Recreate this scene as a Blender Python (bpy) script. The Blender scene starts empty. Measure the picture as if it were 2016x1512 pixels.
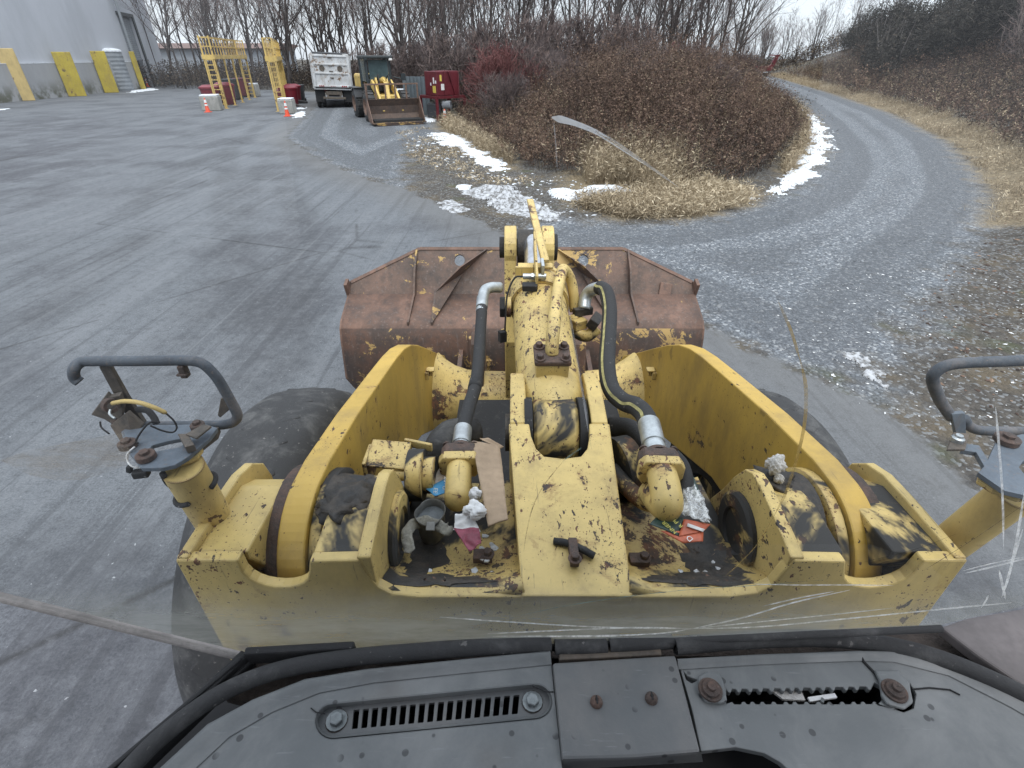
import bpy, bmesh, math, random
import numpy as np
from mathutils import Vector, Matrix

# ------------------------------------------------------------------ camera, sky, sun, exposure
scene = bpy.context.scene
COL = scene.collection
F = 1000.0; TH = math.atan(0.646); CT = math.cos(TH); ST = math.sin(TH); EYE = 3.1   # photo px focal, pitch, eye height
cam_d = bpy.data.cameras.new('camera'); cam_d.sensor_width = 36; cam_d.lens = 36 * F / 2016
cam_d.clip_start = 0.03; cam_d.clip_end = 2000
cam = bpy.data.objects.new('camera', cam_d); COL.objects.link(cam)
cam.location = (0, 0, EYE); cam.rotation_euler = (math.pi / 2 - TH, 0, 0)
scene.camera = cam

SUN_EL, SUN_ROT = math.radians(66), math.radians(160)
world = bpy.data.worlds.new('World'); scene.world = world; world.use_nodes = True
wn = world.node_tree.nodes; wl = world.node_tree.links
bg = wn['Background']; sky = wn.new('ShaderNodeTexSky'); sky.sky_type = 'NISHITA'; sky.sun_disc = False
sky.sun_elevation = SUN_EL; sky.sun_rotation = SUN_ROT; sky.air_density = 1.0; sky.dust_density = 1.0; sky.ozone_density = 1.0
hs = wn.new('ShaderNodeHueSaturation'); hs.inputs['Saturation'].default_value = 0.30
wl.new(sky.outputs[0], hs.inputs['Color']); ov = wn.new('ShaderNodeMix'); ov.data_type = 'RGBA'; ov.inputs[0].default_value = 0.72; ov.inputs[7].default_value = (6.9, 7.4, 8.3, 1)   # flat overcast deck over the clear sky
wtc = wn.new('ShaderNodeTexCoord'); wsp = wn.new('ShaderNodeSeparateXYZ'); wl.new(wtc.outputs['Generated'], wsp.inputs[0])
wmr = wn.new('ShaderNodeMapRange'); wl.new(wsp.outputs['Z'], wmr.inputs[0]); wmr.inputs[1].default_value = 0.0; wmr.inputs[2].default_value = 0.9; wmr.inputs[3].default_value = 0.62; wmr.inputs[4].default_value = 1.45   # overcast: zenith brighter than horizon
wmu = wn.new('ShaderNodeMix'); wmu.data_type = 'RGBA'; wmu.blend_type = 'MULTIPLY'; wmu.inputs[0].default_value = 1; wmu.inputs[6].default_value = (6.8, 7.4, 8.4, 1); wl.new(wmr.outputs[0], wmu.inputs[7]); wl.new(wmu.outputs[2], ov.inputs[7])
wl.new(hs.outputs[0], ov.inputs[6]); wl.new(ov.outputs[2], bg.inputs['Color'])
bg.inputs['Strength'].default_value = 0.12
sun_d = bpy.data.lights.new('sun', 'SUN'); sun_d.energy = 1.5; sun_d.angle = math.radians(45); sun_d.color = (1, 0.97, 0.93)
sun = bpy.data.objects.new('sun', sun_d); COL.objects.link(sun)
sdir = Vector((math.sin(SUN_ROT) * math.cos(SUN_EL), math.cos(SUN_ROT) * math.cos(SUN_EL), math.sin(SUN_EL)))
sun.rotation_euler = sdir.to_track_quat('Z', 'Y').to_euler(); sun.location = sdir * 50
vs = scene.view_settings
vs.view_transform = 'Standard'; vs.look = 'None'; vs.gamma = 1; vs.exposure = 0.84; vs.use_curve_mapping = False
scene.cycles.max_bounces = 6; scene.cycles.diffuse_bounces = 3; scene.cycles.glossy_bounces = 3
scene.cycles.transparent_max_bounces = 10; scene.cycles.caustics_reflective = False; scene.cycles.caustics_refractive = False
scene.cycles.use_denoising = True

# ------------------------------------------------------------------ pixel -> world helpers (photo pixels, real depths)
def ray(px, py):
    u = (px - 1008) / F; v = (py - 756) / F
    return Vector((u, CT - v * ST, -ST - v * CT))
def G(px, py, z=0.0):
    r = ray(px, py); t = (z - EYE) / r.z
    return Vector((r.x * t, r.y * t, z))
def AY(px, py, y):
    r = ray(px, py); t = y / r.y
    return Vector((r.x * t, y, EYE + r.z * t))
def AD(px, py, zc):
    return ray(px, py) * zc + Vector((0, 0, EYE))

# ------------------------------------------------------------------ shader helper
class Sh:
    def __init__(s, name):
        s.m = bpy.data.materials.new(name); s.m.use_nodes = True
        s.t = s.m.node_tree; s.n = s.t.nodes; s.l = s.t.links
        s.b = s.n['Principled BSDF']; s.tc = s.n.new('ShaderNodeTexCoord')
        s.oc = s.tc.outputs['Object']
    def set(s, sock, v):
        if isinstance(v, bpy.types.NodeSocket): s.l.new(v, sock)
        elif isinstance(v, (tuple, list)) and len(v) == 3 and sock.type == 'RGBA': sock.default_value = (*v, 1)
        else: sock.default_value = v
    def map(s, scale=(1, 1, 1), rot=(0, 0, 0), loc=(0, 0, 0), vec=None):
        n = s.n.new('ShaderNodeMapping'); s.l.new(vec or s.oc, n.inputs[0])
        n.inputs['Scale'].default_value = scale; n.inputs['Rotation'].default_value = rot; n.inputs['Location'].default_value = loc
        return n.outputs[0]
    def noise(s, scale, detail=4, rough=.6, vec=None, dist=0.0):
        n = s.n.new('ShaderNodeTexNoise'); s.l.new(vec or s.oc, n.inputs['Vector'])
        n.inputs['Scale'].default_value = scale; n.inputs['Detail'].default_value = detail
        n.inputs['Roughness'].default_value = rough; n.inputs['Distortion'].default_value = dist
        return n.outputs['Fac']
    def voro(s, scale, vec=None, out='Distance', feature='F1', rnd=1.0):
        n = s.n.new('ShaderNodeTexVoronoi'); n.feature = feature; s.l.new(vec or s.oc, n.inputs['Vector'])
        n.inputs['Scale'].default_value = scale; n.inputs['Randomness'].default_value = rnd
        return n.outputs[out]
    def mr(s, v, a, b, c=0.0, d=1.0):
        n = s.n.new('ShaderNodeMapRange'); n.interpolation_type = 'SMOOTHSTEP'; s.set(n.inputs[0], v)
        for i, x in zip((1, 2, 3, 4), (a, b, c, d)): s.set(n.inputs[i], x)
        return n.outputs[0]
    def math(s, op, a, b=0.0, clamp=False):
        n = s.n.new('ShaderNodeMath'); n.operation = op; n.use_clamp = clamp
        s.set(n.inputs[0], a); s.set(n.inputs[1], b); return n.outputs[0]
    def mix(s, f, a, b, mode='MIX'):
        n = s.n.new('ShaderNodeMix'); n.data_type = 'RGBA'; n.blend_type = mode
        s.set(n.inputs[0], f); s.set(n.inputs[6], a); s.set(n.inputs[7], b); return n.outputs[2]
    def ramp(s, f, stops):
        n = s.n.new('ShaderNodeValToRGB'); s.l.new(f, n.inputs[0]); e = n.color_ramp.elements
        while len(e) < len(stops): e.new(0.5)
        for el, (p, c) in zip(e, stops): el.position = p; el.color = (*c, 1) if len(c) == 3 else c
        return n.outputs[0]
    def attr(s, name, out='Fac'):
        n = s.n.new('ShaderNodeAttribute'); n.attribute_name = name; return n.outputs[out]
    def bump(s, h, strength=.5, dist=.01, normal=None):
        n = s.n.new('ShaderNodeBump'); s.set(n.inputs['Height'], h)
        n.inputs['Strength'].default_value = strength; n.inputs['Distance'].default_value = dist
        if normal: s.l.new(normal, n.inputs['Normal'])
        return n.outputs[0]
    def edge(s, radius=.01):
        b = s.n.new('ShaderNodeBevel'); b.samples = 4; b.inputs['Radius'].default_value = radius
        g = s.n.new('ShaderNodeNewGeometry'); d = s.n.new('ShaderNodeVectorMath'); d.operation = 'DOT_PRODUCT'
        s.l.new(b.outputs[0], d.inputs[0]); s.l.new(g.outputs['Normal'], d.inputs[1])
        return s.math('SUBTRACT', 1.0, d.outputs['Value'])
    def nz(s):
        g = s.n.new('ShaderNodeNewGeometry'); x = s.n.new('ShaderNodeSeparateXYZ'); s.l.new(g.outputs['Normal'], x.inputs[0])
        return x.outputs['Z']
    def out(s, base=None, rough=.6, metal=0.0, normal=None, spec=None):
        if base is not None: s.set(s.b.inputs['Base Color'], base)
        s.set(s.b.inputs['Roughness'], rough); s.set(s.b.inputs['Metallic'], metal)
        if normal is not None: s.l.new(normal, s.b.inputs['Normal'])
        if spec is not None: s.set(s.b.inputs['Specular IOR Level'], spec)
        return s.m

M = {}
def paint(name, base, chip=.60, edge=True, grease=.0, rustiness=.4, scale=1.0, dark=(.045, .035, .03), speck=.70):
    s = Sh(name)
    tone = s.noise(2.2 * scale, 5, .6)
    b2 = tuple(c * .80 for c in base)
    col = s.mix(s.mr(tone, .35, .7), base, b2)
    col = s.mix(s.mr(s.noise(30 * scale, 3, .7), .45, .75, 0, .25), col, tuple(min(1, c * 1.12 + .02) for c in base))
    big = s.noise(7 * scale, 8, .72, dist=.4)
    where = s.noise(1.7 * scale, 2, .5)
    cl = s.math('ADD', s.noise(1.3 * scale, 3, .6, dist=.6), s.math('MULTIPLY', s.math('SUBTRACT', s.noise(4.5 * scale, 2, .5), .5), .5))
    field = s.math('ADD', big, s.math('MULTIPLY', s.math('SUBTRACT', where, .5), .55))
    chipm = s.mr(field, chip, chip + .015)
    sf = s.math('ADD', s.noise(46 * scale, 4, .6, vec=s.map((1, .5, .7))), s.math('MULTIPLY', s.math('SUBTRACT', cl, .5), .42))
    sm = s.mr(sf, speck, speck + .015)
    fs = s.mr(s.math('ADD', s.noise(130 * scale, 2, .5), s.math('MULTIPLY', s.math('SUBTRACT', cl, .5), .35)), speck + .05, speck + .07)
    sm = s.math('MAXIMUM', sm, fs)
    halo = s.math('MULTIPLY', s.mr(field, chip - .09, chip + .01), s.mr(s.noise(12 * scale, 5, .7), .4, .65, .1, .75)); col = s.mix(halo, col, (.27, .155, .055))
    sc_ = s.mr(s.noise(9 * scale, 3, .6, vec=s.map((9, .6, .6), (0, .4, .7))), .67, .70, 0, .45); col = s.mix(sc_, col, (.10, .07, .04))
    m = s.math('MAXIMUM', chipm, sm)
    if edge:
        e = s.edge(.012)
        en = s.noise(26 * scale, 5, .7)
        em = s.mr(s.math('ADD', s.mr(e, .02, .20, 0, .50), s.math('MULTIPLY', en, .62)), .60, .64)
        m = s.math('MAXIMUM', m, em)
    rc = s.mix(s.mr(s.noise(16 * scale, 4, .7), .5 - rustiness * .2, .75 - rustiness * .2), dark, (.16, .07, .035))
    col = s.mix(m, col, rc)
    # streaky dirt film
    dirt = s.mr(s.noise(5 * scale, 7, .75, vec=s.map((1, 1, .4))), .42, .78, 0, .55)
    col = s.mix(dirt, col, (.17, .12, .06))
    if grease > 0:
        gm = s.mr(s.noise(2.9 * scale, 5, .65, dist=.5), .62 - grease * .22, .70 - grease * .22)
        col = s.mix(gm, col, (.028, .027, .026)); m = s.math('MAXIMUM', m, gm)
    rg = s.mix(m, (.48,) * 3, (.75,) * 3)
    nb = s.bump(s.math('SUBTRACT', s.math('MULTIPLY', s.noise(120, 2), .15), m), .35, .002)
    return s.out(col, rg, 0, nb)

YEL = (.615, .455, .165)
M['yellow'] = paint('chipped_yellow_paint', YEL, chip=.655, speck=.66)
M['yellow_worn'] = paint('worn_yellow_paint', YEL, chip=.625, speck=.625, rustiness=.45, scale=1.2)
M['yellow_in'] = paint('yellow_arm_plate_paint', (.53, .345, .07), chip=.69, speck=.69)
M['yellow_grease'] = paint('greasy_yellow_paint', YEL, chip=.60, grease=.70, speck=.60, rustiness=.6)
M['yellow_black'] = paint('grease_blackened_yellow_paint', YEL, chip=.60, grease=1.05, speck=.60, rustiness=.6)
M['yellow_far'] = paint('faded_yellow_paint', (.60, .42, .12), chip=.68, edge=False, scale=.6)
M['yellow_board'] = paint('mossy_yellow_board_paint', (.47, .36, .03), chip=.66, edge=False, scale=.35, dark=(.12, .12, .04))
M['yellow_board_pale'] = paint('pale_yellow_board_paint', (.58, .43, .17), chip=.66, edge=False, scale=.35, dark=(.1, .07, .04))

def simple(name, base, rough=.6, metal=0.0, var=.25, scale=6.0, bump=0.0, other=None, bscale=80, spec=None):
    s = Sh(name)
    o = other or tuple(c * (1 - var) for c in base)
    col = s.mix(s.mr(s.noise(scale, 6, .65), .35, .68), base, o)
    col = s.mix(s.mr(s.noise(scale * 7, 3, .6), .45, .75, 0, .35), col, tuple(c * (1 - var * .8) for c in o))
    nb = s.bump(s.noise(bscale, 4, .6), bump, .004) if bump else None
    return s.out(col, rough, metal, nb, spec)

def rust(name, base=(.095, .064, .050), hi=(.145, .088, .065), lo=(.046, .038, .035), paintm=.0, scale=1.0, dents=.3):
    s = Sh(name)
    a = s.noise(3.0 * scale, 8, .7, dist=.3); b = s.noise(14 * scale, 6, .7)
    col = s.ramp(a, [(.30, lo), (.47, base), (.62, hi), (.75, base)])
    col = s.mix(s.mr(b, .45, .72, 0, .7), col, lo)
    col = s.mix(s.mr(s.noise(45 * scale, 3, .6), .60, .72, 0, .45), col, (.23, .17, .14))
    st = s.mr(s.noise(6 * scale, 4, .6, vec=s.map((6, 6, .6))), .56, .72, 0, .5)
    col = s.mix(st, col, (.14, .12, .11))
    if paintm > 0:
        pm = s.mr(s.math('ADD', s.noise(5.5 * scale, 7, .72, dist=.5), s.math('MULTIPLY', s.noise(1.4, 2), .5)), .97 - paintm * .2, .985 - paintm * .2)
        col = s.mix(pm, col, (.36, .24, .09))
    nb = s.bump(s.math('ADD', s.math('MULTIPLY', a, dents * 2), s.math('MULTIPLY', b, .4)), .5, .012)
    return s.out(col, .72, .15, nb)
M['rust'] = rust('bucket_rust', paintm=.62)
M['rust_red'] = rust('bucket_red_rust', base=(.125, .074, .054), hi=(.190, .110, .080), lo=(.06, .045, .04), paintm=.1)
M['rust_dark'] = rust('bucket_dark_rust', base=(.075, .05, .04), hi=(.12, .065, .045), paintm=.72)
M['rust_bolt'] = rust('bolt_rust', base=(.078, .054, .045), hi=(.12, .072, .054), lo=(.035, .03, .028), scale=8)
M['rust_far'] = rust('far_bucket_rust', base=(.16, .10, .075), hi=(.24, .15, .11), scale=.6)
M['rust_inside'] = rust('far_bucket_inside_rust', base=(.085, .06, .05), hi=(.12, .08, .06), scale=.6)

def rubber(name, base, dust, amount=.5, scale=8):
    s = Sh(name)
    m = s.mr(s.noise(scale, 7, .7, dist=.3), .70 - amount * .4, .9 - amount * .3)
    col = s.mix(m, base, dust)
    col = s.mix(s.mr(s.noise(60, 3), .66, .72, 0, .6), col, (.19, .18, .17))
    return s.out(col, .8, 0, s.bump(s.noise(scale * 6, 6, .7), .4, .006))
M['tyre'] = rubber('worn_tyre_rubber', (.026, .026, .027), (.085, .084, .082), .6, 7)
M['hose'] = rubber('hose_rubber', (.022, .022, .023), (.06, .06, .058), .35, 20)
M['black'] = rubber('black_rubber', (.016, .016, .017), (.05, .047, .044), .4, 14)
M['grease'] = simple('black_grease', (.018, .017, .016), .6, 0, .4, 22, .9, other=(.055, .044, .034))
M['dull_zinc'] = simple('dull_zinc_bolt', (.22, .24, .245), .5, .6, .4, 30)
M['zinc'] = simple('zinc_plating', (.50, .53, .54), .42, .75, .35, 18, .1)
M['chrome'] = simple('cylinder_rod_chrome', (.6, .6, .62), .2, .9, .3, 10)
M['bluegrey'] = rust('blue_grey_chipped_paint', base=(.12, .145, .175), hi=(.15, .175, .205), lo=(.085, .10, .12), scale=2, dents=.1)
M['tube_paint'] = rust('worn_tube_paint', base=(.085, .10, .12), hi=(.16, .15, .15), lo=(.06, .065, .075), scale=3, dents=.1)
M['steel_brown'] = rust('brown_steel', base=(.10, .085, .07), hi=(.14, .11, .085), lo=(.05, .045, .04), scale=3)

def plastic(name, base, dust):
    s = Sh(name)
    col = s.mix(s.mr(s.noise(5, 7, .7, dist=.3), .38, .7), base, dust)
    br = s.mr(s.noise(2.6, 4, .6), .56, .74, 0, .6); col = s.mix(br, col, (.095, .08, .068))
    spn = s.n.new('ShaderNodeTexVoronoi'); s.l.new(s.oc, spn.inputs['Vector']); spn.inputs['Scale'].default_value = 38
    spot = s.math('MULTIPLY', s.mr(spn.outputs['Distance'], .15, .20, 1, 0), s.mr(s.noise(7, 2), .52, .56))
    col = s.mix(s.math('MULTIPLY', spot, .75), col, (.02, .02, .022))
    sc = s.mr(s.noise(22, 3, .6, vec=s.map((1, 9, 1), (0, 0, .5))), .64, .74, 0, .4); col = s.mix(sc, col, (.2, .21, .215))
    return s.out(col, s.mr(s.noise(9, 4), .3, .7, .42, .68), 0, s.bump(s.noise(260, 3, .6), .18, .001))
M['dash'] = plastic('dusty_grey_dash_plastic', (.108, .115, .117), (.170, .174, .172))
M['dash_dark'] = plastic('scuffed_dark_dash_plastic', (.085, .09, .093), (.125, .122, .118))
M['seal'] = rubber('window_seal_rubber', (.030, .030, .031), (.085, .084, .083), .55, 12)
M['pale_strip'] = simple('pale_grey_rubber_strip', (.27, .25, .235), .8, 0, .35, 25, .2)
M['trim'] = simple('grey_brown_trim_plastic', (.17, .15, .145), .7, 0, .35, 8, .2)
M['dark'] = simple('dark_cavity', (.012, .012, .013), .8)  # near-black colour stands in for shade in ducts, gaps and the doorway
M['soil'] = simple('dirt_crumbs', (.055, .042, .034), .9, 0, .5, 40, 1.0, bscale=150)

M['card'] = simple('brown_cardboard', (.37, .27, .18), .8, 0, .25, 9, .15)
M['paper'] = simple('white_paper', (.68, .68, .68), .8, 0, .15, 20, .6, bscale=30)
M['news'] = simple('printed_newsprint', (.46, .42, .37), .8, 0, .5, 22, .1, other=(.30, .22, .16))
M['blue_print'] = simple('blue_print', (.06, .26, .48), .7, 0, .25, 20)
M['crimson'] = simple('crimson_wrapper', (.27, .05, .085), .5, 0, .4, 30, .5)
M['tin'] = simple('dull_grey_tin', (.20, .20, .19), .5, .5, .35, 16)
M['cupfloor'] = simple('grey_dust_crust', (.13, .145, .155), .75, 0, .35, 30, .4)
M['canvas'] = simple('grey_canvas', (.28, .27, .23), .85, 0, .45, 40, .8)
M['green_card'] = simple('dark_green_card', (.018, .045, .035), .4, 0, .4, 14)
M['orange_card'] = simple('orange_card', (.55, .13, .06), .45, 0, .35, 14)
M['lettering'] = simple('yellow_print', (.6, .55, .12), .6)
M['white_letter'] = simple('white_print', (.75, .74, .72), .6)
s = Sh('clear_plastic_film'); s.set(s.b.inputs['Base Color'], (.85, .87, .88))
s.b.inputs['Roughness'].default_value = .22
tr = s.n.new('ShaderNodeBsdfTransparent'); mx = s.n.new('ShaderNodeMixShader')
s.l.new(s.mr(s.noise(45, 6, .7, dist=1.5), .42, .70, .12, .75), mx.inputs[0]); s.l.new(tr.outputs[0], mx.inputs[1]); s.l.new(s.b.outputs[0], mx.inputs[2])
s.l.new(mx.outputs[0], s.n['Material Output'].inputs[0]); M['film'] = s.m
s = Sh('white_fluff'); M['fluff'] = s.out((.62, .60, .57), .95, 0, s.bump(s.noise(70, 6, .8), 1, .01))

def snowmat(name, base, dirt, amount):
    s = Sh(name)
    col = s.mix(s.mr(s.noise(9, 8, .75), .62 - amount * .35, .72 - amount * .25), base, dirt)
    m = s.out(col, .8, 0, s.bump(s.noise(26, 6, .7), .7, .03)); return m
M['snow'] = snowmat('old_snow', (.64, .67, .71), (.27, .26, .25), .32)
M['ice'] = snowmat('dirty_ice', (.44, .45, .47), (.12, .115, .11), .55)

# ground: masks come from signed distances stored on the mesh, broken up by noise
s = Sh('yard_ground')
wob = s.math('MULTIPLY', s.math('SUBTRACT', s.noise(1.1, 7, .68), .5), 2.0)
a_in = s.mr(s.math('ADD', s.attr('sd_asphalt'), s.math('MULTIPLY', wob, .55)), -.10, .10, 1, 0)
g_in = s.mr(s.math('ADD', s.attr('sd_gravel'), s.math('MULTIPLY', wob, 1.6)), -.5, .5, 1, 0)
h_in = s.mr(s.math('ADD', s.attr('sd_grass'), s.math('MULTIPLY', wob, 1.5)), -.5, .6, 1, 0)
fine = s.noise(55, 4, .75); med = s.noise(6, 7, .7); lar = s.noise(.35, 4, .55)
stone = s.voro(26, out='Color'); sv = s.n.new('ShaderNodeSeparateXYZ'); s.l.new(stone, sv.inputs[0])
sd_ = s.voro(26)
# soil
soil = s.ramp(med, [(.30, (.032, .029, .026)), (.5, (.075, .068, .06)), (.7, (.12, .108, .093))])
soil = s.mix(s.mr(s.noise(1.3, 5, .6), .48, .66, 0, .8), soil, (.115, .092, .062))
soil = s.mix(s.mr(sv.outputs[0], .80, .86, 0, .75), soil, (.20, .205, .21))
green = s.mr(s.noise(.9, 3, .5), .60, .72, 0, .5); soil = s.mix(green, soil, (.07, .082, .035))
# straw
straw = s.ramp(s.noise(14, 7, .75, vec=s.map((1, .35, 1), (0, 0, .5))), [(.3, (.07, .054, .036)), (.5, (.20, .158, .10)), (.7, (.36, .29, .19))])
# gravel
grav = s.mix(sv.outputs[0], (.10, .112, .128), (.26, .28, .305))
grav = s.mix(s.mr(sd_, .25, .6, 0, .5), grav, (.06, .063, .068))
grav = s.mix(s.mr(sv.outputs[1], .90, .93, 0, .8), grav, (.42, .43, .44))
trk = s.noise(.55, 2, .5, vec=s.n.new('ShaderNodeCombineXYZ').outputs[0])
cx = trk.node.inputs['Vector'].links[0].from_node
s.l.new(s.math('MULTIPLY', s.attr('sd_gravel'), 1.6), cx.inputs[0]); s.l.new(s.math('MULTIPLY', lar, .8), cx.inputs[1])
grav = s.mix(s.mr(trk, .46, .60, 0, .62), grav, (.085, .09, .098)); grav = s.mix(s.mr(s.noise(5, 8, .85), .50, .66, 0, .55), grav, (.07, .073, .078)); grav = s.mix(s.mr(s.noise(9, 8, .88), .52, .62, 0, .45), grav, (.31, .32, .335))
grav = s.mix(s.mr(med, .52, .72, 0, .45), grav, (.10, .093, .084))
# asphalt
asp = s.mix(s.mr(fine, .32, .68), (.052, .057, .064), (.150, .160, .174)); asp = s.mix(s.mr(s.noise(140, 3, .7), .35, .65, 0, .30), asp, (.19, .20, .212))
st1 = s.noise(1.0, 6, .62, vec=s.map((1.6, .16, 1), (0, 0, math.radians(-22)))); st2 = s.noise(1.0, 6, .65, vec=s.map((2.4, .14, 1), (0, 0, math.radians(35)), (3, 1, 0)))
asp = s.mix(s.mr(st1, .40, .66, 0, .40), asp, (.17, .178, .19))
asp = s.mix(s.mr(st2, .50, .72, 0, .38), asp, (.06, .063, .069))
asp = s.mix(s.mr(lar, .46, .64, 0, .60), asp, (.050, .051, .058))
wet = s.mr(s.attr('sd_wet'), 4, -5, 0, .5); asp = s.mix(s.math('MULTIPLY', wet, s.mr(s.noise(.7, 6, .65), .3, .6)), asp, (.040, .039, .048))
trkd = s.mr(s.math('ABSOLUTE', s.attr('track')), .55, .12, 0, 1); asp = s.mix(s.math('MULTIPLY', trkd, s.mr(s.noise(.5, 6, .7), .3, .65, 0, .6)), asp, (.05, .051, .055))
asp = s.mix(s.mr(s.noise(3.2, 8, .75, dist=.3), .54, .72, 0, .55), asp, (.05, .05, .052))
crk = s.mr(s.voro(.16, vec=s.map((1, 1, 1)), feature='DISTANCE_TO_EDGE'), 0.0, .007, 1, 0); asp = s.mix(s.math('MULTIPLY', crk, s.mr(lar, .42, .58, 0, .75)), asp, (.03, .03, .03))
asp = s.mix(s.mr(s.noise(2.1, 9, .8, vec=s.map((1, .45, 1), (0, 0, -.5))), .46, .70, 0, .30), asp, (.165, .172, .182))
asp = s.mix(s.mr(s.noise(11, 6, .8), .55, .70, 0, .5), asp, (.045, .047, .05))
chip_ = s.mr(s.noise(24, 3, .5), .715, .74, 0, .8); asp = s.mix(chip_, asp, (.36, .37, .38))
agg = s.noise(7.5, 9, .88); asp = s.mix(s.mr(agg, .48, .64, 0, .38), asp, (.17, .178, .19)); asp = s.mix(s.mr(agg, .49, .36, 0, .55), asp, (.038, .041, .046))
rut = s.noise(1.0, 5, .72, vec=s.map((5.5, .10, 1), (0, 0, math.radians(-24)), (0, 2, 0))); asp = s.mix(s.mr(rut, .54, .68, 0, .30), asp, (.185, .19, .197)); asp = s.mix(s.mr(rut, .46, .38, 0, .4), asp, (.05, .052, .057))
asp = s.mix(s.mr(s.attr('sd_asphalt'), -1.6, -.1, 0, .45), asp, (.13, .125, .118))
col = s.mix(g_in, soil, grav); col = s.mix(h_in, col, straw); col = s.mix(a_in, col, asp)
hgt = s.mix(a_in, s.math('MULTIPLY', s.math('SUBTRACT', .6, sd_), 1.3), s.math('MULTIPLY', fine, .30))
rgh = s.mix(a_in, (.95,) * 3, (.82,) * 3)
M['ground'] = s.out(col, rgh, 0, s.bump(hgt, .9, .028), .22)

s = Sh('stone_chips'); inf = s.n.new('ShaderNodeAttribute'); inf.attribute_name = 'tint'
M['stones'] = s.out(s.ramp(inf.outputs['Fac'], [(0, (.08, .087, .097)), (.6, (.17, .18, .197)), (1, (.29, .305, .32))]), .85, 0, s.bump(s.noise(90, 3), .4, .004))
M['bolt_dark'] = M['rust_bolt']
def tinted(name, stops, rough=.85, trans=0.0):
    s = Sh(name); t = s.attr('tint')
    m = s.out(s.ramp(t, stops), rough, 0, None, .15)
    return m
M['weed'] = tinted('dead_weed_brown', [(0, (.036, .029, .026)), (.35, (.092, .062, .049)), (.65, (.158, .103, .078)), (1, (.27, .19, .135))])
M['weed_dark'] = tinted('dead_weed_dark', [(0, (.030, .026, .025)), (.5, (.066, .053, .045)), (.85, (.12, .093, .07)), (1, (.22, .17, .115))])
M['straw'] = tinted('dry_grass', [(0, (.17, .13, .085)), (.5, (.38, .305, .205)), (1, (.60, .51, .37))])
M['bark'] = simple('tree_bark', (.088, .076, .072), .9, 0, .35, 3, .3)
M['bark_pale'] = simple('pale_tree_bark', (.19, .16, .135), .9, 0, .4, 3, .3)
M['twig'] = tinted('twig_brown', [(0, (.075, .062, .062)), (.6, (.15, .12, .115)), (1, (.24, .18, .16))])
M['twig_red'] = tinted('red_twigs', [(0, (.085, .035, .035)), (.6, (.17, .072, .07)), (1, (.24, .12, .11))])
M['ever'] = tinted('evergreen_sprays', [(0, (.024, .024, .021)), (.6, (.058, .053, .045)), (1, (.12, .098, .078))])

def wallmat(name, base, stain, bumps=.1):
    s = Sh(name)
    col = s.mix(s.mr(s.noise(.35, 6, .65, vec=s.map((1, 1, .35))), .4, .7), base, tuple(c * .86 for c in base))
    z = s.n.new('ShaderNodeSeparateXYZ'); s.l.new(s.oc, z.inputs[0])
    col = s.mix(s.math('MULTIPLY', s.mr(z.outputs['Z'], 1.6, .1), s.mr(s.noise(.8, 6, .7), .42, .62)), col, stain)
    return s.out(col, .8, 0, s.bump(s.noise(8, 5, .7), bumps, .02))
M['wall'] = wallmat('grey_wall_panels', (.44, .455, .49), (.26, .27, .29))
M['plinth'] = wallmat('stained_concrete_plinth', (.33, .335, .345), (.09, .09, .06), .3)
M['concrete'] = simple('old_concrete', (.33, .325, .30), .9, 0, .3, 3, .4, bscale=30)
M['shutter'] = simple('grey_shutter', (.25, .27, .29), .6, 0, .2, 2)
M['white_truck'] = paint('dirty_white_truck_paint', (.56, .57, .58), chip=.64, edge=False, scale=.7, dark=(.15, .10, .07), speck=.72)
M['red_far'] = simple('dull_red_paint', (.13, .018, .026), .5, 0, .3, 1.5)
M['red_bin'] = simple('red_bin_plastic', (.20, .016, .028), .45, 0, .25, 3)
M['dark_bin'] = simple('charcoal_bin_plastic', (.05, .053, .06), .5, 0, .3, 3)
M['cone'] = simple('orange_cone_plastic', (.75, .10, .045), .5, 0, .15, 6)
M['white_band'] = simple('white_band', (.75, .74, .73), .5, 0, .15, 6)
M['cab_black'] = simple('dark_teal_cab_paint', (.022, .030, .034), .5, 0, .3, 4)
M['cab_glass'] = simple('cab_glass_tint', (.07, .105, .115), .12, 0, .3, 2)
M['blue_sheet'] = simple('blue_grey_sheet_metal', (.15, .18, .20), .6, 0, .25, 2)
M['lamp_red'] = simple('red_lamp_lens', (.25, .012, .015), .3)
M['yellow_sign'] = simple('yellow_label', (.65, .52, .10), .6)
M['far_wall'] = simple('far_pale_wall', (.34, .36, .39), .8, 0, .15, .2)
M['far_roof'] = simple('far_roof_brown', (.16, .10, .085), .8, 0, .3, .3)

# windshield: clear pane with a thin dust film, denser along its lower edge
s = Sh('clear_windshield_glass'); tr = s.n.new('ShaderNodeBsdfTransparent'); tr.inputs[0].default_value = (.965, .985, .972, 1)
gl = s.n.new('ShaderNodeBsdfGlossy'); gl.inputs['Roughness'].default_value = .02; gl.inputs[0].default_value = (1, 1, 1, 1)
fr = s.n.new('ShaderNodeFresnel'); fr.inputs[0].default_value = 1.36
mx = s.n.new('ShaderNodeMixShader'); s.l.new(fr.outputs[0], mx.inputs[0]); s.l.new(tr.outputs[0], mx.inputs[1]); s.l.new(gl.outputs[0], mx.inputs[2]); s.l.new(mx.outputs[0], s.n['Material Output'].inputs[0]); M['glass'] = s.m
s = Sh('dust_film'); s.b.inputs['Base Color'].default_value = (.50, .51, .47, 1); s.b.inputs['Roughness'].default_value = .95; s.b.inputs['Specular IOR Level'].default_value = 0
z = s.n.new('ShaderNodeSeparateXYZ'); s.l.new(s.oc, z.inputs[0]); tr = s.n.new('ShaderNodeBsdfTransparent')
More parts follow.
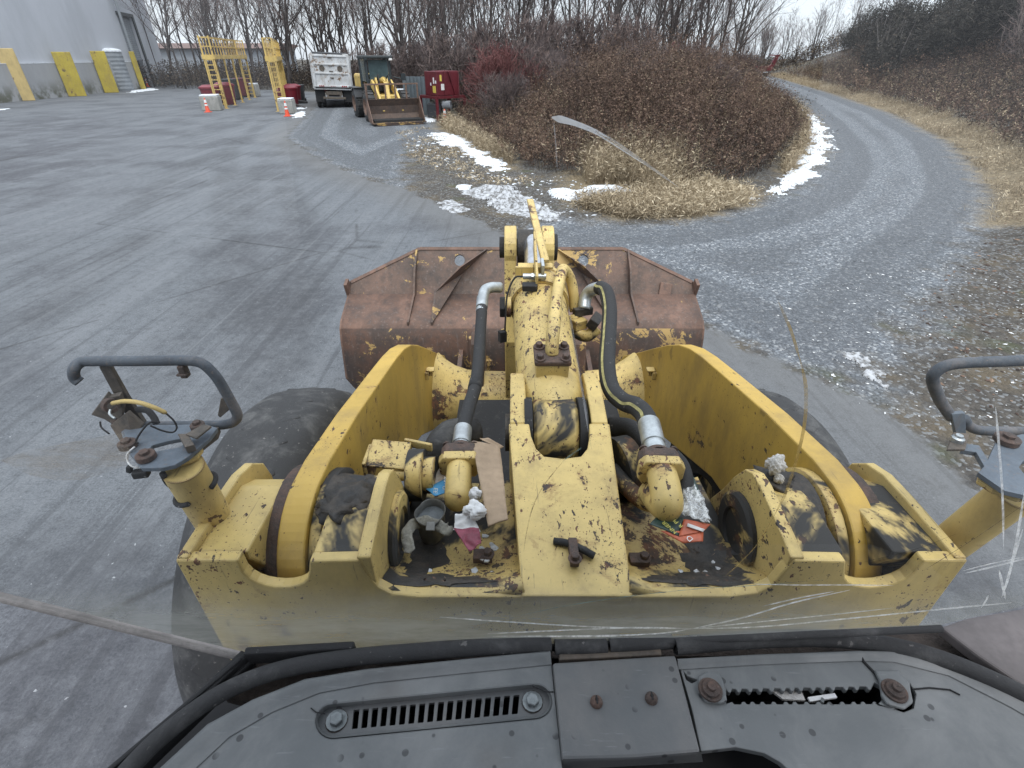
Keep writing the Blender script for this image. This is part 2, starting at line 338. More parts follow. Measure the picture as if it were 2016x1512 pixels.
low = s.mr(s.math('ADD', z.outputs['Z'], s.math('MULTIPLY', s.math('SUBTRACT', s.noise(5, 5, .6), .5), .06)), 2.46, 2.352, 0, .62)
low = s.math('MULTIPLY', low, s.mr(s.noise(14, 6, .7, vec=s.map((.4, 1, 2.2))), .3, .7, .55, 1.0))
tl = s.n.new('ShaderNodeBsdfTranslucent'); tl.inputs[0].default_value = (.50, .51, .47, 1); half = s.n.new('ShaderNodeMixShader'); half.inputs[0].default_value = .45; s.l.new(s.b.outputs[0], half.inputs[1]); s.l.new(tl.outputs[0], half.inputs[2])
mx = s.n.new('ShaderNodeMixShader'); s.l.new(low, mx.inputs[0]); s.l.new(tr.outputs[0], mx.inputs[1]); s.l.new(half.outputs[0], mx.inputs[2]); s.l.new(mx.outputs[0], s.n['Material Output'].inputs[0]); M['dust_film'] = s.m
def filmmat(name, col, lo, hi, scale=40, stretch=(1, 1, 1)):
    s = Sh(name); s.b.inputs['Base Color'].default_value = (*col, 1); s.b.inputs['Roughness'].default_value = .5
    tl = s.n.new('ShaderNodeBsdfTranslucent'); tl.inputs[0].default_value = (*col, 1); half = s.n.new('ShaderNodeMixShader'); half.inputs[0].default_value = .6; s.l.new(s.b.outputs[0], half.inputs[1]); s.l.new(tl.outputs[0], half.inputs[2])
    tr = s.n.new('ShaderNodeBsdfTransparent'); mx = s.n.new('ShaderNodeMixShader')
    s.l.new(s.mr(s.noise(scale, 5, .7, vec=s.map(stretch)), .35, .7, lo, hi), mx.inputs[0])
    s.l.new(tr.outputs[0], mx.inputs[1]); s.l.new(half.outputs[0], mx.inputs[2]); s.l.new(mx.outputs[0], s.n['Material Output'].inputs[0]); return s.m
M['crack'] = filmmat('white_glass_crack', (.97, .98, .98), .35, 1.0, 60)
M['crack_green'] = filmmat('green_glass_crack', (.30, .42, .38), .2, .9, 50)
M['crack_amber'] = filmmat('amber_glass_crack', (.52, .36, .12), .25, .85, 30)
M['crack_dark'] = filmmat('dark_glass_crack', (.08, .075, .06), .1, .7, 50)
M['smear'] = filmmat('white_glass_scratch', (.96, .97, .98), .55, .98, 9)
M['smear_soft'] = filmmat('faint_glass_scratch', (.95, .96, .98), .10, .36, 12)
M['reflection_tan'] = filmmat('painted_tan_reflection', (.42, .36, .29), .05, .55, 14, (.5, 1, 2))  # tan colour of a reflection, laid on the glass as a film

# ------------------------------------------------------------------ mesh helpers
class MB:
    """collects shapes in world coordinates; build() links them as ONE mesh object"""
    def __init__(s): s.v = []; s.f = []; s.mi = []; s.cm = 0
    def add(s, vs, fs):
        o = len(s.v); s.v += [tuple(x) for x in vs]
        for f in fs: s.f.append(tuple(o + i for i in f)); s.mi.append(s.cm)
        return s
    def box(s, c, d, R=None):
        R = R or Matrix.Identity(3); c = Vector(c)
        p = [c + R @ Vector((x * d[0] / 2, y * d[1] / 2, z * d[2] / 2)) for z in (-1, 1) for y in (-1, 1) for x in (-1, 1)]
        return s.add(p, [(0, 2, 3, 1), (4, 5, 7, 6), (0, 1, 5, 4), (2, 6, 7, 3), (0, 4, 6, 2), (1, 3, 7, 5)])
    def bar(s, a, b, w, h=None, up=(0, 0, 1)):
        a = Vector(a); b = Vector(b); d = (b - a); L = d.length; y = d.normalized(); up = Vector(up)
        if abs(y.dot(up)) > .98: up = Vector((1, 0, 0))
        x = y.cross(up).normalized(); z = x.cross(y)
        return s.box((a + b) / 2, (w, L, h or w), Matrix((x, y, z)).transposed())
    def prism(s, poly, off):
        """polygon of 3-D points swept by the vector off"""
        n = len(poly); off = Vector(off); a = [Vector(p) for p in poly]; b = [p + off for p in a]
        return s.add(a + b, [tuple(range(n))[::-1], tuple(range(n, 2 * n))] + [(i, (i + 1) % n, n + (i + 1) % n, n + i) for i in range(n)])
    def tube(s, pts, r, n=10, cap=True, flat=None):
        pts = [Vector(p) for p in pts]; k = len(pts); rs = r if isinstance(r, (list, tuple)) else [r] * k
        T = [(pts[min(i + 1, k - 1)] - pts[max(i - 1, 0)]).normalized() for i in range(k)]
        u = T[0].orthogonal().normalized(); vs = []
        for i in range(k):
            u = (u - T[i] * u.dot(T[i])).normalized(); w = T[i].cross(u)
            for j in range(n):
                a = 2 * math.pi * j / n; vs.append(pts[i] + (u * math.cos(a) + w * math.sin(a)) * rs[i])
        fs = [(i * n + j, i * n + (j + 1) % n, (i + 1) * n + (j + 1) % n, (i + 1) * n + j) for i in range(k - 1) for j in range(n)]
        if cap: fs += [tuple(range(n))[::-1], tuple(range((k - 1) * n, k * n))]
        return s.add(vs, fs)
    def lathe(s, o, axis, prof, n=32, a0=0, a1=2 * math.pi, ref=None, cap=False):
        """prof: (distance along axis, radius)"""
        o = Vector(o); ax = Vector(axis).normalized(); u = Vector(ref).normalized() if ref else ax.orthogonal().normalized()
        u = (u - ax * u.dot(ax)).normalized(); w = ax.cross(u); full = abs(a1 - a0 - 2 * math.pi) < 1e-6; m = n if full else n + 1; vs = []
        for t, r in prof:
            for j in range(m):
                a = a0 + (a1 - a0) * j / n; vs.append(o + ax * t + (u * math.cos(a) + w * math.sin(a)) * r)
        fs = []
        for i in range(len(prof) - 1):
            for j in range(n): fs.append((i * m + j, i * m + (j + 1) % m, (i + 1) * m + (j + 1) % m, (i + 1) * m + j))
        if cap: fs += [tuple(range(m))[::-1], tuple(range((len(prof) - 1) * m, len(prof) * m))]
        return s.add(vs, fs)
    def hexbolt(s, c, ax, r, h, washer=True):
        ax = Vector(ax).normalized()
        if washer: s.lathe(c, ax, [(0, 0.001), (0, r * 1.55), (h * .25, r * 1.55), (h * .25, 0.001)], 14)
        s.lathe(c, ax, [(h * .2, r), (h * .9, r), (h, r * .85), (h, .0005)], 6); return s
    def build(s, name, mat, parent=None, smooth=False, bevel=0, seg=2, solid=0, sub=0, angle=40):
        o0 = Vector(parent['o']) if parent is not None and 'o' in parent.keys() else Vector((0, 0, 0))
        me = bpy.data.meshes.new(name); me.from_pydata([tuple(Vector(v) - o0) for v in s.v], [], s.f)
        mats = mat if isinstance(mat, (list, tuple)) else [mat]
        for m in mats: me.materials.append(M[m] if isinstance(m, str) else m)
        if len(mats) > 1: me.polygons.foreach_set('material_index', s.mi)
        b = bmesh.new(); b.from_mesh(me); bmesh.ops.recalc_face_normals(b, faces=b.faces); b.to_mesh(me); b.free()
        o = bpy.data.objects.new(name, me); COL.objects.link(o)
        if parent is not None: o.parent = parent; o['o'] = tuple(o0)
        else: o['o'] = (0, 0, 0)
        if solid: m = o.modifiers.new('solidify', 'SOLIDIFY'); m.thickness = solid; m.offset = -1
        if bevel: m = o.modifiers.new('bevel', 'BEVEL'); m.width = bevel; m.segments = seg; m.limit_method = 'ANGLE'; m.angle_limit = math.radians(angle); m.harden_normals = False
        if sub: m = o.modifiers.new('subdivision', 'SUBSURF'); m.levels = sub; m.render_levels = sub
        if smooth:
            me.polygons.foreach_set('use_smooth', [True] * len(me.polygons))
            if smooth != 'all': me.set_sharp_from_angle(angle=math.radians(angle))
        return o

def clean(o):
    if 'o' in o.keys(): pass
    return o
def tag(o, label=None, cat=None, group=None, kind=None):
    if label: o['label'] = label
    if cat: o['category'] = cat
    if group: o['group'] = group
    if kind: o['kind'] = kind
    return o
def thing(name, loc, label, cat, group=None):
    e = bpy.data.objects.new(name, None); COL.objects.link(e); e.location = loc; e.empty_display_size = .2
    e['o'] = tuple(loc); return tag(e, label, cat, group)
def copy_tree(o, parent=None):
    c = o.copy(); COL.objects.link(c)
    if parent: c.parent = parent
    for ch in list(o.children): copy_tree(ch, c)
    return c
def smoothpath(pts, n=6):
    p = [Vector(q) for q in pts]; p = [p[0] * 2 - p[1]] + p + [p[-1] * 2 - p[-2]]; out = []
    for i in range(1, len(p) - 2):
        for j in range(n):
            t = j / n; a, b, c, d = p[i - 1], p[i], p[i + 1], p[i + 2]
            out.append(.5 * ((2 * b) + (c - a) * t + (2 * a - 5 * b + 4 * c - d) * t * t + (3 * b - a - 3 * c + d) * t ** 3))
    return out + [p[-2]]
def rx(a): return Matrix.Rotation(a, 3, 'X')
def ry(a): return Matrix.Rotation(a, 3, 'Y')
def rz(a): return Matrix.Rotation(a, 3, 'Z')
def arc(c, r, a0, a1, n):   # in the (Y, Z) plane, degrees
    return [(c[0] + r * math.cos(math.radians(a0 + (a1 - a0) * i / n)), c[1] + r * math.sin(math.radians(a0 + (a1 - a0) * i / n))) for i in range(n + 1)]
def plate_hole(outer, holes, name, mat, parent, thick, bevel=.002):
    """flat plate with holes (lists of 3-D points), given thickness below"""
    b = bmesh.new(); o0 = Vector(parent['o']); es = []
    for loop in [outer] + holes:
        vs = [b.verts.new(Vector(p) - o0) for p in loop]
        es += [b.edges.new((vs[i], vs[(i + 1) % len(vs)])) for i in range(len(vs))]
    bmesh.ops.triangle_fill(b, use_beauty=True, use_dissolve=False, edges=es, normal=(0, 0, 1))
    if not b.faces: print('EMPTY FILL', name)
    bmesh.ops.dissolve_limit(b, angle_limit=.001, verts=b.verts, edges=b.edges)
    bmesh.ops.recalc_face_normals(b, faces=b.faces)
    if b.faces and sum(f.normal.z * f.calc_area() for f in b.faces) < 0:
        for f in b.faces: f.normal_flip()
    me = bpy.data.meshes.new(name); b.to_mesh(me); b.free(); me.materials.append(M[mat])
    o = bpy.data.objects.new(name, me); COL.objects.link(o); o.parent = parent; o['o'] = tuple(o0)
    m = o.modifiers.new('solidify', 'SOLIDIFY'); m.thickness = thick; m.offset = -1
    if bevel: m = o.modifiers.new('bevel', 'BEVEL'); m.width = bevel; m.segments = 2; m.limit_method = 'ANGLE'; m.angle_limit = math.radians(50)
    return o
def quads(name, V, mat, tint=None, parent=None, tri=False):
    k = V.shape[1]; n = len(V); me = bpy.data.meshes.new(name)
    me.vertices.add(n * k); me.vertices.foreach_set('co', V.reshape(-1).astype(np.float32))
    me.loops.add(n * k); me.loops.foreach_set('vertex_index', np.arange(n * k, dtype=np.int32))
    me.polygons.add(n); me.polygons.foreach_set('loop_start', np.arange(0, n * k, k, dtype=np.int32))
    me.update(calc_edges=True); me.materials.append(M[mat])
    if tint is not None:
        a = me.attributes.new('tint', 'FLOAT', 'POINT'); a.data.foreach_set('value', np.repeat(tint, k).astype(np.float32))
    o = bpy.data.objects.new(name, me); COL.objects.link(o)
    if parent is not None: o.parent = parent
    return o

def sdf(P, poly):
    """signed distance of points (N,2) to a polygon, negative inside"""
    P = np.asarray(P, float); Q = np.asarray([(p[0], p[1]) for p in poly], float); d = np.full(len(P), 1e18); inside = np.zeros(len(P), bool)
    for i in range(len(Q)):
        a, b = Q[i - 1], Q[i]; e = b - a; w = P - a
        t = np.clip((w @ e) / max(e @ e, 1e-9), 0, 1); q = w - t[:, None] * e; d = np.minimum(d, (q * q).sum(1))
        c = (a[1] > P[:, 1]) != (b[1] > P[:, 1])
        with np.errstate(divide='ignore', invalid='ignore'):
            xx = (b[0] - a[0]) * (P[:, 1] - a[1]) / (b[1] - a[1]) + a[0]
        inside ^= c & (P[:, 0] < xx)
    d = np.sqrt(d); d[inside] *= -1; return d
def pdist(P, line):
    P = np.asarray(P, float); Q = np.asarray([(p[0], p[1]) for p in line], float); d = np.full(len(P), 1e18)
    for i in range(len(Q) - 1):
        a, b = Q[i], Q[i + 1]; e = b - a; w = P - a; t = np.clip((w @ e) / max(e @ e, 1e-9), 0, 1); q = w - t[:, None] * e; d = np.minimum(d, (q * q).sum(1))
    return np.sqrt(d)
def sstep(a, b, x): t = np.clip((x - a) / (b - a), 0, 1); return t * t * (3 - 2 * t)
def gp(*pts): return [tuple(G(*p)[:2]) for p in pts]

# ------------------------------------------------------------------ terrain
EDGE = gp((640, 186), (600, 230), (560, 270), (620, 310), (700, 345), (800, 375), (950, 440), (1010, 475), (1200, 560), (1350, 620), (1480, 690), (1650, 760), (1800, 850), (1900, 960))
ASPH = EDGE + [(6, 1), (8, -12), (-90, -12), (-90, 95), (-46, 78), (-30, 66), (-20, 60)]
RLEFT = gp((1470, 150), (1520, 172), (1568, 200), (1600, 235), (1628, 285), (1615, 330), (1560, 378), (1480, 405), (1380, 428), (1280, 442), (1180, 438), (1100, 432))
RRIGHT = gp((1690, 800), (1780, 720), (1800, 640), (1860, 560), (1910, 500), (1945, 440), (1957, 390), (1930, 340), (1870, 280), (1760, 225), (1640, 185), (1520, 150))
ROAD = RLEFT + EDGE[7:12] + RRIGHT + [(62, 150), (56, 150)]
PAD = EDGE[:6] + gp((790, 330), (800, 300), (880, 262), (850, 240), (790, 205), (700, 190))
BRUSH = gp((905, 247), (940, 280), (1000, 325), (1100, 351), (1200, 352), (1330, 372), (1450, 380), (1540, 335), (1585, 262), (1545, 214), (1490, 170)) + [(38, 100), (20, 110), (-10, 62), (-4.2, 38)]
GRASS = [gp((1110, 345), (1180, 335), (1320, 350), (1480, 385), (1470, 402), (1360, 428), (1230, 432), (1140, 400)), gp((880, 235), (930, 270), (1010, 322), (1000, 335), (905, 290), (860, 250)),
         gp((1540, 330), (1590, 255), (1548, 205), (1575, 205), (1612, 250), (1615, 300), (1560, 350))]
RB = RRIGHT[4:] + [(62, 150), (140, 150), (140, -30), (14, -30), (9, 5)]
RSTRIP = RRIGHT[5:] + [(62, 145), (66, 145)] + [(x + 1.7, y - .6) for x, y in RRIGHT[::-1][:-5]]
WET = gp((-400, 300), (0, 235), (215, 222), (330, 248), (330, 300), (230, 350), (120, 400), (0, 440), (-400, 520))
TRACKS = [gp((452, 292), (517, 243), (560, 205)), gp((347, 278), (440, 235), (490, 205)), gp((250, 420), (345, 340), (452, 292)), gp((60, 640), (160, 560), (300, 450)), gp((560, 720), (600, 560), (590, 420), (540, 330)), gp((480, 900), (500, 700), (480, 520), (440, 400), (452, 292)), gp((300, 760), (420, 560), (470, 430), (500, 340), (580, 270))]
def hgt(P):
    P = np.asarray(P, float)
    m = .9 * sstep(.3, -7, sdf(P, BRUSH)); r = sdf(P, RB); h = 5.2 * sstep(-.6, -18, r) + .35 * sstep(-.2, -1.8, r)
    far = 1.2 * sstep(60, 110, P[:, 1]) * sstep(10, 40, P[:, 0])
    w = .10 * np.sin(P[:, 0] * .7 + P[:, 1] * .3) * np.sin(P[:, 1] * .5) * sstep(0, -4, np.minimum(r, sdf(P, BRUSH)))
    return m + h * sstep(6, 14, P[:, 0] + P[:, 1] * .3) + w
def z_at(x, y): return float(hgt([(x, y)])[0])

def build_ground():
    xs = np.concatenate([np.arange(-500, -60, 20), np.arange(-60, -14, 1.0), np.arange(-14, 22, .3), np.arange(22, 62, 1.0), np.arange(62, 501, 20)])
    ys = np.concatenate([np.arange(-60, -4, 4), np.arange(-4, 36, .3), np.arange(36, 112, 1.0), np.arange(112, 600, 20)])
    X, Y = np.meshgrid(xs, ys); P = np.stack([X.ravel(), Y.ravel()], 1); nx = len(xs); ny = len(ys)
    Z = hgt(P); a = sdf(P, ASPH); g = np.minimum(sdf(P, ROAD), sdf(P, PAD)); gr = np.minimum.reduce([sdf(P, q) for q in GRASS] + [sdf(P, RSTRIP), np.maximum(sdf(P, RB) + 2, np.maximum(1, 6 - .35 * P[:, 1] + 2))])
    wet = sdf(P, WET); tr = np.minimum.reduce([pdist(P, q) for q in TRACKS])
    i, j = np.meshgrid(np.arange(nx - 1), np.arange(ny - 1)); q = (j * nx + i).ravel(); Fc = np.stack([q, q + 1, q + nx + 1, q + nx], 1)
    ca = a[Fc].mean(1); cg = g[Fc].mean(1)
    sel = np.where(ca < 0, 0, np.where(cg < 0, 1, 2))
    for k, nm in enumerate(('asphalt_yard', 'gravel_road', 'ground')):
        f = Fc[sel == k]; us, inv = np.unique(f, return_inverse=True); f2 = inv.reshape(-1, 4)
        me = bpy.data.meshes.new(nm); V = np.stack([P[us, 0], P[us, 1], Z[us]], 1)
        me.from_pydata(V.tolist(), [], f2.tolist()); me.materials.append(M['ground'])
        for an, av in (('sd_asphalt', a), ('sd_gravel', g), ('sd_grass', gr), ('sd_wet', wet), ('track', tr)):
            t = me.attributes.new(an, 'FLOAT', 'POINT'); t.data.foreach_set('value', av[us].astype(np.float32))
        me.polygons.foreach_set('use_smooth', [True] * len(me.polygons))
        o = bpy.data.objects.new(nm, me); COL.objects.link(o); o['kind'] = 'structure'
        o['label'] = ('grey worn asphalt yard with tyre tracks and pale crumbs', 'loose grey gravel road curving up past the brush mound', 'dark soil and dry grass verge beside the gravel')[k]
build_ground()

rng = np.random.default_rng(7)
def vnoise(P, s, seed=0):
    """cheap smooth 2-D noise"""
    r = np.random.default_rng(seed); o = np.zeros(len(P))
    for k in range(5):
        f = s * 1.9 ** k; ph = r.uniform(0, 6.28, 4); an = r.uniform(0, 6.28, 2)
        u = P[:, 0] * math.cos(an[0]) + P[:, 1] * math.sin(an[0]); v = P[:, 0] * math.cos(an[1]) + P[:, 1] * math.sin(an[1])
        o += np.sin(u * f + ph[0] + 1.3 * np.sin(v * f * .7 + ph[1])) * np.sin(v * f + ph[2]) / 1.6 ** k
    return o / 2.2
def patch(name, px, h, label, cat, mat='snow', step=.07, ragged=.5, seed=1, fill=0.0, lump=.5, group=None):
    poly = gp(*px); A = np.array(poly); lo = A.min(0) - .3; hi = A.max(0) + .3
    xs = np.arange(lo[0], hi[0], step); ys = np.arange(lo[1], hi[1], step); X, Y = np.meshgrid(xs, ys); P = np.stack([X.ravel(), Y.ravel()], 1)
    d = sdf(P, poly); n = vnoise(P, 2.2, seed); n2 = vnoise(P, 7, seed + 5); d = d + ragged * (n * .55 + n2 * .45 + vnoise(P, 17, seed + 9) * .30) + fill
    H = h * np.clip(-d / .35, 0, 1) ** .5 * (1 - lump * .5 + lump * .5 * n2 + lump * .5 * n) ; keep = d < 0
    Z = hgt(P) + np.where(keep, .012 + np.maximum(H, 0), -.02); nx = len(xs)
    q = np.arange(len(P)).reshape(len(ys), nx)[:-1, :-1].ravel(); Fc = np.stack([q, q + 1, q + nx + 1, q + nx], 1); Fc = Fc[keep[Fc].sum(1) >= 2]
    us, inv = np.unique(Fc, return_inverse=True); c = np.array([P[us, 0].mean(), P[us, 1].mean(), 0])
    me = bpy.data.meshes.new(name); me.from_pydata((np.stack([P[us, 0], P[us, 1], Z[us]], 1) - c).tolist(), [], inv.reshape(-1, 4).tolist())
    me.materials.append(M[mat]); me.polygons.foreach_set('use_smooth', [True] * len(me.polygons))
    o = bpy.data.objects.new(name, me); COL.objects.link(o); o.location = c; tag(o, label, cat, group); return o
SN = 'leftover snow patches'
patch('snow_patch', [(1520, 378), (1560, 340), (1596, 290), (1600, 245), (1592, 225), (1616, 245), (1630, 285), (1620, 318), (1585, 358), (1545, 384)], .07, 'long curved snow strip along the inner edge of the gravel bend', 'snow', seed=3, ragged=.8, fill=.02, group=SN)
patch('snow_patch', [(1072, 378), (1110, 374), (1135, 380), (1160, 370), (1215, 369), (1250, 382), (1225, 398), (1160, 396), (1100, 392)], .16, 'thick white snow slab lying in front of the tan grass', 'snow', seed=4, ragged=.22, fill=-.05, step=.05, group=SN)
patch('snow_patch', [(1188, 400), (1205, 397), (1218, 402), (1202, 408)], .07, 'small snow lump just below the thick snow slab', 'snow', seed=5, ragged=.1, step=.05, group=SN)
patch('snow_patch', [(1420, 380), (1440, 376), (1478, 382), (1482, 392), (1450, 396), (1432, 388)], .08, 'small snow patch between dark brush and gravel bend', 'snow', seed=6, ragged=.3, step=.05, group=SN)
patch('snow_patch', [(845, 262), (880, 262), (915, 275), (930, 292), (975, 315), (998, 332), (975, 336), (950, 322), (915, 296), (880, 284)], .05, 'broken snow streak along the weeds left of the brush mound', 'snow', seed=8, ragged=.8, fill=-.05, group=SN)
patch('snow_patch', [(896, 368), (912, 364), (928, 366), (920, 374), (900, 374)], .07, 'little white snow lump at the left end of the dirty ice heap', 'snow', seed=9, ragged=.15, step=.05, group=SN)
patch('snow_patch', [(1480, 160), (1500, 168), (1530, 184), (1538, 192), (1520, 190), (1490, 172)], .08, 'far snow strip beside the road near the red machine', 'snow', seed=10, ragged=1.0, step=.2, fill=-.1, group=SN)
patch('snow_patch', [(1562, 214), (1584, 217), (1580, 221), (1560, 219)], .06, 'small snow streak halfway up the inner road edge', 'snow', seed=11, ragged=.4, step=.12, group=SN)
patch('snow_patch', [(576, 226), (592, 219), (606, 223), (596, 231), (578, 232)], .05, 'snow spill beside the concrete block with a cone', 'snow', seed=12, ragged=.8, step=.12, group=SN)
patch('snow_patch', [(584, 212), (606, 211), (604, 215), (586, 215)], .04, 'thin snow streak near the upright dark bin', 'snow', seed=13, ragged=.5, step=.12, group=SN)
patch('snow_patch', [(838, 231), (858, 236), (850, 241), (836, 240)], .12, 'snow heap under the red hopper stand', 'snow', seed=14, ragged=.3, step=.1, group=SN)
patch('snow_patch', [(255, 180), (300, 173), (306, 177), (258, 183)], .06, 'snow strip along the building foot by the dark doorway', 'snow', seed=15, ragged=1.0, step=.25, group=SN)
patch('snow_patch', [(-60, 222), (10, 211), (46, 207), (44, 213), (0, 222), (-60, 232)], .04, 'thin broken snow along the foot of the grey wall', 'snow', seed=16, ragged=1.6, fill=.9, step=.25, group=SN)
IC = 'dirty ice heaps'
patch('ice_heap', [(918, 378), (960, 366), (1012, 368), (1030, 385), (1065, 400), (1104, 424), (1085, 436), (1030, 424), (985, 412), (950, 392)], .26, 'large grey heap of dirty ice in front of the brush', 'ice heap', 'ice', seed=21, ragged=.55, step=.05, lump=1.4, group=IC)
patch('ice_heap', [(862, 398), (885, 394), (912, 412), (900, 420), (870, 412)], .12, 'small grey ice heap at the asphalt edge', 'ice heap', 'ice', seed=22, ragged=.45, step=.05, lump=1.4, group=IC)
patch('ice_heap', [(1655, 712), (1680, 700), (1720, 715), (1745, 745), (1720, 760), (1680, 742)], .07, 'flat crumbled ice patch right of the loader tyre', 'ice heap', 'ice', seed=23, ragged=.5, step=.035, lump=1.6, group=IC)

def inpoly(poly, n, seed, margin=0.0):
    r = np.random.default_rng(seed); A = np.array([(p[0], p[1]) for p in poly]); lo = A.min(0); hi = A.max(0); out = np.zeros((0, 2))
    while len(out) < n:
        P = r.uniform(lo, hi, (n * 3, 2)); P = P[sdf(P, poly) < -margin]; out = np.concatenate([out, P])
    return out[:n]
# loose stones on the gravel, near ones only
def stones():
    r = np.random.default_rng(5); A = [q for q in ROAD if q[1] < 30]
    P = np.concatenate([inpoly(ROAD, 30000, 3)]); P = P[(P[:, 1] < 22)]; w = r.random(len(P)) < np.clip(1.3 - P[:, 1] / 22, .15, 1); P = P[w]
    d = sdf(P, ASPH); P = P[d > .1][:14000]
    n = len(P); s = .009 + .020 * r.random(n) ** 3; z = hgt(P)
    octa = np.array([(1, 0, 0), (0, 1, 0), (-1, 0, 0), (0, -1, 0), (0, 0, 1), (0, 0, -.4)]); fc = np.array([(0, 1, 4), (1, 2, 4), (2, 3, 4), (3, 0, 4)])
    J = octa[None] * r.uniform(.6, 1.35, (n, 6, 1)) * s[:, None, None]; J[:, :, 2] *= .75
    an = r.uniform(0, 6.28, n); c, q = np.cos(an)[:, None], np.sin(an)[:, None]; J = np.stack([J[:, :, 0] * c - J[:, :, 1] * q, J[:, :, 0] * q + J[:, :, 1] * c, J[:, :, 2]], 2)
    J += np.stack([P[:, 0], P[:, 1], z + .004], 1)[:, None]
    o = quads('gravel_stones', J[:, fc].reshape(-1, 3, 3), 'stones', np.repeat(r.random(n), 4)); tag(o, 'loose grey stones scattered over the gravel road', kind='stuff')
stones()
def crumbs(name, px, n, seed, mat, size, label):
    r = np.random.default_rng(seed); P = inpoly(gp(*px), n, seed); n = len(P); s = size * (.4 + r.random(n) ** 2); z = hgt(P)
    octa = np.array([(1, 0, 0), (0, 1, 0), (-1, 0, 0), (0, -1, 0), (0, 0, 1)]); fc = np.array([(0, 1, 4), (1, 2, 4), (2, 3, 4), (3, 0, 4)])
    J = octa[None] * r.uniform(.5, 1.4, (n, 5, 1)) * s[:, None, None]; J[:, :, 0] *= r.uniform(.7, 2.2, (n, 1)); J[:, :, 2] *= .6
    an = r.uniform(0, 6.28, n); c, q = np.cos(an)[:, None], np.sin(an)[:, None]; J = np.stack([J[:, :, 0] * c - J[:, :, 1] * q, J[:, :, 0] * q + J[:, :, 1] * c, J[:, :, 2]], 2)
    J += np.stack([P[:, 0], P[:, 1], z + .006], 1)[:, None]
    o = quads(name, J[:, fc].reshape(-1, 3, 3), mat, np.repeat(r.random(n), 4)); tag(o, label, kind='stuff')
crumbs('snow_crumbs', [(800, 260), (900, 262), (1010, 335), (1120, 352), (1500, 380), (1640, 250), (1650, 300), (1520, 400), (1300, 425), (1120, 430), (1020, 410), (940, 360), (860, 330), (800, 300)], 700, 31, 'snow', .04, 'bits of snow scattered around the brush mound')
crumbs('wood_chips', [(1500, 600), (1700, 540), (1900, 520), (2100, 560), (2200, 760), (1850, 860), (1650, 790)], 420, 32, 'paper', .012, 'pale chips and litter on the dirt right of the loader')

crumbs('leaf_litter', [(1800, 600), (1930, 490), (1990, 390), (2250, 420), (2400, 820), (1960, 880), (1830, 740)], 700, 33, 'weed', .024, 'brown leaf litter and broken stems on the soil at the right')

# ------------------------------------------------------------------ the wheel loader we look out of
LX = .165                                   # centre line of its front frame
loader = thing('wheel_loader', (LX, 1.8, 0), 'worn yellow wheel loader in the foreground, seen over its dashboard towards the rusty bucket', 'wheel loader')

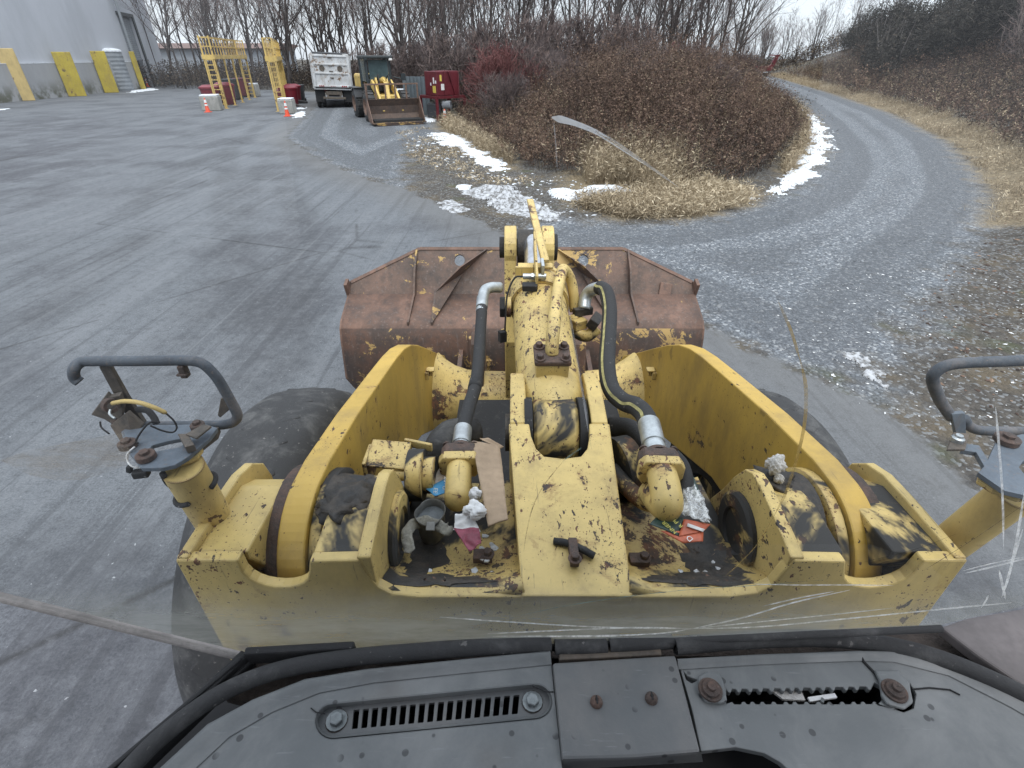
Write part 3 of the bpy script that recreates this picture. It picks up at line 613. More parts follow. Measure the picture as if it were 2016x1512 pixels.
def build_bucket():
    W = 1.70; cx = .095; t = .03
    prof = [(5.6, .06), (4.75, .10), (4.36, .26), (4.22, .44), (4.29, .84), (4.32, .93), (4.38, .985), (4.47, 1.01), (4.70, 1.10)]
    n = []
    for i in range(len(prof)):
        a = Vector(prof[max(i - 1, 0)]); c = Vector(prof[min(i + 1, len(prof) - 1)]); d = (c - a).normalized(); n.append(Vector((d.y, -d.x)))
    sh = MB()
    inn = [(p[0] + q.x * t, p[1] + q.y * t) for p, q in zip(prof, n)]
    k = len(prof); V = []
    nx = 24
    for i in range(nx + 1):
        x = cx - W + 2 * W * i / nx
        # ends bow outward slightly below the ridge
        V += [(x, y, z) for y, z in prof]
    fs = [(i * k + j, i * k + j + 1, (i + 1) * k + j + 1, (i + 1) * k + j) for i in range(nx) for j in range(k - 1)]
    mi = []
    sh.add(V, fs); sh.mi = [(2 if j <= 4 else 1 if j <= 7 else 0) for i in range(nx) for j in range(k - 1)]
    bucket = sh.build('bucket', ['rust', 'rust_red', 'rust_dark'], loader, smooth=True, solid=.03, angle=50)
    tag(bucket, 'rusty wide bucket with yellow paint left in patches')
    # sloped spill guard with two holes: outline in the plane from (4.70,1.10) to (5.02,1.47)
    def S(x, s): return (cx + x, 4.702 + .315 * s, 1.102 + .37 * s)
    outl = [S(-W, 0), S(W, 0), S(W - .005, .28), S(1.02, 1), S(-1.02, 1), S(-W + .005, .28)]
    hl = []
    for hx in (-.62, .62):
        c = Vector(S(hx, .76)); ux = Vector((1, 0, 0)); uy = (Vector(S(0, 1)) - Vector(S(0, 0))).normalized()
        hl.append([c + ux * .052 * math.cos(a) + uy * .06 * math.sin(a) for a in [i * math.pi / 9 for i in range(18)]])
    g = plate_hole(outl, hl, 'spill_guard', 'rust', loader, .024, 0); g.parent = bucket
    # rims along the guard's sloped and top edges
    e = MB(); q = [S(-W + .005, .28), S(-1.02, 1), S(1.02, 1), S(W - .005, .28)]
    for a, c in zip(q, q[1:]): e.bar(Vector(a) + Vector((0, 0, .004)), Vector(c) + Vector((0, 0, .004)), .03, .012, (0, -.75, .65))
    r = e.build('guard_rim', 'rust_red', loader); r.parent = bucket
    # gussets
    for x0, x1, s1 in ((-1.06, -1.06, .98), (1.06, 1.06, .98), (-.84, -.36, .98), (.84, .36, .98)):
        a = Vector(S(x0, -.02)); c = Vector(S(x1, s1)); lo = Vector((cx + x0 * 1.02, 4.31, .975)); up = Vector((0, -.14, .06))
        m = MB()
        up = Vector((0, -.075, .065)) if abs(x0) > 1 else Vector((0, -.15, .125))
        mid = a.lerp(c, .5)
        poly = [lo, lo + Vector((0, 0, .03)), a + up * .9, mid + up * .95, c + up * .12, c, mid, a]
        m.prism(poly, (.018, 0, 0)); w = m.build('gusset', 'rust', loader); w.parent = bucket
    for x in (-.50, -.16, .26, .56):        # lower ribs under the ridge
        m = MB(); m.prism([(cx + x, 4.31, .90), (cx + x, 4.24, .86), (cx + x, 4.19, .5), (cx + x, 4.28, .30)], (.022, 0, 0)); w = m.build('rib', 'rust_dark', loader); w.parent = bucket
    for sg in (-1, 1):                      # side cutters and end plates
        m = MB(); x = cx + sg * W
        m.prism([(x, 5.6, .06), (x, 4.75, .10), (x, 4.36, .26), (x, 4.22, .44), (x, 4.29, .84), (x, 4.32, .93), (x, 4.38, .985), (x, 4.70, 1.10), (x, 4.79, 1.22), (x, 5.3, .75)], (sg * .028, 0, 0))
        w = m.build('side_plate', 'rust_red', loader); w.parent = bucket
        m = MB(); m.box((x + sg * .02, 4.74, 1.17), (.03, .10, .15), rx(.3)); w = m.build('side_lug', 'rust_red', loader); w.parent = bucket
    m = MB(); m.box((cx + 1.42, 4.73, 1.14), (.12, .05, .16), rx(-.6) @ ry(.2)); m.box((cx + 1.43, 4.66, 1.08), (.10, .10, .03)); w = m.build('lifting_lug', 'rust_red', loader, bevel=.01); w.parent = bucket
    for x in (-.56, .44):                   # hinge ears towards the lift arms
        for d in (-.10, .10):
            m = MB(); m.prism([(cx + x + d + .06, 4.25, .75), (cx + x + d + .06, 4.22, .3), (cx + x + d + .06, 3.75, .38), (cx + x + d + .06, 3.72, .58), (cx + x + d + .06, 3.85, .68)], (.04, 0, 0)); w = m.build('hinge_ear', 'rust_dark', loader); w.parent = bucket
    m = MB(); m.box((cx - .36, 4.25, .62), (.16, .1, .06)); m.box((cx - .22, 4.27, .75), (.3, .05, .02)); w = m.build('wear_pad', 'rust_dark', loader); w.parent = bucket
build_bucket()

AXY, AXZ = 1.055, 1.868                      # lift arm pivot (Y, z)
def lift_arm(x0, x1, nm):
    r = .222
    prof = arc((AXY, AXZ), r, 250, 92, 26)
    prof += [(1.15, 2.088), (1.45, 2.04), (1.85, 1.955), (2.10, 1.90), (2.26, 1.855), (2.42, 1.79), (2.60, 1.69), (2.85, 1.53), (3.2, 1.30), (3.55, 1.08), (3.80, .84)]
    prof += [(3.90, .60), (3.84, .40), (3.65, .34), (3.45, .42), (3.0, .78), (2.4, 1.18), (1.7, 1.5), (1.2, 1.60)]
    m = MB(); m.prism([(x0, y, z) for y, z in prof], (x1 - x0, 0, 0))
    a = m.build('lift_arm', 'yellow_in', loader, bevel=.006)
    inner = x1 if abs(x1 - LX) < abs(x0 - LX) else x0; s = 1 if inner < LX else -1
    b = MB(); b.lathe((inner + s * .002, AXY, AXZ), (s, 0, 0), [(0, .205), (.028, .205), (.034, .196), (.034, .18), (.075, .18), (.08, .172), (.080, .15), (.135, .15)], 44)
    h = b.build('pivot_boss', 'yellow_grease', loader, smooth=True, angle=35); h.parent = a
    outx = x0 if inner == x1 else x1
    b = MB(); b.lathe((outx - s * .001, AXY, AXZ), (-s, 0, 0), [(0, .215), (.03, .215), (.03, .19), (.05, .19)], 44)
    h = b.build('pivot_seal_ring', 'rust_bolt', loader, smooth=True, angle=35); h.parent = a
    # small hose clip plate on the inner face
    p = (inner + s * .012, 2.72, 1.42)
    b = MB(); b.box(p, (.024, .07, .05)); b.box(Vector(p) + Vector((s * .02, .0, .03)), (.05, .05, .012)); b.lathe(p, (s, 0, 0), [(0, .014), (.03, .014), (.03, .001)], 8)
    h = b.build('clip_plate', 'yellow_worn', loader, bevel=.003); h.parent = a
    return a
lift_arm(-.62, -.543, 'l'); lift_arm(.975, .90, 'r')
m = MB(); xx = [(-.545, .33), (-.50, .285), (-.42, .235), (-.33, .205), (-.2, .195), (.0, .19), (.3, .19), (.55, .195), (.66, .205), (.76, .235), (.84, .285), (.902, .33)]
m.lathe((0, 3.12, .97), (1, 0, 0), xx, 36); m.build('cross_tube', 'yellow_worn', loader, smooth='all')

def tilt_lever():
    lv = None
    for x in (-.045, .175):
        pr = arc((3.02, 2.13), .125, -20, 200, 14) + [(2.80, 1.6), (2.95, 1.1), (3.05, .72), (3.35, .62), (3.4, .9), (3.22, 1.5)]
        m = MB(); m.prism([(x, y, z) for y, z in pr], (.072, 0, 0))
        o = m.build('tilt_lever_plate', 'yellow_worn', loader, bevel=.008)
    m = MB(); m.lathe((-.075, 3.02, 2.13), (1, 0, 0), [(0, .001), (0, .062), (.03, .062), (.03, .05), (.29, .05), (.29, .078), (.345, .078), (.345, .001)], 28); m.build('lever_pin', 'black', loader, smooth=True)
    m = MB(); m.lathe((.032, 3.02, 2.13), (1, 0, 0), [(0, .05), (0, .105), (.138, .105), (.138, .05)], 28); m.build('rod_eye', 'grease', loader, smooth=True)
    for x in (-.285, .43):                  # rusty support ears beside the lever on the cross tube
        m = MB(); m.prism([(x, 3.0, 1.10), (x, 3.10, 1.42), (x, 3.2, 1.50), (x, 3.34, 1.46), (x, 3.44, 1.0)], (.085, 0, 0)); m.build('lever_support', 'rust_dark', loader, bevel=.01)
tilt_lever()

CA, CB = Vector((LX - .008, 1.50, 1.925)), Vector((.132, 2.47, 2.085))    # tilt cylinder axis
def tilt_cylinder():
    ax = (CB - CA).normalized(); L = (CB - CA).length; R = .132
    m = MB(); m.lathe(CA, ax, [(.05, .05), (.06, .095), (.13, R), (L - .16, R), (L - .16, .147), (L - .05, .150), (L - .046, .144), (L - .035, .144), (L - .03, .150), (L + .0, .150), (L + .006, .14), (L + .006, .06)], 56)
    cyl = m.build('tilt_cylinder', 'yellow_worn', loader, smooth=True, angle=30)
    m = MB(); m.lathe(CB - ax * .02, ax, [(0, .055), (.62, .055)], 24); o = m.build('piston_rod', 'chrome', loader, smooth=True); o.parent = cyl
    m = MB(); m.lathe((LX - .088, CA.y, CA.z - .01), (1, 0, 0), [(0, .05), (0, .115), (.012, .125), (.148, .125), (.16, .115), (.16, .05)], 40)
    m.lathe(CA + ax * .02, ax, [(0, .085), (.15, .10)], 30); o = m.build('cylinder_eye', 'yellow_grease', loader, smooth=True, angle=35); o.parent = cyl
    for s in (-1, 1):
        m = MB(); m.lathe((LX - .008 + s * .082, CA.y, CA.z - .01), (s, 0, 0), [(0, .10), (.002, .132), (.030, .132), (.032, .10)], 36)
        o = m.build('eye_seal', 'black', loader, smooth=True); o.parent = cyl
    up = Vector((0, 0, 1)); up = (up - ax * up.dot(ax)).normalized(); sx = Vector((1, 0, 0))
    # rectangular port block with a bolted flange near the rear end
    c = CA + ax * .215 + up * .115; Rm = Matrix((sx, ax, up)).transposed()
    m = MB(); m.box(c + up * .022, (.125, .105, .075), Rm); o = m.build('port_block', 'yellow_worn', loader, bevel=.008); o.parent = cyl
    m = MB(); m.box(c + up * .072, (.138, .112, .022), Rm); o = m.build('port_flange', 'rust_bolt', loader, bevel=.006); o.parent = cyl
    for i in (-1, 1):
        for j in (-1, 1):
            m = MB(); m.hexbolt(c + up * .083 + sx * i * .048 + ax * j * .035, up, .0135, .022); o = m.build('bolt', 'rust_bolt', loader); o.parent = cyl
    # steel oil pipe running from the flange to the right-hand port
    s0 = c + up * .075
    pts = [s0, s0 + up * .035 + ax * .02, s0 + up * .060 + ax * .09 + sx * .01, CA + ax * .62 + up * .20 + sx * .055, CA + ax * .80 + up * .195 + sx * .09, CA + ax * .90 + up * .165 + sx * .115, CA + ax * .92 + up * .10 + sx * .155, CA + ax * .89 + up * .02 + sx * .175, CA + ax * .86 - up * .05 + sx * .18]
    m = MB(); m.tube(smoothpath(pts, 6), .0255, 16); o = m.build('oil_pipe', 'yellow_worn', loader, smooth='all'); o.parent = cyl
    e = CA + ax * .80 - up * .02 + sx * .185
    m = MB(); m.box(e + Vector((.0, 0, -.05)), (.07, .09, .05), rz(.5)); m.tube(smoothpath([e + Vector((-.02, .02, -.02)), e + Vector((0, -.02, -.09)), e + Vector((.05, -.05, -.10)), e + Vector((.10, -.04, -.06))], 5), .03, 14); o = m.build('pipe_elbow', 'yellow_grease', loader, smooth=True, bevel=.004); o.parent = cyl
    m = MB(); m.box(e + Vector((.085, -.03, -.03)), (.05, .10, .05), rz(-.4) @ ry(.5)); m.box(e + Vector((.03, .02, .0)), (.10, .03, .04), rz(.3)); o = m.build('hose_flange', 'grease', loader, bevel=.004); o.parent = cyl
    # left-hand port near the cap
    p = CA + ax * (L - .16) - sx * .14
    m = MB(); m.lathe(p, (-1, 0, 0), [(0, .05), (.022, .05), (.022, .044), (.05, .044), (.05, .001)], 20); o = m.build('port_flange', 'yellow', loader, smooth=True); o.parent = cyl
    m = MB(); m.lathe(p - sx * .03, (-1, 0, 0), [(0, .054), (.026, .054), (.026, .001)], 6); o = m.build('hose_flange', 'black', loader, bevel=.004); o.parent = cyl
    # proximity switch bracket, plates and wire
    q = CA + ax * (L - .05)
    m = MB()
    m.box(q - sx * .055 + up * .150 - ax * .03, (.13, .012, .055), Rm); m.box(q - sx * .02 + up * .165, (.17, .045, .010), Rm)
    m.prism([q + up * .12 - sx * .028 - ax * .16, q + up * .20 - sx * .028 - ax * .16, q + up * .25 - sx * .028 - ax * .02, q + up * .30 - sx * .028 + ax * .10, q + up * .27 - sx * .028 + ax * .11, q + up * .15 - sx * .028 - ax * .02], sx * .012)
    o = m.build('switch_bracket', 'yellow', loader, bevel=.002); o.parent = cyl
    m = MB(); m.lathe(q - sx * .085 + up * .165 - ax * .10, sx, [(0, .001), (0, .014), (.11, .014), (.11, .001)], 14); m.lathe(q - sx * .045 + up * .165 - ax * .10, sx, [(0, .018), (.012, .018), (.012, .01)], 6); m.box(q + sx * .008 + up * .175 - ax * .07, (.014, .075, .10), Rm)
    o = m.build('proximity_switch', 'zinc', loader, bevel=.001); o.parent = cyl
    m = MB(); m.box(q - sx * .055 + up * .145 - ax * .16, (.07, .04, .03), Rm); o = m.build('connector', 'black', loader, bevel=.003); o.parent = cyl
    w0 = q - sx * .085 + up * .165 - ax * .10
    m = MB(); m.tube(smoothpath([w0, w0 - sx * .04 - up * .01, w0 - sx * .075 - up * .08 - ax * .04, w0 - sx * .085 - up * .19 - ax * .09, w0 - sx * .088 - up * .26 - ax * .10], 5), .0045, 8); m.box(w0 - sx * .10 - up * .27 - ax * .11, (.035, .03, .055), rz(.4)); o = m.build('sensor_wire', 'black', loader); o.parent = cyl
    m = MB(); m.bar(q + up * .20 + sx * .025 - ax * .02, Vector((.105, 3.06, 2.395)), .038, .016); o = m.build('level_indicator', 'yellow', loader, bevel=.002); o.parent = cyl
tilt_cylinder()

def hose(path, r, nm, stripe=False):
    m = MB(); P = smoothpath(path, 8); m.tube(P, r, 18); h = m.build('hydraulic_hose', 'hose', loader, smooth='all')
    return h, P
def sleeve(h, a, b, r, mat='zinc', nm='ferrule'):
    a = Vector(a); b = Vector(b); d = b - a; L = d.length
    m = MB(); m.lathe(a, d, [(0, r * .8), (0, r), (L * .08, r * 1.04), (L * .70, r * 1.04), (L * .72, r * .92), (L * .78, r * .92), (L * .80, r), (L, r), (L, r * .7)], 24)
    o = m.build(nm, mat, loader, smooth=True); o.parent = h; return o
def flange_elbow(h, c, ax, r, foot, side):
    """bolted flange pair and the yellow elbow pipe below it"""
    c = Vector(c); ax = Vector(ax).normalized(); u = ax.orthogonal().normalized()
    x = Vector((1, 0, 0)); x = (x - ax * x.dot(ax)).normalized(); y = ax.cross(x)
    def plate(mb, o, w, d, t):
        pts = [(-w, -d * .5), (-w * .75, -d), (w * .75, -d), (w, -d * .5), (w, d * .5), (w * .75, d), (-w * .75, d), (-w, d * .5)]
        mb.prism([o + x * p + y * q for p, q in pts], ax * t)
    m = MB(); plate(m, c, .062, .042, .040); m.lathe(c + ax * .036, ax, [(0, .045), (.02, .040), (.02, .03)], 20); o = m.build('flange_clamp', 'rust_bolt', loader, bevel=.006); o.parent = h
    m = MB(); plate(m, c - ax * .036, .067, .047, .034); o = m.build('pipe_flange', 'yellow_worn', loader, bevel=.005); o.parent = h
    for i in (-1, 1):
        for j in (-1, 1):
            m = MB(); m.hexbolt(c + x * i * .045 + y * j * .028 + ax * .040, ax, .009, .014); o = m.build('bolt', 'rust_bolt', loader); o.parent = h
    m = MB(); foot = Vector(foot); p0 = c - ax * .03
    m.tube(smoothpath([p0, p0 - ax * .06, p0 - ax * .11 + (foot - p0) * .18, foot * .7 + p0 * .3 - Vector((0, 0, .01)), foot], 6), [r] * 24 + [r], 20)
    o = m.build('elbow_pipe', 'yellow', loader, smooth='all'); o.parent = h
# left hose
pL = [AD(985, 566, 2.50), AD(968, 566, 2.47), AD(955, 572, 2.44), AD(950, 590, 2.40)]
m = MB(); m.tube(smoothpath(pL, 6), .026, 16); elbow = m
hl, P = hose([AD(949, 605, 2.36), AD(946, 650, 2.28), AD(943, 700, 2.18), AD(937, 755, 2.05), AD(925, 795, 1.93), AD(915, 830, 1.84), AD(911, 850, 1.79)], .0255, 'l')
o = elbow.build('hose_elbow', 'zinc', loader, smooth='all'); o.parent = hl
sleeve(hl, AD(950, 586, 2.40), AD(948, 614, 2.345), .0265); sleeve(hl, AD(912, 843, 1.80), AD(907, 888, 1.72), .0305)
m = MB(); m.tube(smoothpath([AD(938, 748, 2.07), AD(934, 766, 2.02)], 3), .0275, 18); o = m.build('hose_wrap', 'black', loader, smooth='all'); o.parent = hl
flange_elbow(hl, AD(906, 905, 1.685), AD(908, 880, 1.73) - AD(906, 905, 1.685), .041, AD(906, 975, 1.66), -1)
# right hose
hr, P = hose([AD(1180, 566, 2.45), AD(1193, 575, 2.40), AD(1200, 610, 2.32), AD(1198, 660, 2.20), AD(1195, 720, 2.05), AD(1203, 765, 1.95), AD(1226, 790, 1.88), AD(1252, 800, 1.82), AD(1270, 818, 1.76), AD(1277, 840, 1.70)], .034, 'r')
m = MB(); m.tube(smoothpath([AD(1150, 610, 2.52), AD(1152, 590, 2.53), AD(1162, 573, 2.51), AD(1182, 566, 2.45)], 6), .031, 16); o = m.build('hose_elbow', 'zinc', loader, smooth='all'); o.parent = hr
def stripe_on(P, r, wid):
    vs = []; n = len(P)
    for i in range(n):
        T = (P[min(i + 1, n - 1)] - P[max(i - 1, 0)]).normalized(); view = (Vector((0, 0, 2.7)) - P[i]).normalized(); side = T.cross(Vector((0.25, -.5, .83))).normalized()
        if side.x > 0: side = -side
        up = (Vector((0, -.55, .83)) - T * Vector((0, -.55, .83)).dot(T)).normalized()
        d1 = (side * .80 + up * .60).normalized(); tt = T.cross(d1).normalized()
        vs += [P[i] + d1 * (r + .0012) + tt * wid, P[i] + d1 * (r + .0012) - tt * wid]
    return MB().add(vs, [(2 * i, 2 * i + 1, 2 * i + 3, 2 * i + 2) for i in range(n - 1)])
o = stripe_on(P, .034, .0055).build('hose_stripe', simple('hose_stripe_print', (.42, .38, .16), .7, 0, .5, 30), loader, smooth='all'); o.parent = hr
sleeve(hr, AD(1277, 832, 1.70), AD(1291, 893, 1.59), .0355); 
flange_elbow(hr, AD(1298, 917, 1.545), AD(1291, 890, 1.595) - AD(1298, 917, 1.545), .045, AD(1283, 985, 1.56), 1)
m = MB(); m.tube(smoothpath([AD(1205, 925, 1.75), AD(1240, 965, 1.66), AD(1275, 990, 1.58), AD(1310, 985, 1.53)], 6), .028, 14); m.build('deck_pipe', 'yellow_grease', loader, smooth='all')

# ---- front frame: rear face, tower plates, decks
def front_frame():
    Y0 = .79; T = .03
    zt = 2.088
    def notch(cx, r, zb, n=12):
        return [(cx + r * math.cos(math.pi + math.pi * i / n), zb + (zt - zb) * 1 - 0 * i if False else zt - (zt - zb) * math.sin(math.pi * i / n) ** .6) for i in range(n + 1)]
    L = -.805; R = 1.09; zm = 1.952
    up = [(L, zt), (-.655, zt)] + notch(-.575, .082, 1.985)[1:-1] + [(-.485, zt - .004), (-.365, zt)]
    up += [(-.352, 2.03), (-.335, 1.985), (-.305, 1.957), (-.24, zm - .006), (LX - .15, zm - .006), (LX + .15, zm - .006), (.56, zm - .004), (.62, 1.962), (.648, 1.99), (.66, 2.04), (.675, zt)]
    up += [(.80, zt - .004)] + notch(.895, .085, 1.985)[1:-1] + [(.985, zt), (R, zt)]
    poly = up + [(R, .95), (L, .95)]
    m = MB(); m.prism([(x, Y0, z) for x, z in poly], (0, T, 0))
    fr = m.build('front_frame', 'yellow', loader, bevel=.005)
    def part(mb, name, mat, **k): o = mb.build(name, mat, loader, **k); o.parent = fr; return o
    # outer cheeks (raised rim) and the slab between cheek and arm slot
    for s, x in ((-1, -.805), (1, 1.09)):
        pr = [(Y0 + .004, .95), (Y0 + .004, 2.094), (.98, 2.098), (1.08, 2.095), (1.15, 2.075), (1.20, 2.03), (1.22, 1.96), (1.22, .95)]
        mb = MB(); mb.prism([(x - s * .002, y, z) for y, z in pr], (-s * .028, 0, 0)); part(mb, 'cheek_plate', 'yellow_worn', bevel=.005)
        xi = x - s * .028; xo = x - s * .155
        mb = MB(); mb.prism([(xi, Y0 + .034, 2.05), (xi, Y0 + .034, 2.078), (xi, 1.06, 2.070), (xi, 1.13, 2.03), (xi, 1.13, 1.9), (xi, .9, 1.9)], (xo - xi, 0, 0)); part(mb, 'tower_cap', 'yellow_worn' if s < 0 else 'yellow_black', bevel=.006)
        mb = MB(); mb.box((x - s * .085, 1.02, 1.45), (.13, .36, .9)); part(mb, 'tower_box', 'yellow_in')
    # inner tower plates with peaked outline, ledge between arm slot and inner plate
    for s, x in ((-1, -.372), (1, .70)):
        pr = [(Y0 + .004, 1.2), (Y0 + .004, 2.094), (.90, 2.115), (1.00, 2.13), (1.05, 2.128), (1.09, 2.105), (1.13, 2.04), (1.17, 1.95), (1.22, 1.86), (1.26, 1.75), (1.26, 1.2)]
        mb = MB(); mb.prism([(x, y, z) for y, z in pr], (-s * .034, 0, 0)); ip = part(mb, 'inner_tower_plate', 'yellow_worn', bevel=.004)
        xin = x - s * .034
        mb = MB(); mb.lathe((xin - s * .001, 1.02, 1.93), (-s, 0, 0), [(0, .115), (.012, .115), (.018, .105), (.018, .07), (.010, .065), (.010, .001)], 36); part(mb, 'pin_cover', 'yellow_black', smooth=True, angle=30)
        xs = x + s * .115
        mb = MB(); mb.prism([(x + s * .003, Y0 + .034, 2.0), (x + s * .003, Y0 + .034, 2.072), (x + s * .003, .97, 2.085), (x + s * .003, 1.12, 2.055), (x + s * .003, 1.16, 1.98), (x + s * .003, 1.1, 1.9)], (xs - x, 0, 0)); part(mb, 'tower_cap', 'yellow_grease', bevel=.006)
        mb = MB(); mb.lathe((x + s * .03, 1.05, 1.93), (s, 0, 0), [(0, .13), (.10, .145), (.12, .15)], 30); part(mb, 'grease_build_up', 'grease', smooth='all')
    # trough decks
    for a, b, mt in ((-.335, LX - .14, 'yellow_grease'), (LX + .14, .662, 'yellow_grease')):
        mb = MB(); ny = 12; nx = 6; V = []
        for i in range(ny + 1):
            t = i / ny; y = Y0 + .012 + (1.33 - Y0) * t
            for j in range(nx + 1):
                u = j / nx; z = 1.944 - .085 * sstep(0, .35, t) - .05 * t + .05 * abs(2 * u - 1) ** 4 * (1 if True else 0) * .6
                V.append((a + (b - a) * u, y, float(z)))
        mb.add(V, [(i * (nx + 1) + j, i * (nx + 1) + j + 1, (i + 1) * (nx + 1) + j + 1, (i + 1) * (nx + 1) + j) for i in range(ny) for j in range(nx)]); part(mb, 'trough_deck', mt, smooth='all', solid=.02)
    # black grease smeared over the trough corners
    def zdeck(y, u): t = (y - Y0 - .012) / (1.33 - Y0); return 1.944 - .085 * float(sstep(0, .35, t)) - .05 * t + .03 * abs(2 * u - 1) ** 4
    for a, b, cx_, cy_, rx_, ry_, sd in ((-.335, LX - .14, -.27, .98, .065, .13, 1), (-.335, LX - .14, -.20, .86, .12, .035, 2), (LX + .14, .662, .575, .97, .075, .13, 3), (LX + .14, .662, .50, .865, .13, .04, 4)):
        N = 40; V = [(cx_, cy_, zdeck(cy_, (cx_ - a) / (b - a)) + .004)]
        for k in (.5, 1):
            for i in range(N):
                w = 2 * math.pi * i / N; q = 1 + .22 * math.sin(3 * w + sd) + .16 * math.sin(7 * w + 2 * sd) + .10 * math.sin(13 * w + sd * 3); x = cx_ + rx_ * k * q * math.cos(w); y = cy_ + ry_ * k * q * math.sin(w); x = min(max(x, a + .012), b - .012); y = min(max(y, Y0 + .03), 1.32); V.append((x, y, zdeck(y, (x - a) / (b - a)) + (.0045 if k < 1 else .0015)))
        mb = MB().add(V, [(0, 1 + i, 1 + (i + 1) % N) for i in range(N)] + [(1 + i, 1 + N + i, 1 + N + (i + 1) % N, 1 + (i + 1) % N) for i in range(N)]); part(mb, 'grease_smear', 'grease', smooth='all')
    # centre bracket: sloping top plate with U notch, two cheeks
    zf = lambda y: 1.955 + (y - Y0) * .10
    wf = lambda y: .140 + (y - Y0) * .058
    pl = [(-wf(Y0), Y0 - .004), (wf(Y0), Y0 - .004), (wf(1.42), 1.42), (.105, 1.42), (.100, 1.36), (.085, 1.30), (.06, 1.265), (0, 1.255), (-.06, 1.265), (-.085, 1.30), (-.100, 1.36), (-.105, 1.42), (-wf(1.42), 1.42)]
    o = plate_hole([(LX + x, y, zf(y)) for x, y in pl], [], 'bracket_plate', 'yellow_worn', loader, .03, .004); o.parent = fr; tag(o, 'broad chipped centre plate with a U-shaped notch')
    for s in (-1, 1):
        xo = lambda y: LX + s * wf(y)
        top = [(1.425, zf(1.425) + .002), (1.50, 2.035), (1.62, 2.05), (1.72, 2.04), (1.76, 2.0), (1.76, 1.5), (1.0, 1.3)]
        mb = MB(); mb.prism([(LX + s * .172, y, z) for y, z in top], (-s * .058, 0, 0)); part(mb, 'bracket_cheek', 'yellow_worn', bevel=.005)
        mb = MB(); mb.prism([(LX + s * (wf(Y0) - .002), Y0 + .02, zf(Y0) - .031), (LX + s * (wf(1.42) - .002), 1.42, zf(1.42) - .031), (LX + s * (wf(1.42) - .002), 1.42, 1.4), (LX + s * (wf(Y0) - .002), Y0 + .02, 1.4)], (-s * .03, 0, 0)); part(mb, 'bracket_side', 'yellow_worn')
    mb = MB(); mb.lathe((LX - .19, CA.y, CA.z - .01), (1, 0, 0), [(0, .001), (0, .07), (.36, .07), (.36, .001)], 24); part(mb, 'bracket_pin', 'grease', smooth=True)
    # hose clip, lugs and bolts on the plates
    p = Vector((LX + .0, .90, zf(.90)))
    mb = MB(); mb.box(p + Vector((0, 0, .016)), (.024, .075, .03)); mb.hexbolt(p + Vector((0, -.03, .025)), (0, 0, 1), .012, .02); part(mb, 'hose_clamp', 'rust_bolt', bevel=.004)
    mb = MB(); mb.tube(smoothpath([p + Vector((-.05, .04, .012)), p + Vector((-.015, .03, .016)), p + Vector((.02, .01, .018)), p + Vector((.055, -.01, .012))], 4), .010, 10); part(mb, 'hose_stub', 'black', smooth='all')
    for q in (AD(950, 1082, 1.46), AD(1262, 1082, 1.44)):
        q = Vector((q.x, q.y, 1.868)); mb = MB(); mb.box(q + Vector((0, 0, .012)), (.055, .035, .022)); mb.hexbolt(q + Vector((.014, 0, .02)), (0, 0, 1), .013, .018); part(mb, 'deck_clamp', 'rust_bolt', bevel=.005)
    # switch box on the left and plumbing behind the decks
    b0 = AD(765, 895, 1.66)
    mb = MB(); mb.box(b0, (.13, .10, .012), rx(.35) @ rz(-.1)); mb.box(b0 + Vector((-.07, 0, -.05)), (.012, .10, .11)); mb.box(b0 + Vector((.06, .02, -.06)), (.012, .07, .12)); mb.box(b0 + Vector((.09, .05, .0)), (.10, .012, .03), rz(-.3)); part(mb, 'sensor_guard', 'yellow_worn', bevel=.003)
    q = AD(818, 935, 1.66); mb = MB(); mb.lathe(q + Vector((-.02, 0, 0)), (1, 0, .0), [(0, .001), (0, .085), (.05, .085), (.05, .06), (.085, .06), (.085, .001)], 26); part(mb, 'pin_boss', 'yellow_grease', smooth=True)
    mb = MB(); mb.lathe(q + Vector((-.10, -.01, .01)), (1, 0, 0), [(0, .001), (0, .02), (.09, .02)], 14); part(mb, 'pin', 'yellow', smooth=True)
    mb = MB(); mb.lathe(AD(1228, 925, 1.80), (1, .3, 0), [(-.03, .001), (-.03, .12), (.03, .12), (.03, .08)], 26); part(mb, 'pin_boss', 'yellow_grease', smooth=True)
    mb = MB(); mb.tube(smoothpath([AD(1325, 895, 1.62), AD(1345, 920, 1.58), AD(1350, 960, 1.52), AD(1330, 990, 1.5)], 5), .022, 12); mb.tube(smoothpath([AD(1200, 840, 2.05), AD(1240, 845, 2.0), AD(1275, 880, 1.9), AD(1290, 920, 1.8)], 5), .04, 12); part(mb, 'hidden_hose', 'black', smooth='all')
    mb = MB(); mb.tube(smoothpath([AD(860, 900, 2.0), AD(885, 860, 2.15), AD(930, 850, 2.25)], 5), .07, 14); part(mb, 'hidden_hose', 'tyre', smooth='all')
    # dark belly: lower frame, axle housing
    mb = MB(); mb.box((LX, 1.75, .95), (1.02, 2.0, .5)); mb.box((LX, 1.34, 1.5), (.98, .04, .6)); part(mb, 'lower_frame', 'black')
    mb = MB(); mb.lathe((-1.0, 1.79, .87), (1, 0, 0), [(0, .2), (2.3, .2)], 24); part(mb, 'axle', 'grease', smooth=True)
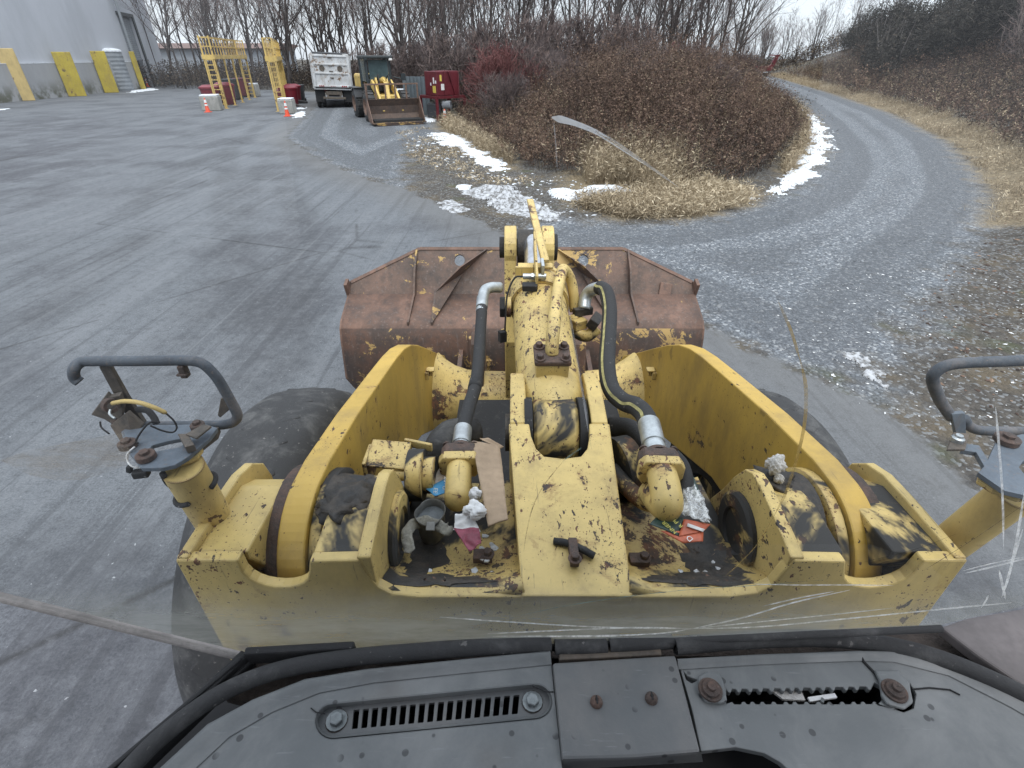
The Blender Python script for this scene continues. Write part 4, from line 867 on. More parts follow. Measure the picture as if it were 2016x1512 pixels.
    # greasy rags of dirt on the tower caps
    for q, sc in ((AD(690, 985, 1.40), 1), (AD(672, 1000, 1.37), .8), (AD(1520, 945, 1.47), .8), (AD(735, 960, 1.47), .7)):
        mb = MB(); r = random.Random(int(q.x * 1000)); ico = bmesh.new(); bmesh.ops.create_icosphere(ico, subdivisions=3, radius=.05 * sc)
        mb.add([q + Vector((v.co.x * 1.5, v.co.y * 1.3, v.co.z * .5)) * (1 + .35 * math.sin(v.co.x * 170 + v.co.z * 90) * math.sin(v.co.y * 140)) for v in ico.verts], [tuple(v.index for v in f.verts) for f in ico.faces]); ico.free(); part(mb, 'grease_lump', 'grease', smooth='all')
front_frame()

def loader_tyre(x0, x1):
    s = 1 if x1 > x0 else -1; R = .875; w = abs(x1 - x0)
    m = MB(); prof = [(0, .42), (.0, .62), (.015, .74), (.05, .82), (.11, .862), (.17, R), (w * .5, R + .008), (w - .17, R), (w - .11, .862), (w - .05, .82), (w - .015, .74), (w, .62), (w, .42)]
    m.lathe((x0, 1.79, .872), (s, 0, 0), prof, 96)
    t = m.build('tyre', 'tyre', loader, smooth='all')
    mm = MB()
    for i in range(34):
        for k in (0, 1):
            a = 2 * math.pi * (i + .5 * k) / 34; d = Vector((0, math.cos(a), math.sin(a))); tg = Vector((0, -math.sin(a), math.cos(a))); c = Vector((x0, 1.79, .872)) + d * (R - .0125)
            mm.bar(c + Vector((s * (.175 if k == 0 else w - .175), 0, 0)), c + Vector((s * w * (.47 if k == 0 else .53), 0, 0)) + tg * .05, .115, .027, d)
    l = mm.build('tread', 'tyre', loader, bevel=.010); l.parent = t
    m = MB(); m.lathe((x0 + s * .03, 1.79, .872), (s, 0, 0), [(.06, .001), (.06, .20), (.0, .24), (.02, .42), (.06, .44)], 40); o = m.build('rim', 'yellow_grease', loader, smooth=True); o.parent = t
loader_tyre(-.80, -1.32); loader_tyre(1.0, 1.46)

# ------------------------------------------------------------------ broken lamp guards on their posts
def lamp_guard(side):
    zp = 2.31 if side < 0 else 2.29
    if side < 0:
        a, b = AD(440, 1055, 1.42), AD(352, 906, 1.195)
    else:
        a, b = AD(1850, 1085, 1.42), AD(2012, 960, 1.21)
    g = MB(); d = (b - a); g.lathe(a - d * .35, d, [(0, .046), (d.length * 1.27, .046)], 28, cap=True)
    g = g.build('lamp_guard', 'yellow', loader, smooth=True); tag(g, 'yellow post with a bent broken lamp guard')
    def part(mb, n, mat, **k): o = mb.build(n, mat, loader, **k); o.parent = g; return o
    if side < 0:
        L = [(147, 748), (149, 755)]
        loop = [(157, 752), (147, 744), (146, 727), (160, 713), (190, 711), (260, 711), (330, 710), (373, 710), (400, 717), (425, 741), (442, 768), (456, 793), (467, 815), (464, 827), (452, 834), (430, 837), (380, 838), (330, 838), (290, 838)]
        P = [AY(x, y, 1.05 if i > 2 else 1.03) for i, (x, y) in enumerate(loop)]
        mb = MB(); mb.tube(smoothpath(P, 5), .0125, 14); part(mb, 'guard_tube', 'tube_paint', smooth='all')
        mb = MB(); mb.prism([AY(194, 722, 1.052), AY(216, 722, 1.052), AY(252, 785, 1.052), AY(287, 838, 1.052), AY(262, 842, 1.052), AY(228, 785, 1.052)], (0, .012, 0)); part(mb, 'flat_strut', 'steel_brown', bevel=.002)
        out = [(255, 893), (247, 880), (238, 850), (255, 838), (300, 836), (345, 836), (403, 834), (428, 842), (412, 862), (370, 899), (345, 915), (318, 921), (278, 921)]
        hole = [(293, 885), (300, 876), (330, 868), (362, 862), (372, 868), (352, 880), (320, 886), (298, 890)]
        o = plate_hole([G(x, y, zp) for x, y in out], [[G(x, y, zp) for x, y in hole]], 'guard_plate', 'bluegrey', loader, .012, .002); o.parent = g
        mb = MB(); mb.prism([G(x, y, zp - .030) for x, y in [(315, 921), (372, 900), (398, 878), (402, 890), (392, 905), (375, 914), (345, 922)]], (0, 0, .014)); part(mb, 'torn_cap', 'yellow_worn', bevel=.003)
        mb = MB(); mb.prism([G(x, y, zp - .03) for x, y in [(318, 922), (370, 901), (431, 848), (435, 850), (430, 864), (374, 908), (322, 926)]], (0, 0, .018)); part(mb, 'plate_lip', 'steel_brown')
        mb = MB(); mb.prism([AY(179, 817, 1.03), AY(192, 800, 1.03), AY(209, 777, 1.03), AY(216, 783, 1.03), AY(236, 778, 1.03), AY(244, 800, 1.03), AY(240, 825, 1.03), AY(218, 834, 1.03), AY(205, 826, 1.03)], (0, .012, .004)); mb.prism([AY(216, 838, 1.02), AY(250, 812, 1.02), AY(280, 838, 1.02), AY(262, 880, 1.0), AY(238, 872, 1.0)], (0, .012, 0)); part(mb, 'bent_bracket', 'steel_brown', bevel=.002)
        mb = MB(); mb.lathe(AY(214, 797, 1.015), (.9, -.5, .1), [(0, .010), (0, .018), (.016, .018), (.016, .010), (0, .010)], 18); part(mb, 'grommet', 'rust_bolt', smooth=True)
        mb = MB(); mb.tube(smoothpath([AY(222, 794, 1.0), AY(245, 790, .99), AY(275, 793, .985), AY(305, 803, .985), AY(328, 814, .99)], 5), [.0055] * 20 + [.003], 10); part(mb, 'yellow_wire', 'yellow', smooth='all')
        mb = MB(); mb.tube(smoothpath([AY(326, 813, .99), AY(342, 828, .99), AY(348, 842, .99), AY(340, 851, .98), AY(320, 848, .97), AY(296, 838, .96)], 5), .0022, 8); part(mb, 'black_wire', 'black', smooth='all')
        mb = MB(); mb.tube(smoothpath([AY(312, 832, 1.0), AY(295, 832, .97), AY(278, 850, .96), AY(268, 868, .95), AY(272, 872, .945)], 5), .0022, 8); part(mb, 'black_wire', 'black', smooth='all')
        mb = MB(); mb.tube(smoothpath([AY(197, 830, 1.03), AY(200, 842, 1.02), AY(215, 854, 1.01)], 5), .0022, 8); part(mb, 'black_wire', 'black', smooth='all')
        mb = MB(); mb.tube(smoothpath([AY(265, 880, .93), AY(252, 892, .92), AY(250, 905, .91), AY(258, 917, .90), AY(272, 922, .90)], 5), .0022, 8); part(mb, 'white_wire', 'paper', smooth='all')
        mb = MB(); mb.tube(smoothpath([AY(217, 806, 1.0), AY(216, 815, .99), AY(226, 824, .98)], 5), .003, 8); part(mb, 'stripped_wire', 'zinc', smooth='all')
        mb = MB(); mb.tube(smoothpath([AY(272, 806, 1.03), AY(290, 808, 1.02), AY(303, 822, 1.01), AY(308, 834, 1.0)], 5), .008, 10); part(mb, 'black_sleeve', 'black', smooth='all')
        for (x, y, r) in ((289, 902, .021), (253, 879, .020), (237, 832, .018), (391, 843, .017)):
            q = G(x, y, zp + .002); mb = MB(); mb.lathe(q, (0, 0, 1), [(0, .001), (0, r), (.012, r), (.014, r * .9), (.014, .001)], 22); mb.hexbolt(q + Vector((0, 0, .012)), (0, 0, 1), r * .55, .010, False); part(mb, 'washer_bolt', 'rust_bolt', smooth=True, angle=30)
        mb = MB(); mb.prism([AY(434, 785, 1.04), AY(446, 783, 1.04), AY(453, 806, 1.04), AY(433, 823, 1.04), AY(428, 818, 1.04)], (0, .01, 0)); part(mb, 'end_tab', 'steel_brown', bevel=.002)
        mb = MB(); mb.prism([G(x, y, zp + .02) for x, y in [(366, 858), (402, 838), (418, 842), (388, 866)]], (0, 0, .006)); mb.prism([G(x, y, zp + .002) for x, y in [(355, 866), (375, 866), (388, 888), (370, 893)]], (0, 0, .02)); part(mb, 'clip_bracket', 'steel_brown', bevel=.002)
        mb = MB(); mb.box(AY(362, 730, 1.045), (.016, .02, .034)); mb.box(AY(360, 736, 1.04), (.024, .02, .006)); part(mb, 'hook_clip', 'rust_bolt', bevel=.003)
        t0 = (b - a).normalized(); ctr = a.lerp(b, .66); u = Vector((1, -.25, .25)); u = (u - t0 * u.dot(t0)).normalized(); w = t0.cross(u)
        ring = [ctr + (u * math.cos(k) + w * math.sin(k)) * .050 + t0 * (.022 * math.cos(k)) for k in [2 * math.pi * i / 26 for i in range(22)]]
        mb = MB(); mb.tube(ring, .0065, 10); part(mb, 'tie_cable', 'black', smooth='all')
        mb = MB(); mb.tube(smoothpath([AD(345, 962, 1.24), AD(330, 950, 1.21), AD(320, 932, 1.18)], 5), .007, 10); part(mb, 'tie_cable', 'black', smooth='all')
        q = AY(278, 932, .90); mb = MB(); mb.box(q, (.034, .02, .018), rz(.2)); mb.box(q + Vector((-.022, 0, .014)), (.012, .012, .02), ry(.4)); part(mb, 'plug', 'black', bevel=.003)
    else:
        loop = [(2160, 704), (2060, 708), (1960, 712), (1892, 715), (1858, 722), (1838, 738), (1838, 757), (1850, 787), (1862, 806), (1874, 822)]
        mb = MB(); mb.tube(smoothpath([AY(x, y, 1.05) for x, y in loop], 6), .0135, 14); part(mb, 'guard_tube', 'tube_paint', smooth='all')
        mb = MB(); mb.tube(smoothpath([AY(x, y, 1.05) for x, y in [(1898, 824), (1907, 838), (1928, 847), (1975, 849), (2060, 849), (2160, 846)]], 6), .0125, 14); part(mb, 'guard_tube', 'tube_paint', smooth='all')
        mb = MB(); mb.prism([AY(1873, 815, 1.035), AY(1901, 813, 1.035), AY(1903, 862, 1.03), AY(1884, 866, 1.03)], (0, .012, 0)); part(mb, 'end_tab', 'bluegrey', bevel=.002)
        mb = MB(); mb.prism([G(x, y, zp + .008) for x, y in [(1862, 889), (1898, 889), (1906, 858), (1874, 855)]], (0, 0, .008)); part(mb, 'bent_bracket', 'steel_brown', bevel=.002)
        q = G(1883, 868, zp + .016); mb = MB(); mb.lathe(q, (0, 0, 1), [(0, .001), (0, .014), (.01, .014), (.013, .009), (.018, .008), (.018, .001)], 16); part(mb, 'pale_bolt', 'zinc', smooth=True)
        out = [(1893, 886), (1898, 872), (1928, 877), (1945, 905), (1962, 868), (2010, 855), (2130, 850), (2190, 890), (2160, 960), (2060, 985), (1978, 966), (1926, 930), (1938, 918), (1922, 890)]
        hole = [(2006, 920), (2014, 908), (2050, 900), (2100, 900), (2110, 912), (2060, 926), (2016, 932)]
        o = plate_hole([G(x, y, zp) for x, y in out], [[G(x, y, zp) for x, y in hole]], 'guard_plate', 'bluegrey', loader, .012, .002); o.parent = g
        mb = MB(); mb.prism([G(x, y, zp - .03) for x, y in [(1926, 930), (1978, 966), (2040, 985), (2000, 990), (1950, 972), (1920, 952)]], (0, 0, .014)); part(mb, 'torn_cap', 'yellow_worn', bevel=.003)
        for (x, y, r) in ((1980, 869, .027), (2080, 950, .024)):
            q = G(x, y, zp + .002); mb = MB(); mb.lathe(q, (0, 0, 1), [(0, .001), (0, r), (.012, r), (.014, r * .9), (.014, .001)], 24); mb.hexbolt(q + Vector((0, 0, .012)), (0, 0, 1), r * .5, .010, False); part(mb, 'washer_bolt', 'rust_bolt', smooth=True, angle=30)
lamp_guard(-1); lamp_guard(1)

# ------------------------------------------------------------------ cab: dashboard, seals, windshield
ZD = 2.322
def D(x, y, z=ZD): return G(x, y, z)
def cab():
    ow = [(1083, 1281), (900, 1299), (721, 1317), (600, 1337), (498, 1377), (408, 1426), (315, 1512), (240, 1590), (240, 1680), (1125, 1680)]
    c0, c1 = Vector((655, 1420)), Vector((1053, 1381)); ax = (c1 - c0).normalized(); nr = Vector((-ax.y, ax.x)); R = 33
    def stad(r, e=0):
        pts = []
        for i in range(13):
            t = math.pi / 2 + math.pi * i / 12; pts.append(c0 + ax * (math.cos(t) * r) + nr * (math.sin(t) * r))
        for i in range(13):
            t = -math.pi / 2 + math.pi * i / 12; pts.append(c1 + ax * (math.cos(t) * r) + nr * (math.sin(t) * r))
        return pts
    dash = plate_hole([D(*p) for p in ow], [[D(*p) for p in stad(R)]], 'dashboard', 'dash', loader, .012, .003); tag(dash, 'dusty grey cracked dashboard with oily spots')
    def part(mb, n, mat, **k): o = mb.build(n, mat, loader, **k); o.parent = dash; return o
    # raised lip along the outer edge
    fold = [(1086, 1308), (905, 1326), (735, 1344), (628, 1364), (535, 1402), (452, 1450), (362, 1534), (300, 1600), (240, 1660)]
    lip = ow[:7] + [(240, 1590), (200, 1640)]
    mb = MB(); n = len(fold); V = []
    for p, q in zip(lip, fold):
        a, b = D(*p, ZD + .006), D(*q, ZD + .0015); V += [D(*p, ZD - .03), a, a.lerp(b, .2) + Vector((0, 0, .003)), a.lerp(b, .5), b]
    mb.add(V, [(i * 5 + j, i * 5 + j + 1, (i + 1) * 5 + j + 1, (i + 1) * 5 + j) for i in range(n - 1) for j in range(4)]); part(mb, 'dash_lip', 'dash', smooth='all')
    # vent grille: sunken plate with 18 slots over a dark duct
    holes = []
    s0, s1 = Vector((700, 1416)), Vector((1015, 1387)); sl = Vector((.10, -1)).normalized()
    for i in range(18):
        c = s0.lerp(s1, i / 17); w = 6.0; h = 19
        holes.append([D(*(c + ax * dx * w + sl * dy * h), ZD - .010) for dx, dy in ((-1, -.92), (-.8, -1), (.8, -1), (1, -.92), (1, .92), (.8, 1), (-.8, 1), (-1, .92))])
    gr = plate_hole([D(*p, ZD - .010) for p in stad(R + 6)], holes, 'vent_grille', 'dash_dark', loader, .006, .0008); gr.parent = dash
    rim = [D(*p) for p in stad(R)] + [D(*stad(R)[0])]
    mb = MB(); V = []
    for p, q in zip(stad(R), stad(R - 4)): V += [D(*p, ZD + .0005), D(*q, ZD - .009)]
    k = len(stad(R)); mb.add(V, [(2 * i, 2 * i + 1, 2 * ((i + 1) % k) + 1, 2 * ((i + 1) % k)) for i in range(k)]); part(mb, 'vent_rim', 'dash', smooth='all')
    for p in ((663, 1419), (1048, 1382)):
        q = D(*p, ZD - .010); mb = MB(); mb.lathe(q, (0, 0, 1), [(0, .001), (0, .0155), (.001, .0155), (.001, .009)], 20); o = part(mb, 'dirt_ring', 'soil')
        mb = MB(); mb.hexbolt(q, (.05, .05, 1), .0095, .009); part(mb, 'vent_bolt', 'dull_zinc')
    def duct(x0, x1, y0, y1):
        mb = MB(); P = [D(x0, y1, ZD - .016), D(x1, y1, ZD - .016), D(x1, y0, ZD - .016), D(x0, y0, ZD - .016)]
        mb.add(P + [p - Vector((0, 0, .07)) for p in P], [(4, 5, 6, 7), (0, 1, 5, 4), (1, 2, 6, 5), (2, 3, 7, 6), (3, 0, 4, 7)]); part(mb, 'air_duct', 'dark')
    duct(680, 1030, 1360, 1450)
    # right panel with a broken-out vent
    rw = [(1333, 1297), (1500, 1288), (1692, 1281), (1769, 1282), (1889, 1309), (2016, 1369), (2120, 1425), (2250, 1540), (2250, 1680), (1640, 1680), (1575, 1535), (1535, 1500), (1505, 1483), (1448, 1471), (1380, 1479), (1362, 1395)]
    r = random.Random(3); top = []; x = 1430
    while x < 1718: top += [(x, 1357 - (x - 1430) * .02), (x + 4, 1363 - (x - 1430) * .02), (x + 9, 1363 - (x - 1430) * .02), (x + 11, 1356 - (x - 1430) * .02)]; x += 17 + r.random() * 9
    bot = []; x = 1728
    while x > 1445: bot += [(x, 1386), (x - 4, 1381), (x - 9, 1381), (x - 11, 1386)]; x -= 17 + r.random() * 9
    jag = [p for p in top if p[0] < 1716] + [(1722, 1344), (1738, 1352), (1740, 1375)] + [p for p in bot if 1440 < p[0] < 1736] + [(1430, 1385)]
    cres = [(1792, 1346), (1804, 1366), (1799, 1394), (1778, 1402), (1760, 1396), (1784, 1384), (1794, 1366)]
    nick = [(1346, 1322), (1354, 1331), (1374, 1339), (1362, 1345), (1351, 1338)]
    rp = plate_hole([D(*p) for p in rw], [[D(*p) for p in jag], [D(*p) for p in cres], [D(*p) for p in nick]], 'dash_panel', 'dash', loader, .010, .002); rp.parent = dash
    duct(1420, 1745, 1335, 1395); duct(1750, 1812, 1335, 1410)
    mb = MB(); lipr = [(1333, 1297), (1500, 1288), (1692, 1281), (1769, 1282), (1889, 1309), (2016, 1369), (2120, 1425), (2250, 1540)]; fr = [(1336, 1318), (1500, 1308), (1692, 1301), (1760, 1303), (1868, 1330), (1990, 1392), (2090, 1450), (2220, 1560)]; V = []
    for p, q in zip(lipr, fr):
        a, b = D(*p, ZD + .006), D(*q, ZD + .0015); V += [D(*p, ZD - .03), a, a.lerp(b, .2) + Vector((0, 0, .003)), a.lerp(b, .5), b]
    mb.add(V, [(i * 5 + j, i * 5 + j + 1, (i + 1) * 5 + j + 1, (i + 1) * 5 + j) for i in range(7) for j in range(4)]); part(mb, 'dash_lip', 'dash', smooth='all')
    def groove(nm, pts, w=.0012):
        mb = MB(); P = [D(*p, ZD + .0012) for p in pts]; mb.tube(P, w, 5); part(mb, nm, 'dark')
    groove('panel_crack', [(1692, 1282), (1700, 1302), (1722, 1325), (1735, 1345)], .0022); groove('panel_crack', [(1796, 1357), (1830, 1354), (1870, 1358), (1890, 1368)]); groove('panel_crack', [(1048, 1350), (1075, 1362), (1090, 1362)], .0008); groove('panel_crack', [(640, 1405), (622, 1402), (612, 1394)], .0008)
    for p, a in (((1397, 1362), 0), ((1758, 1364), 1)):
        q = D(*p, ZD + .002); mb = MB(); c = Vector(p)
        tab = [(-24, -26), (-6, -38), (18, -34), (26, -18), (34, 22), (20, 26), (-8, 24), (-22, 4)] if not a else [(-40, -42), (10, -42), (16, -30), (30, -16), (38, 22), (20, 36), (-14, 26), (-26, 8), (-30, -22)]
        mb.prism([D(*(c + Vector(t)), ZD + .0005) for t in tab], (0, 0, .006)); o = part(mb, 'vent_tab', 'dash', bevel=.003)
        mb = MB(); mb.lathe(q + Vector((0, 0, .0045)), (0, 0, 1), [(0, .001), (0, .017), (.003, .0165), (.003, .013), (.007, .012), (.009, .007), (.013, .006), (.013, .0008)], 24); part(mb, 'rusty_bolt', 'rust_bolt', smooth=True, angle=30)
    mb = MB(); mb.prism([D(*p, ZD - .014) for p in [(1511, 1358), (1572, 1353), (1584, 1381), (1540, 1379), (1528, 1370)]], (0, 0, .004)); part(mb, 'foam_scrap', 'fluff')
    mb = MB(); mb.bar(D(1592, 1378, ZD - .012), D(1645, 1370, ZD - .010), .006, .004); part(mb, 'white_sliver', 'paper')
    mb = MB(); mb.bar(D(1618, 1384, ZD - .006), D(1622, 1362, ZD - .02), .004, .004); part(mb, 'broken_rib', 'dash')
    # centre cover plate
    cv = [(1088, 1304), (1330, 1289), (1380, 1481), (1250, 1492), (1107, 1496)]
    cp = plate_hole([D(*p, ZD + .010) for p in cv], [], 'centre_cover', 'dash_dark', loader, .02, .004); cp.parent = dash
    mb = MB(); mb.prism([D(*p, ZD - .012) for p in [(1100, 1282), (1294, 1270), (1300, 1300), (1100, 1310)]], (0, 0, .016)); part(mb, 'backing_plate', 'steel_brown', bevel=.002)
    mb = MB(); V = [D(1107, 1496, ZD + .009), D(1380, 1481, ZD + .009), D(1384, 1500, ZD - .02), D(1108, 1516, ZD - .02)]; mb.add(V, [(0, 1, 2, 3)]); part(mb, 'cover_edge', 'dash_dark')
    for p in ((1174, 1383), (1282, 1376)):
        q = D(*p, ZD + .010); mb = MB(); mb.lathe(q, (0, 0, 1), [(0, .001), (0, .009), (.004, .0085), (.008, .006), (.009, .003), (.007, .0005)], 18); part(mb, 'rusty_screw', 'rust_bolt', smooth=True)
        mb = MB(); mb.box(q + Vector((0, 0, .0085)), (.002, .011, .002)); part(mb, 'screw_slot', 'dark')
    # dark base under everything, dirt in the gutter
    mb = MB(); mb.prism([D(*p, 2.225) for p in [(470, 1325), (760, 1310), (1360, 1296), (1850, 1268), (2350, 1560), (2350, 1800), (130, 1800), (150, 1660)]], (0, 0, -.03)); part(mb, 'cowl_base', 'dark')
    mb = MB(); mb.prism([D(*p, 2.30) for p in [(488, 1288), (760, 1278), (1090, 1270), (1360, 1256), (1850, 1234), (1930, 1290), (2060, 1350), (1890, 1330), (1760, 1296), (1500, 1290), (1085, 1296), (720, 1326), (500, 1385), (440, 1370)]], (0, 0, -.02)); part(mb, 'cowl_shelf', 'soil')
    # rubber seal tube
    for nm, pts, rr in (('seal_tube', [(205, 1575), (262, 1505), (330, 1440), (430, 1368), (540, 1322), (680, 1296), (860, 1280), (990, 1272), (1085, 1268)], .0125), ('seal_tube', [(1092, 1274), (1150, 1273), (1194, 1271)], .0115), ('seal_tube', [(1199, 1270), (1260, 1267), (1322, 1262)], .0115), ('seal_tube', [(1328, 1272), (1400, 1265), (1520, 1257), (1640, 1257), (1760, 1273), (1880, 1308), (2030, 1376), (2160, 1450)], .0135)):
        P = smoothpath([D(*p, ZD + .004) for p in pts], 6); mb = MB(); mb.tube(P, rr, 16, cap=False); mb.tube(P, rr * .62, 12, cap=False); part(mb, nm, 'seal', smooth='all')
    # left corner frame and right trim
    mb = MB()
    for (a, b, w, dz) in (((486, 1291), (236, 1530), .016, .0), ((500, 1302), (262, 1530), .010, -.012), ((478, 1300), (210, 1530), .008, .004)): mb.bar(D(*a, ZD - .005 + dz), D(*b, ZD - .005 + dz), w, .022)
    mb.bar(D(486, 1291), D(700, 1279), .012, .03); part(mb, 'corner_frame', 'black', bevel=.003)
    mb = MB(); mb.prism([D(*p, ZD + .012) for p in [(1852, 1234), (1905, 1216), (2016, 1197), (2200, 1165), (2250, 1480), (2016, 1352), (1925, 1290)]], (0, 0, -.02)); part(mb, 'corner_trim', 'trim', bevel=.004)

    # windshield
    LEAN = .12; B = Vector((0, .452, 2.335))
    def W(px, py, off=0.0):
        r = ray(px, py); t = (B.y + LEAN * (EYE - B.z)) / (r.y - LEAN * r.z); p = r * t + Vector((0, 0, EYE)); return p - Vector((0, 1, -LEAN)).normalized() * off
    low = [(-260, 1101), (0, 1166), (488, 1284), (760, 1275), (1090, 1266), (1360, 1252), (1600, 1240), (1850, 1229), (1925, 1212), (2016, 1192), (2300, 1130)]
    V = [W(*p) for p in low]; top = [Vector((v.x, B.y + LEAN * (4.25 - B.z), 4.25)) for v in V]; n = len(V)
    mb = MB(); mb.add(V + top, [(i, i + 1, n + i + 1, n + i) for i in range(n - 1)])
    ws = mb.build('windshield', 'glass', loader); tag(ws, 'dusty cracked glass windshield')
    def wp(mb, n, mat, **k): o = mb.build(n, mat, loader, **k); o.parent = ws; return o
    mb = MB(); mb.bar(W(-260, 1106, .004), W(491, 1291, .004), .017, .008, (0, .5, .86)); wp(mb, 'edge_seal', 'pale_strip', bevel=.003)
    bot = [(488, 1284), (760, 1275), (1090, 1266), (1360, 1252), (1600, 1240), (1850, 1229), (1925, 1212), (2016, 1192), (2300, 1130)]; V = [W(*q, .0012) for q in [(-260, 1101), (0, 1166)] + bot]; V2 = [v + Vector((0, LEAN, 1)) * (2.48 - v.z) for v in V]; k = len(V)
    wp(MB().add(V + V2, [(i, i + 1, k + i + 1, k + i) for i in range(k - 1) if V2[i].z > V[i].z + .005]), 'dust_film', 'dust_film')
    mb = MB(); mb.tube([W(488, 1289, .003), W(760, 1280, .003), W(1090, 1271, .003), W(1360, 1257, .003), W(1850, 1234, .003)], .006, 10); wp(mb, 'edge_seal', 'seal', smooth='all')
    def streak(pts, w, mat, nm='crack', taper=True):
        P = smoothpath([W(*p, .0015) for p in pts], 5); k = len(P); V = []
        for i in range(k):
            T = (P[min(i + 1, k - 1)] - P[max(i - 1, 0)]).normalized(); sd = T.cross(Vector((0, 1, -LEAN))).normalized(); t = i / (k - 1)
            ww = (w if not isinstance(w, tuple) else w[0] + (w[1] - w[0]) * t) * (min(1, 5 * t + .15) * min(1, 5 * (1 - t) + .15) if taper else 1); V += [P[i] + sd * ww, P[i] - sd * ww]
        wp(MB().add(V, [(2 * i, 2 * i + 1, 2 * i + 3, 2 * i + 2) for i in range(k - 1)]), nm, mat)
    hub = (1362, 1236)
    for pts, w in (([(865, 1213), (990, 1222), (1180, 1233), hub], .0010), ([(960, 1246), (1090, 1240), (1250, 1234), hub], .0011), ([(970, 1251), (1150, 1250), (1290, 1246), hub], .0009), ([hub, (1460, 1215), (1560, 1185), (1672, 1160)], .0012), ([hub, (1500, 1232), (1700, 1213), (1880, 1195), (1990, 1185)], .0011), ([(1065, 1252), (1200, 1251), (1340, 1242)], .0009), ([hub, (1500, 1222), (1640, 1208), (1760, 1195)], .0008),
                   ([(1500, 1192), (1570, 1176), (1640, 1163)], .0009), ([(1480, 1148), (1560, 1150), (1680, 1150), (1758, 1151)], .0007), ([(1958, 800), (1965, 880), (1972, 980), (1974, 1080)], .0011), ([(1970, 1175), (1985, 1130), (2000, 1060), (2016, 960)], .0014), ([(1974, 1165), (1990, 1110), (2012, 1040)], .0012), ([(1898, 1127), (1950, 1115), (2016, 1098), (2080, 1080)], .0013), ([(1895, 1122), (1950, 1108), (2030, 1092)], .0008), ([(1965, 1120), (1972, 1150), (1978, 1178)], .0013), ([(1930, 1195), (1940, 1180), (1944, 1170)], .0010)):
        streak(pts, w * 1.35, 'crack')
    for pts, w in (([(1020, 1211), (1120, 1190), (1240, 1172), (1370, 1158), (1500, 1150), (1620, 1140)], .0007), ([(1145, 880), (1130, 890), (1110, 905)], .0012)): streak(pts, w, 'crack_green')
    streak([(1110, 905), (1070, 955), (1048, 1000), (1036, 1050), (1031, 1085)], .0008, 'crack_dark'); streak([(2016, 990), (1930, 1050), (1860, 1095), (1816, 1122)], .0007, 'crack_dark'); streak([(1880, 1050), (1800, 1080), (1700, 1105)], .0006, 'crack_dark')
    streak([(1530, 590), (1556, 650), (1573, 705)], .0016, 'crack_amber', taper=True); streak([(1572, 700), (1585, 760), (1583, 830), (1568, 900), (1545, 970), (1520, 1020)], .0022, 'crack_amber'); streak([(1520, 1020), (1490, 1070), (1450, 1112), (1425, 1135)], .0008, 'crack_amber')
    streak([(1119, 600), (1128, 660), (1138, 720), (1148, 780), (1158, 850)], .0014, 'smear_soft')
    streak([(1086, 231), (1108, 236), (1132, 243), (1165, 255), (1200, 272)], (.0036, .0010), 'smear', 'scratch')
    streak([(1150, 249), (1195, 270), (1240, 300), (1290, 336), (1335, 368)], (.0016, .0010), 'smear_soft', 'scratch'); streak([(1110, 240), (1170, 262), (1232, 300), (1275, 328)], (.0007, .0004), 'smear', 'scratch'); streak([(1090, 240), (1094, 285), (1097, 335)], .0007, 'smear_soft', 'scratch')
    # reflected lettering painted as a tan patch low on the left of the glass
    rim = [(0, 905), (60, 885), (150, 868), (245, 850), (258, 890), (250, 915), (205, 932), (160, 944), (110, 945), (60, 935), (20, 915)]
    wp(MB().add([W(*p, .001) for p in rim], [tuple(range(len(rim)))]), 'painted_reflection', 'reflection_tan')
    o = bpy.context.scene.objects.get('painted_reflection')
    # unseen rest of the cab, added to darken the windshield's reflections: roof, posts, rear wall, floor and seat
    cx = .14
    def cp_(mb, n, mat, **k): return mb.build(n, mat, loader, **k)
    mb = MB(); mb.box((cx, -.32, 4.32), (1.95, 1.95, .12)); cp_(mb, 'cab_roof', 'dark_bin', bevel=.03)
    mb = MB(); mb.box((cx, -1.22, 2.68), (1.85, .06, 3.16)); cp_(mb, 'windowless_rear_wall', 'dark_bin')  # solid where a rear window belongs, keeping its reflection off the windshield
    for x in (-.80, 1.08): mb = MB(); mb.box((x, -1.1, 3.3), (.09, .12, 2.0)); cp_(mb, 'cab_post', 'dark_bin')
    for x in (-.78, 1.06): mb = MB(); mb.box((x, -.45, 1.65), (.05, 1.5, 1.1)); cp_(mb, 'cab_side_wall', 'dark_bin')
    mb = MB(); mb.box((cx, -.45, 1.12), (1.8, 1.55, .06)); cp_(mb, 'cab_floor', 'black')
    mb = MB(); mb.box((.0, -.42, 1.75), (.52, .5, .16)); mb.box((.0, -.72, 2.2), (.5, .14, .8), rx(.15)); mb.box((.0, -.78, 2.72), (.3, .1, .2)); mb.box((.0, -.42, 1.4), (.3, .3, .55)); cp_(mb, 'seat', 'black', bevel=.04)
cab()

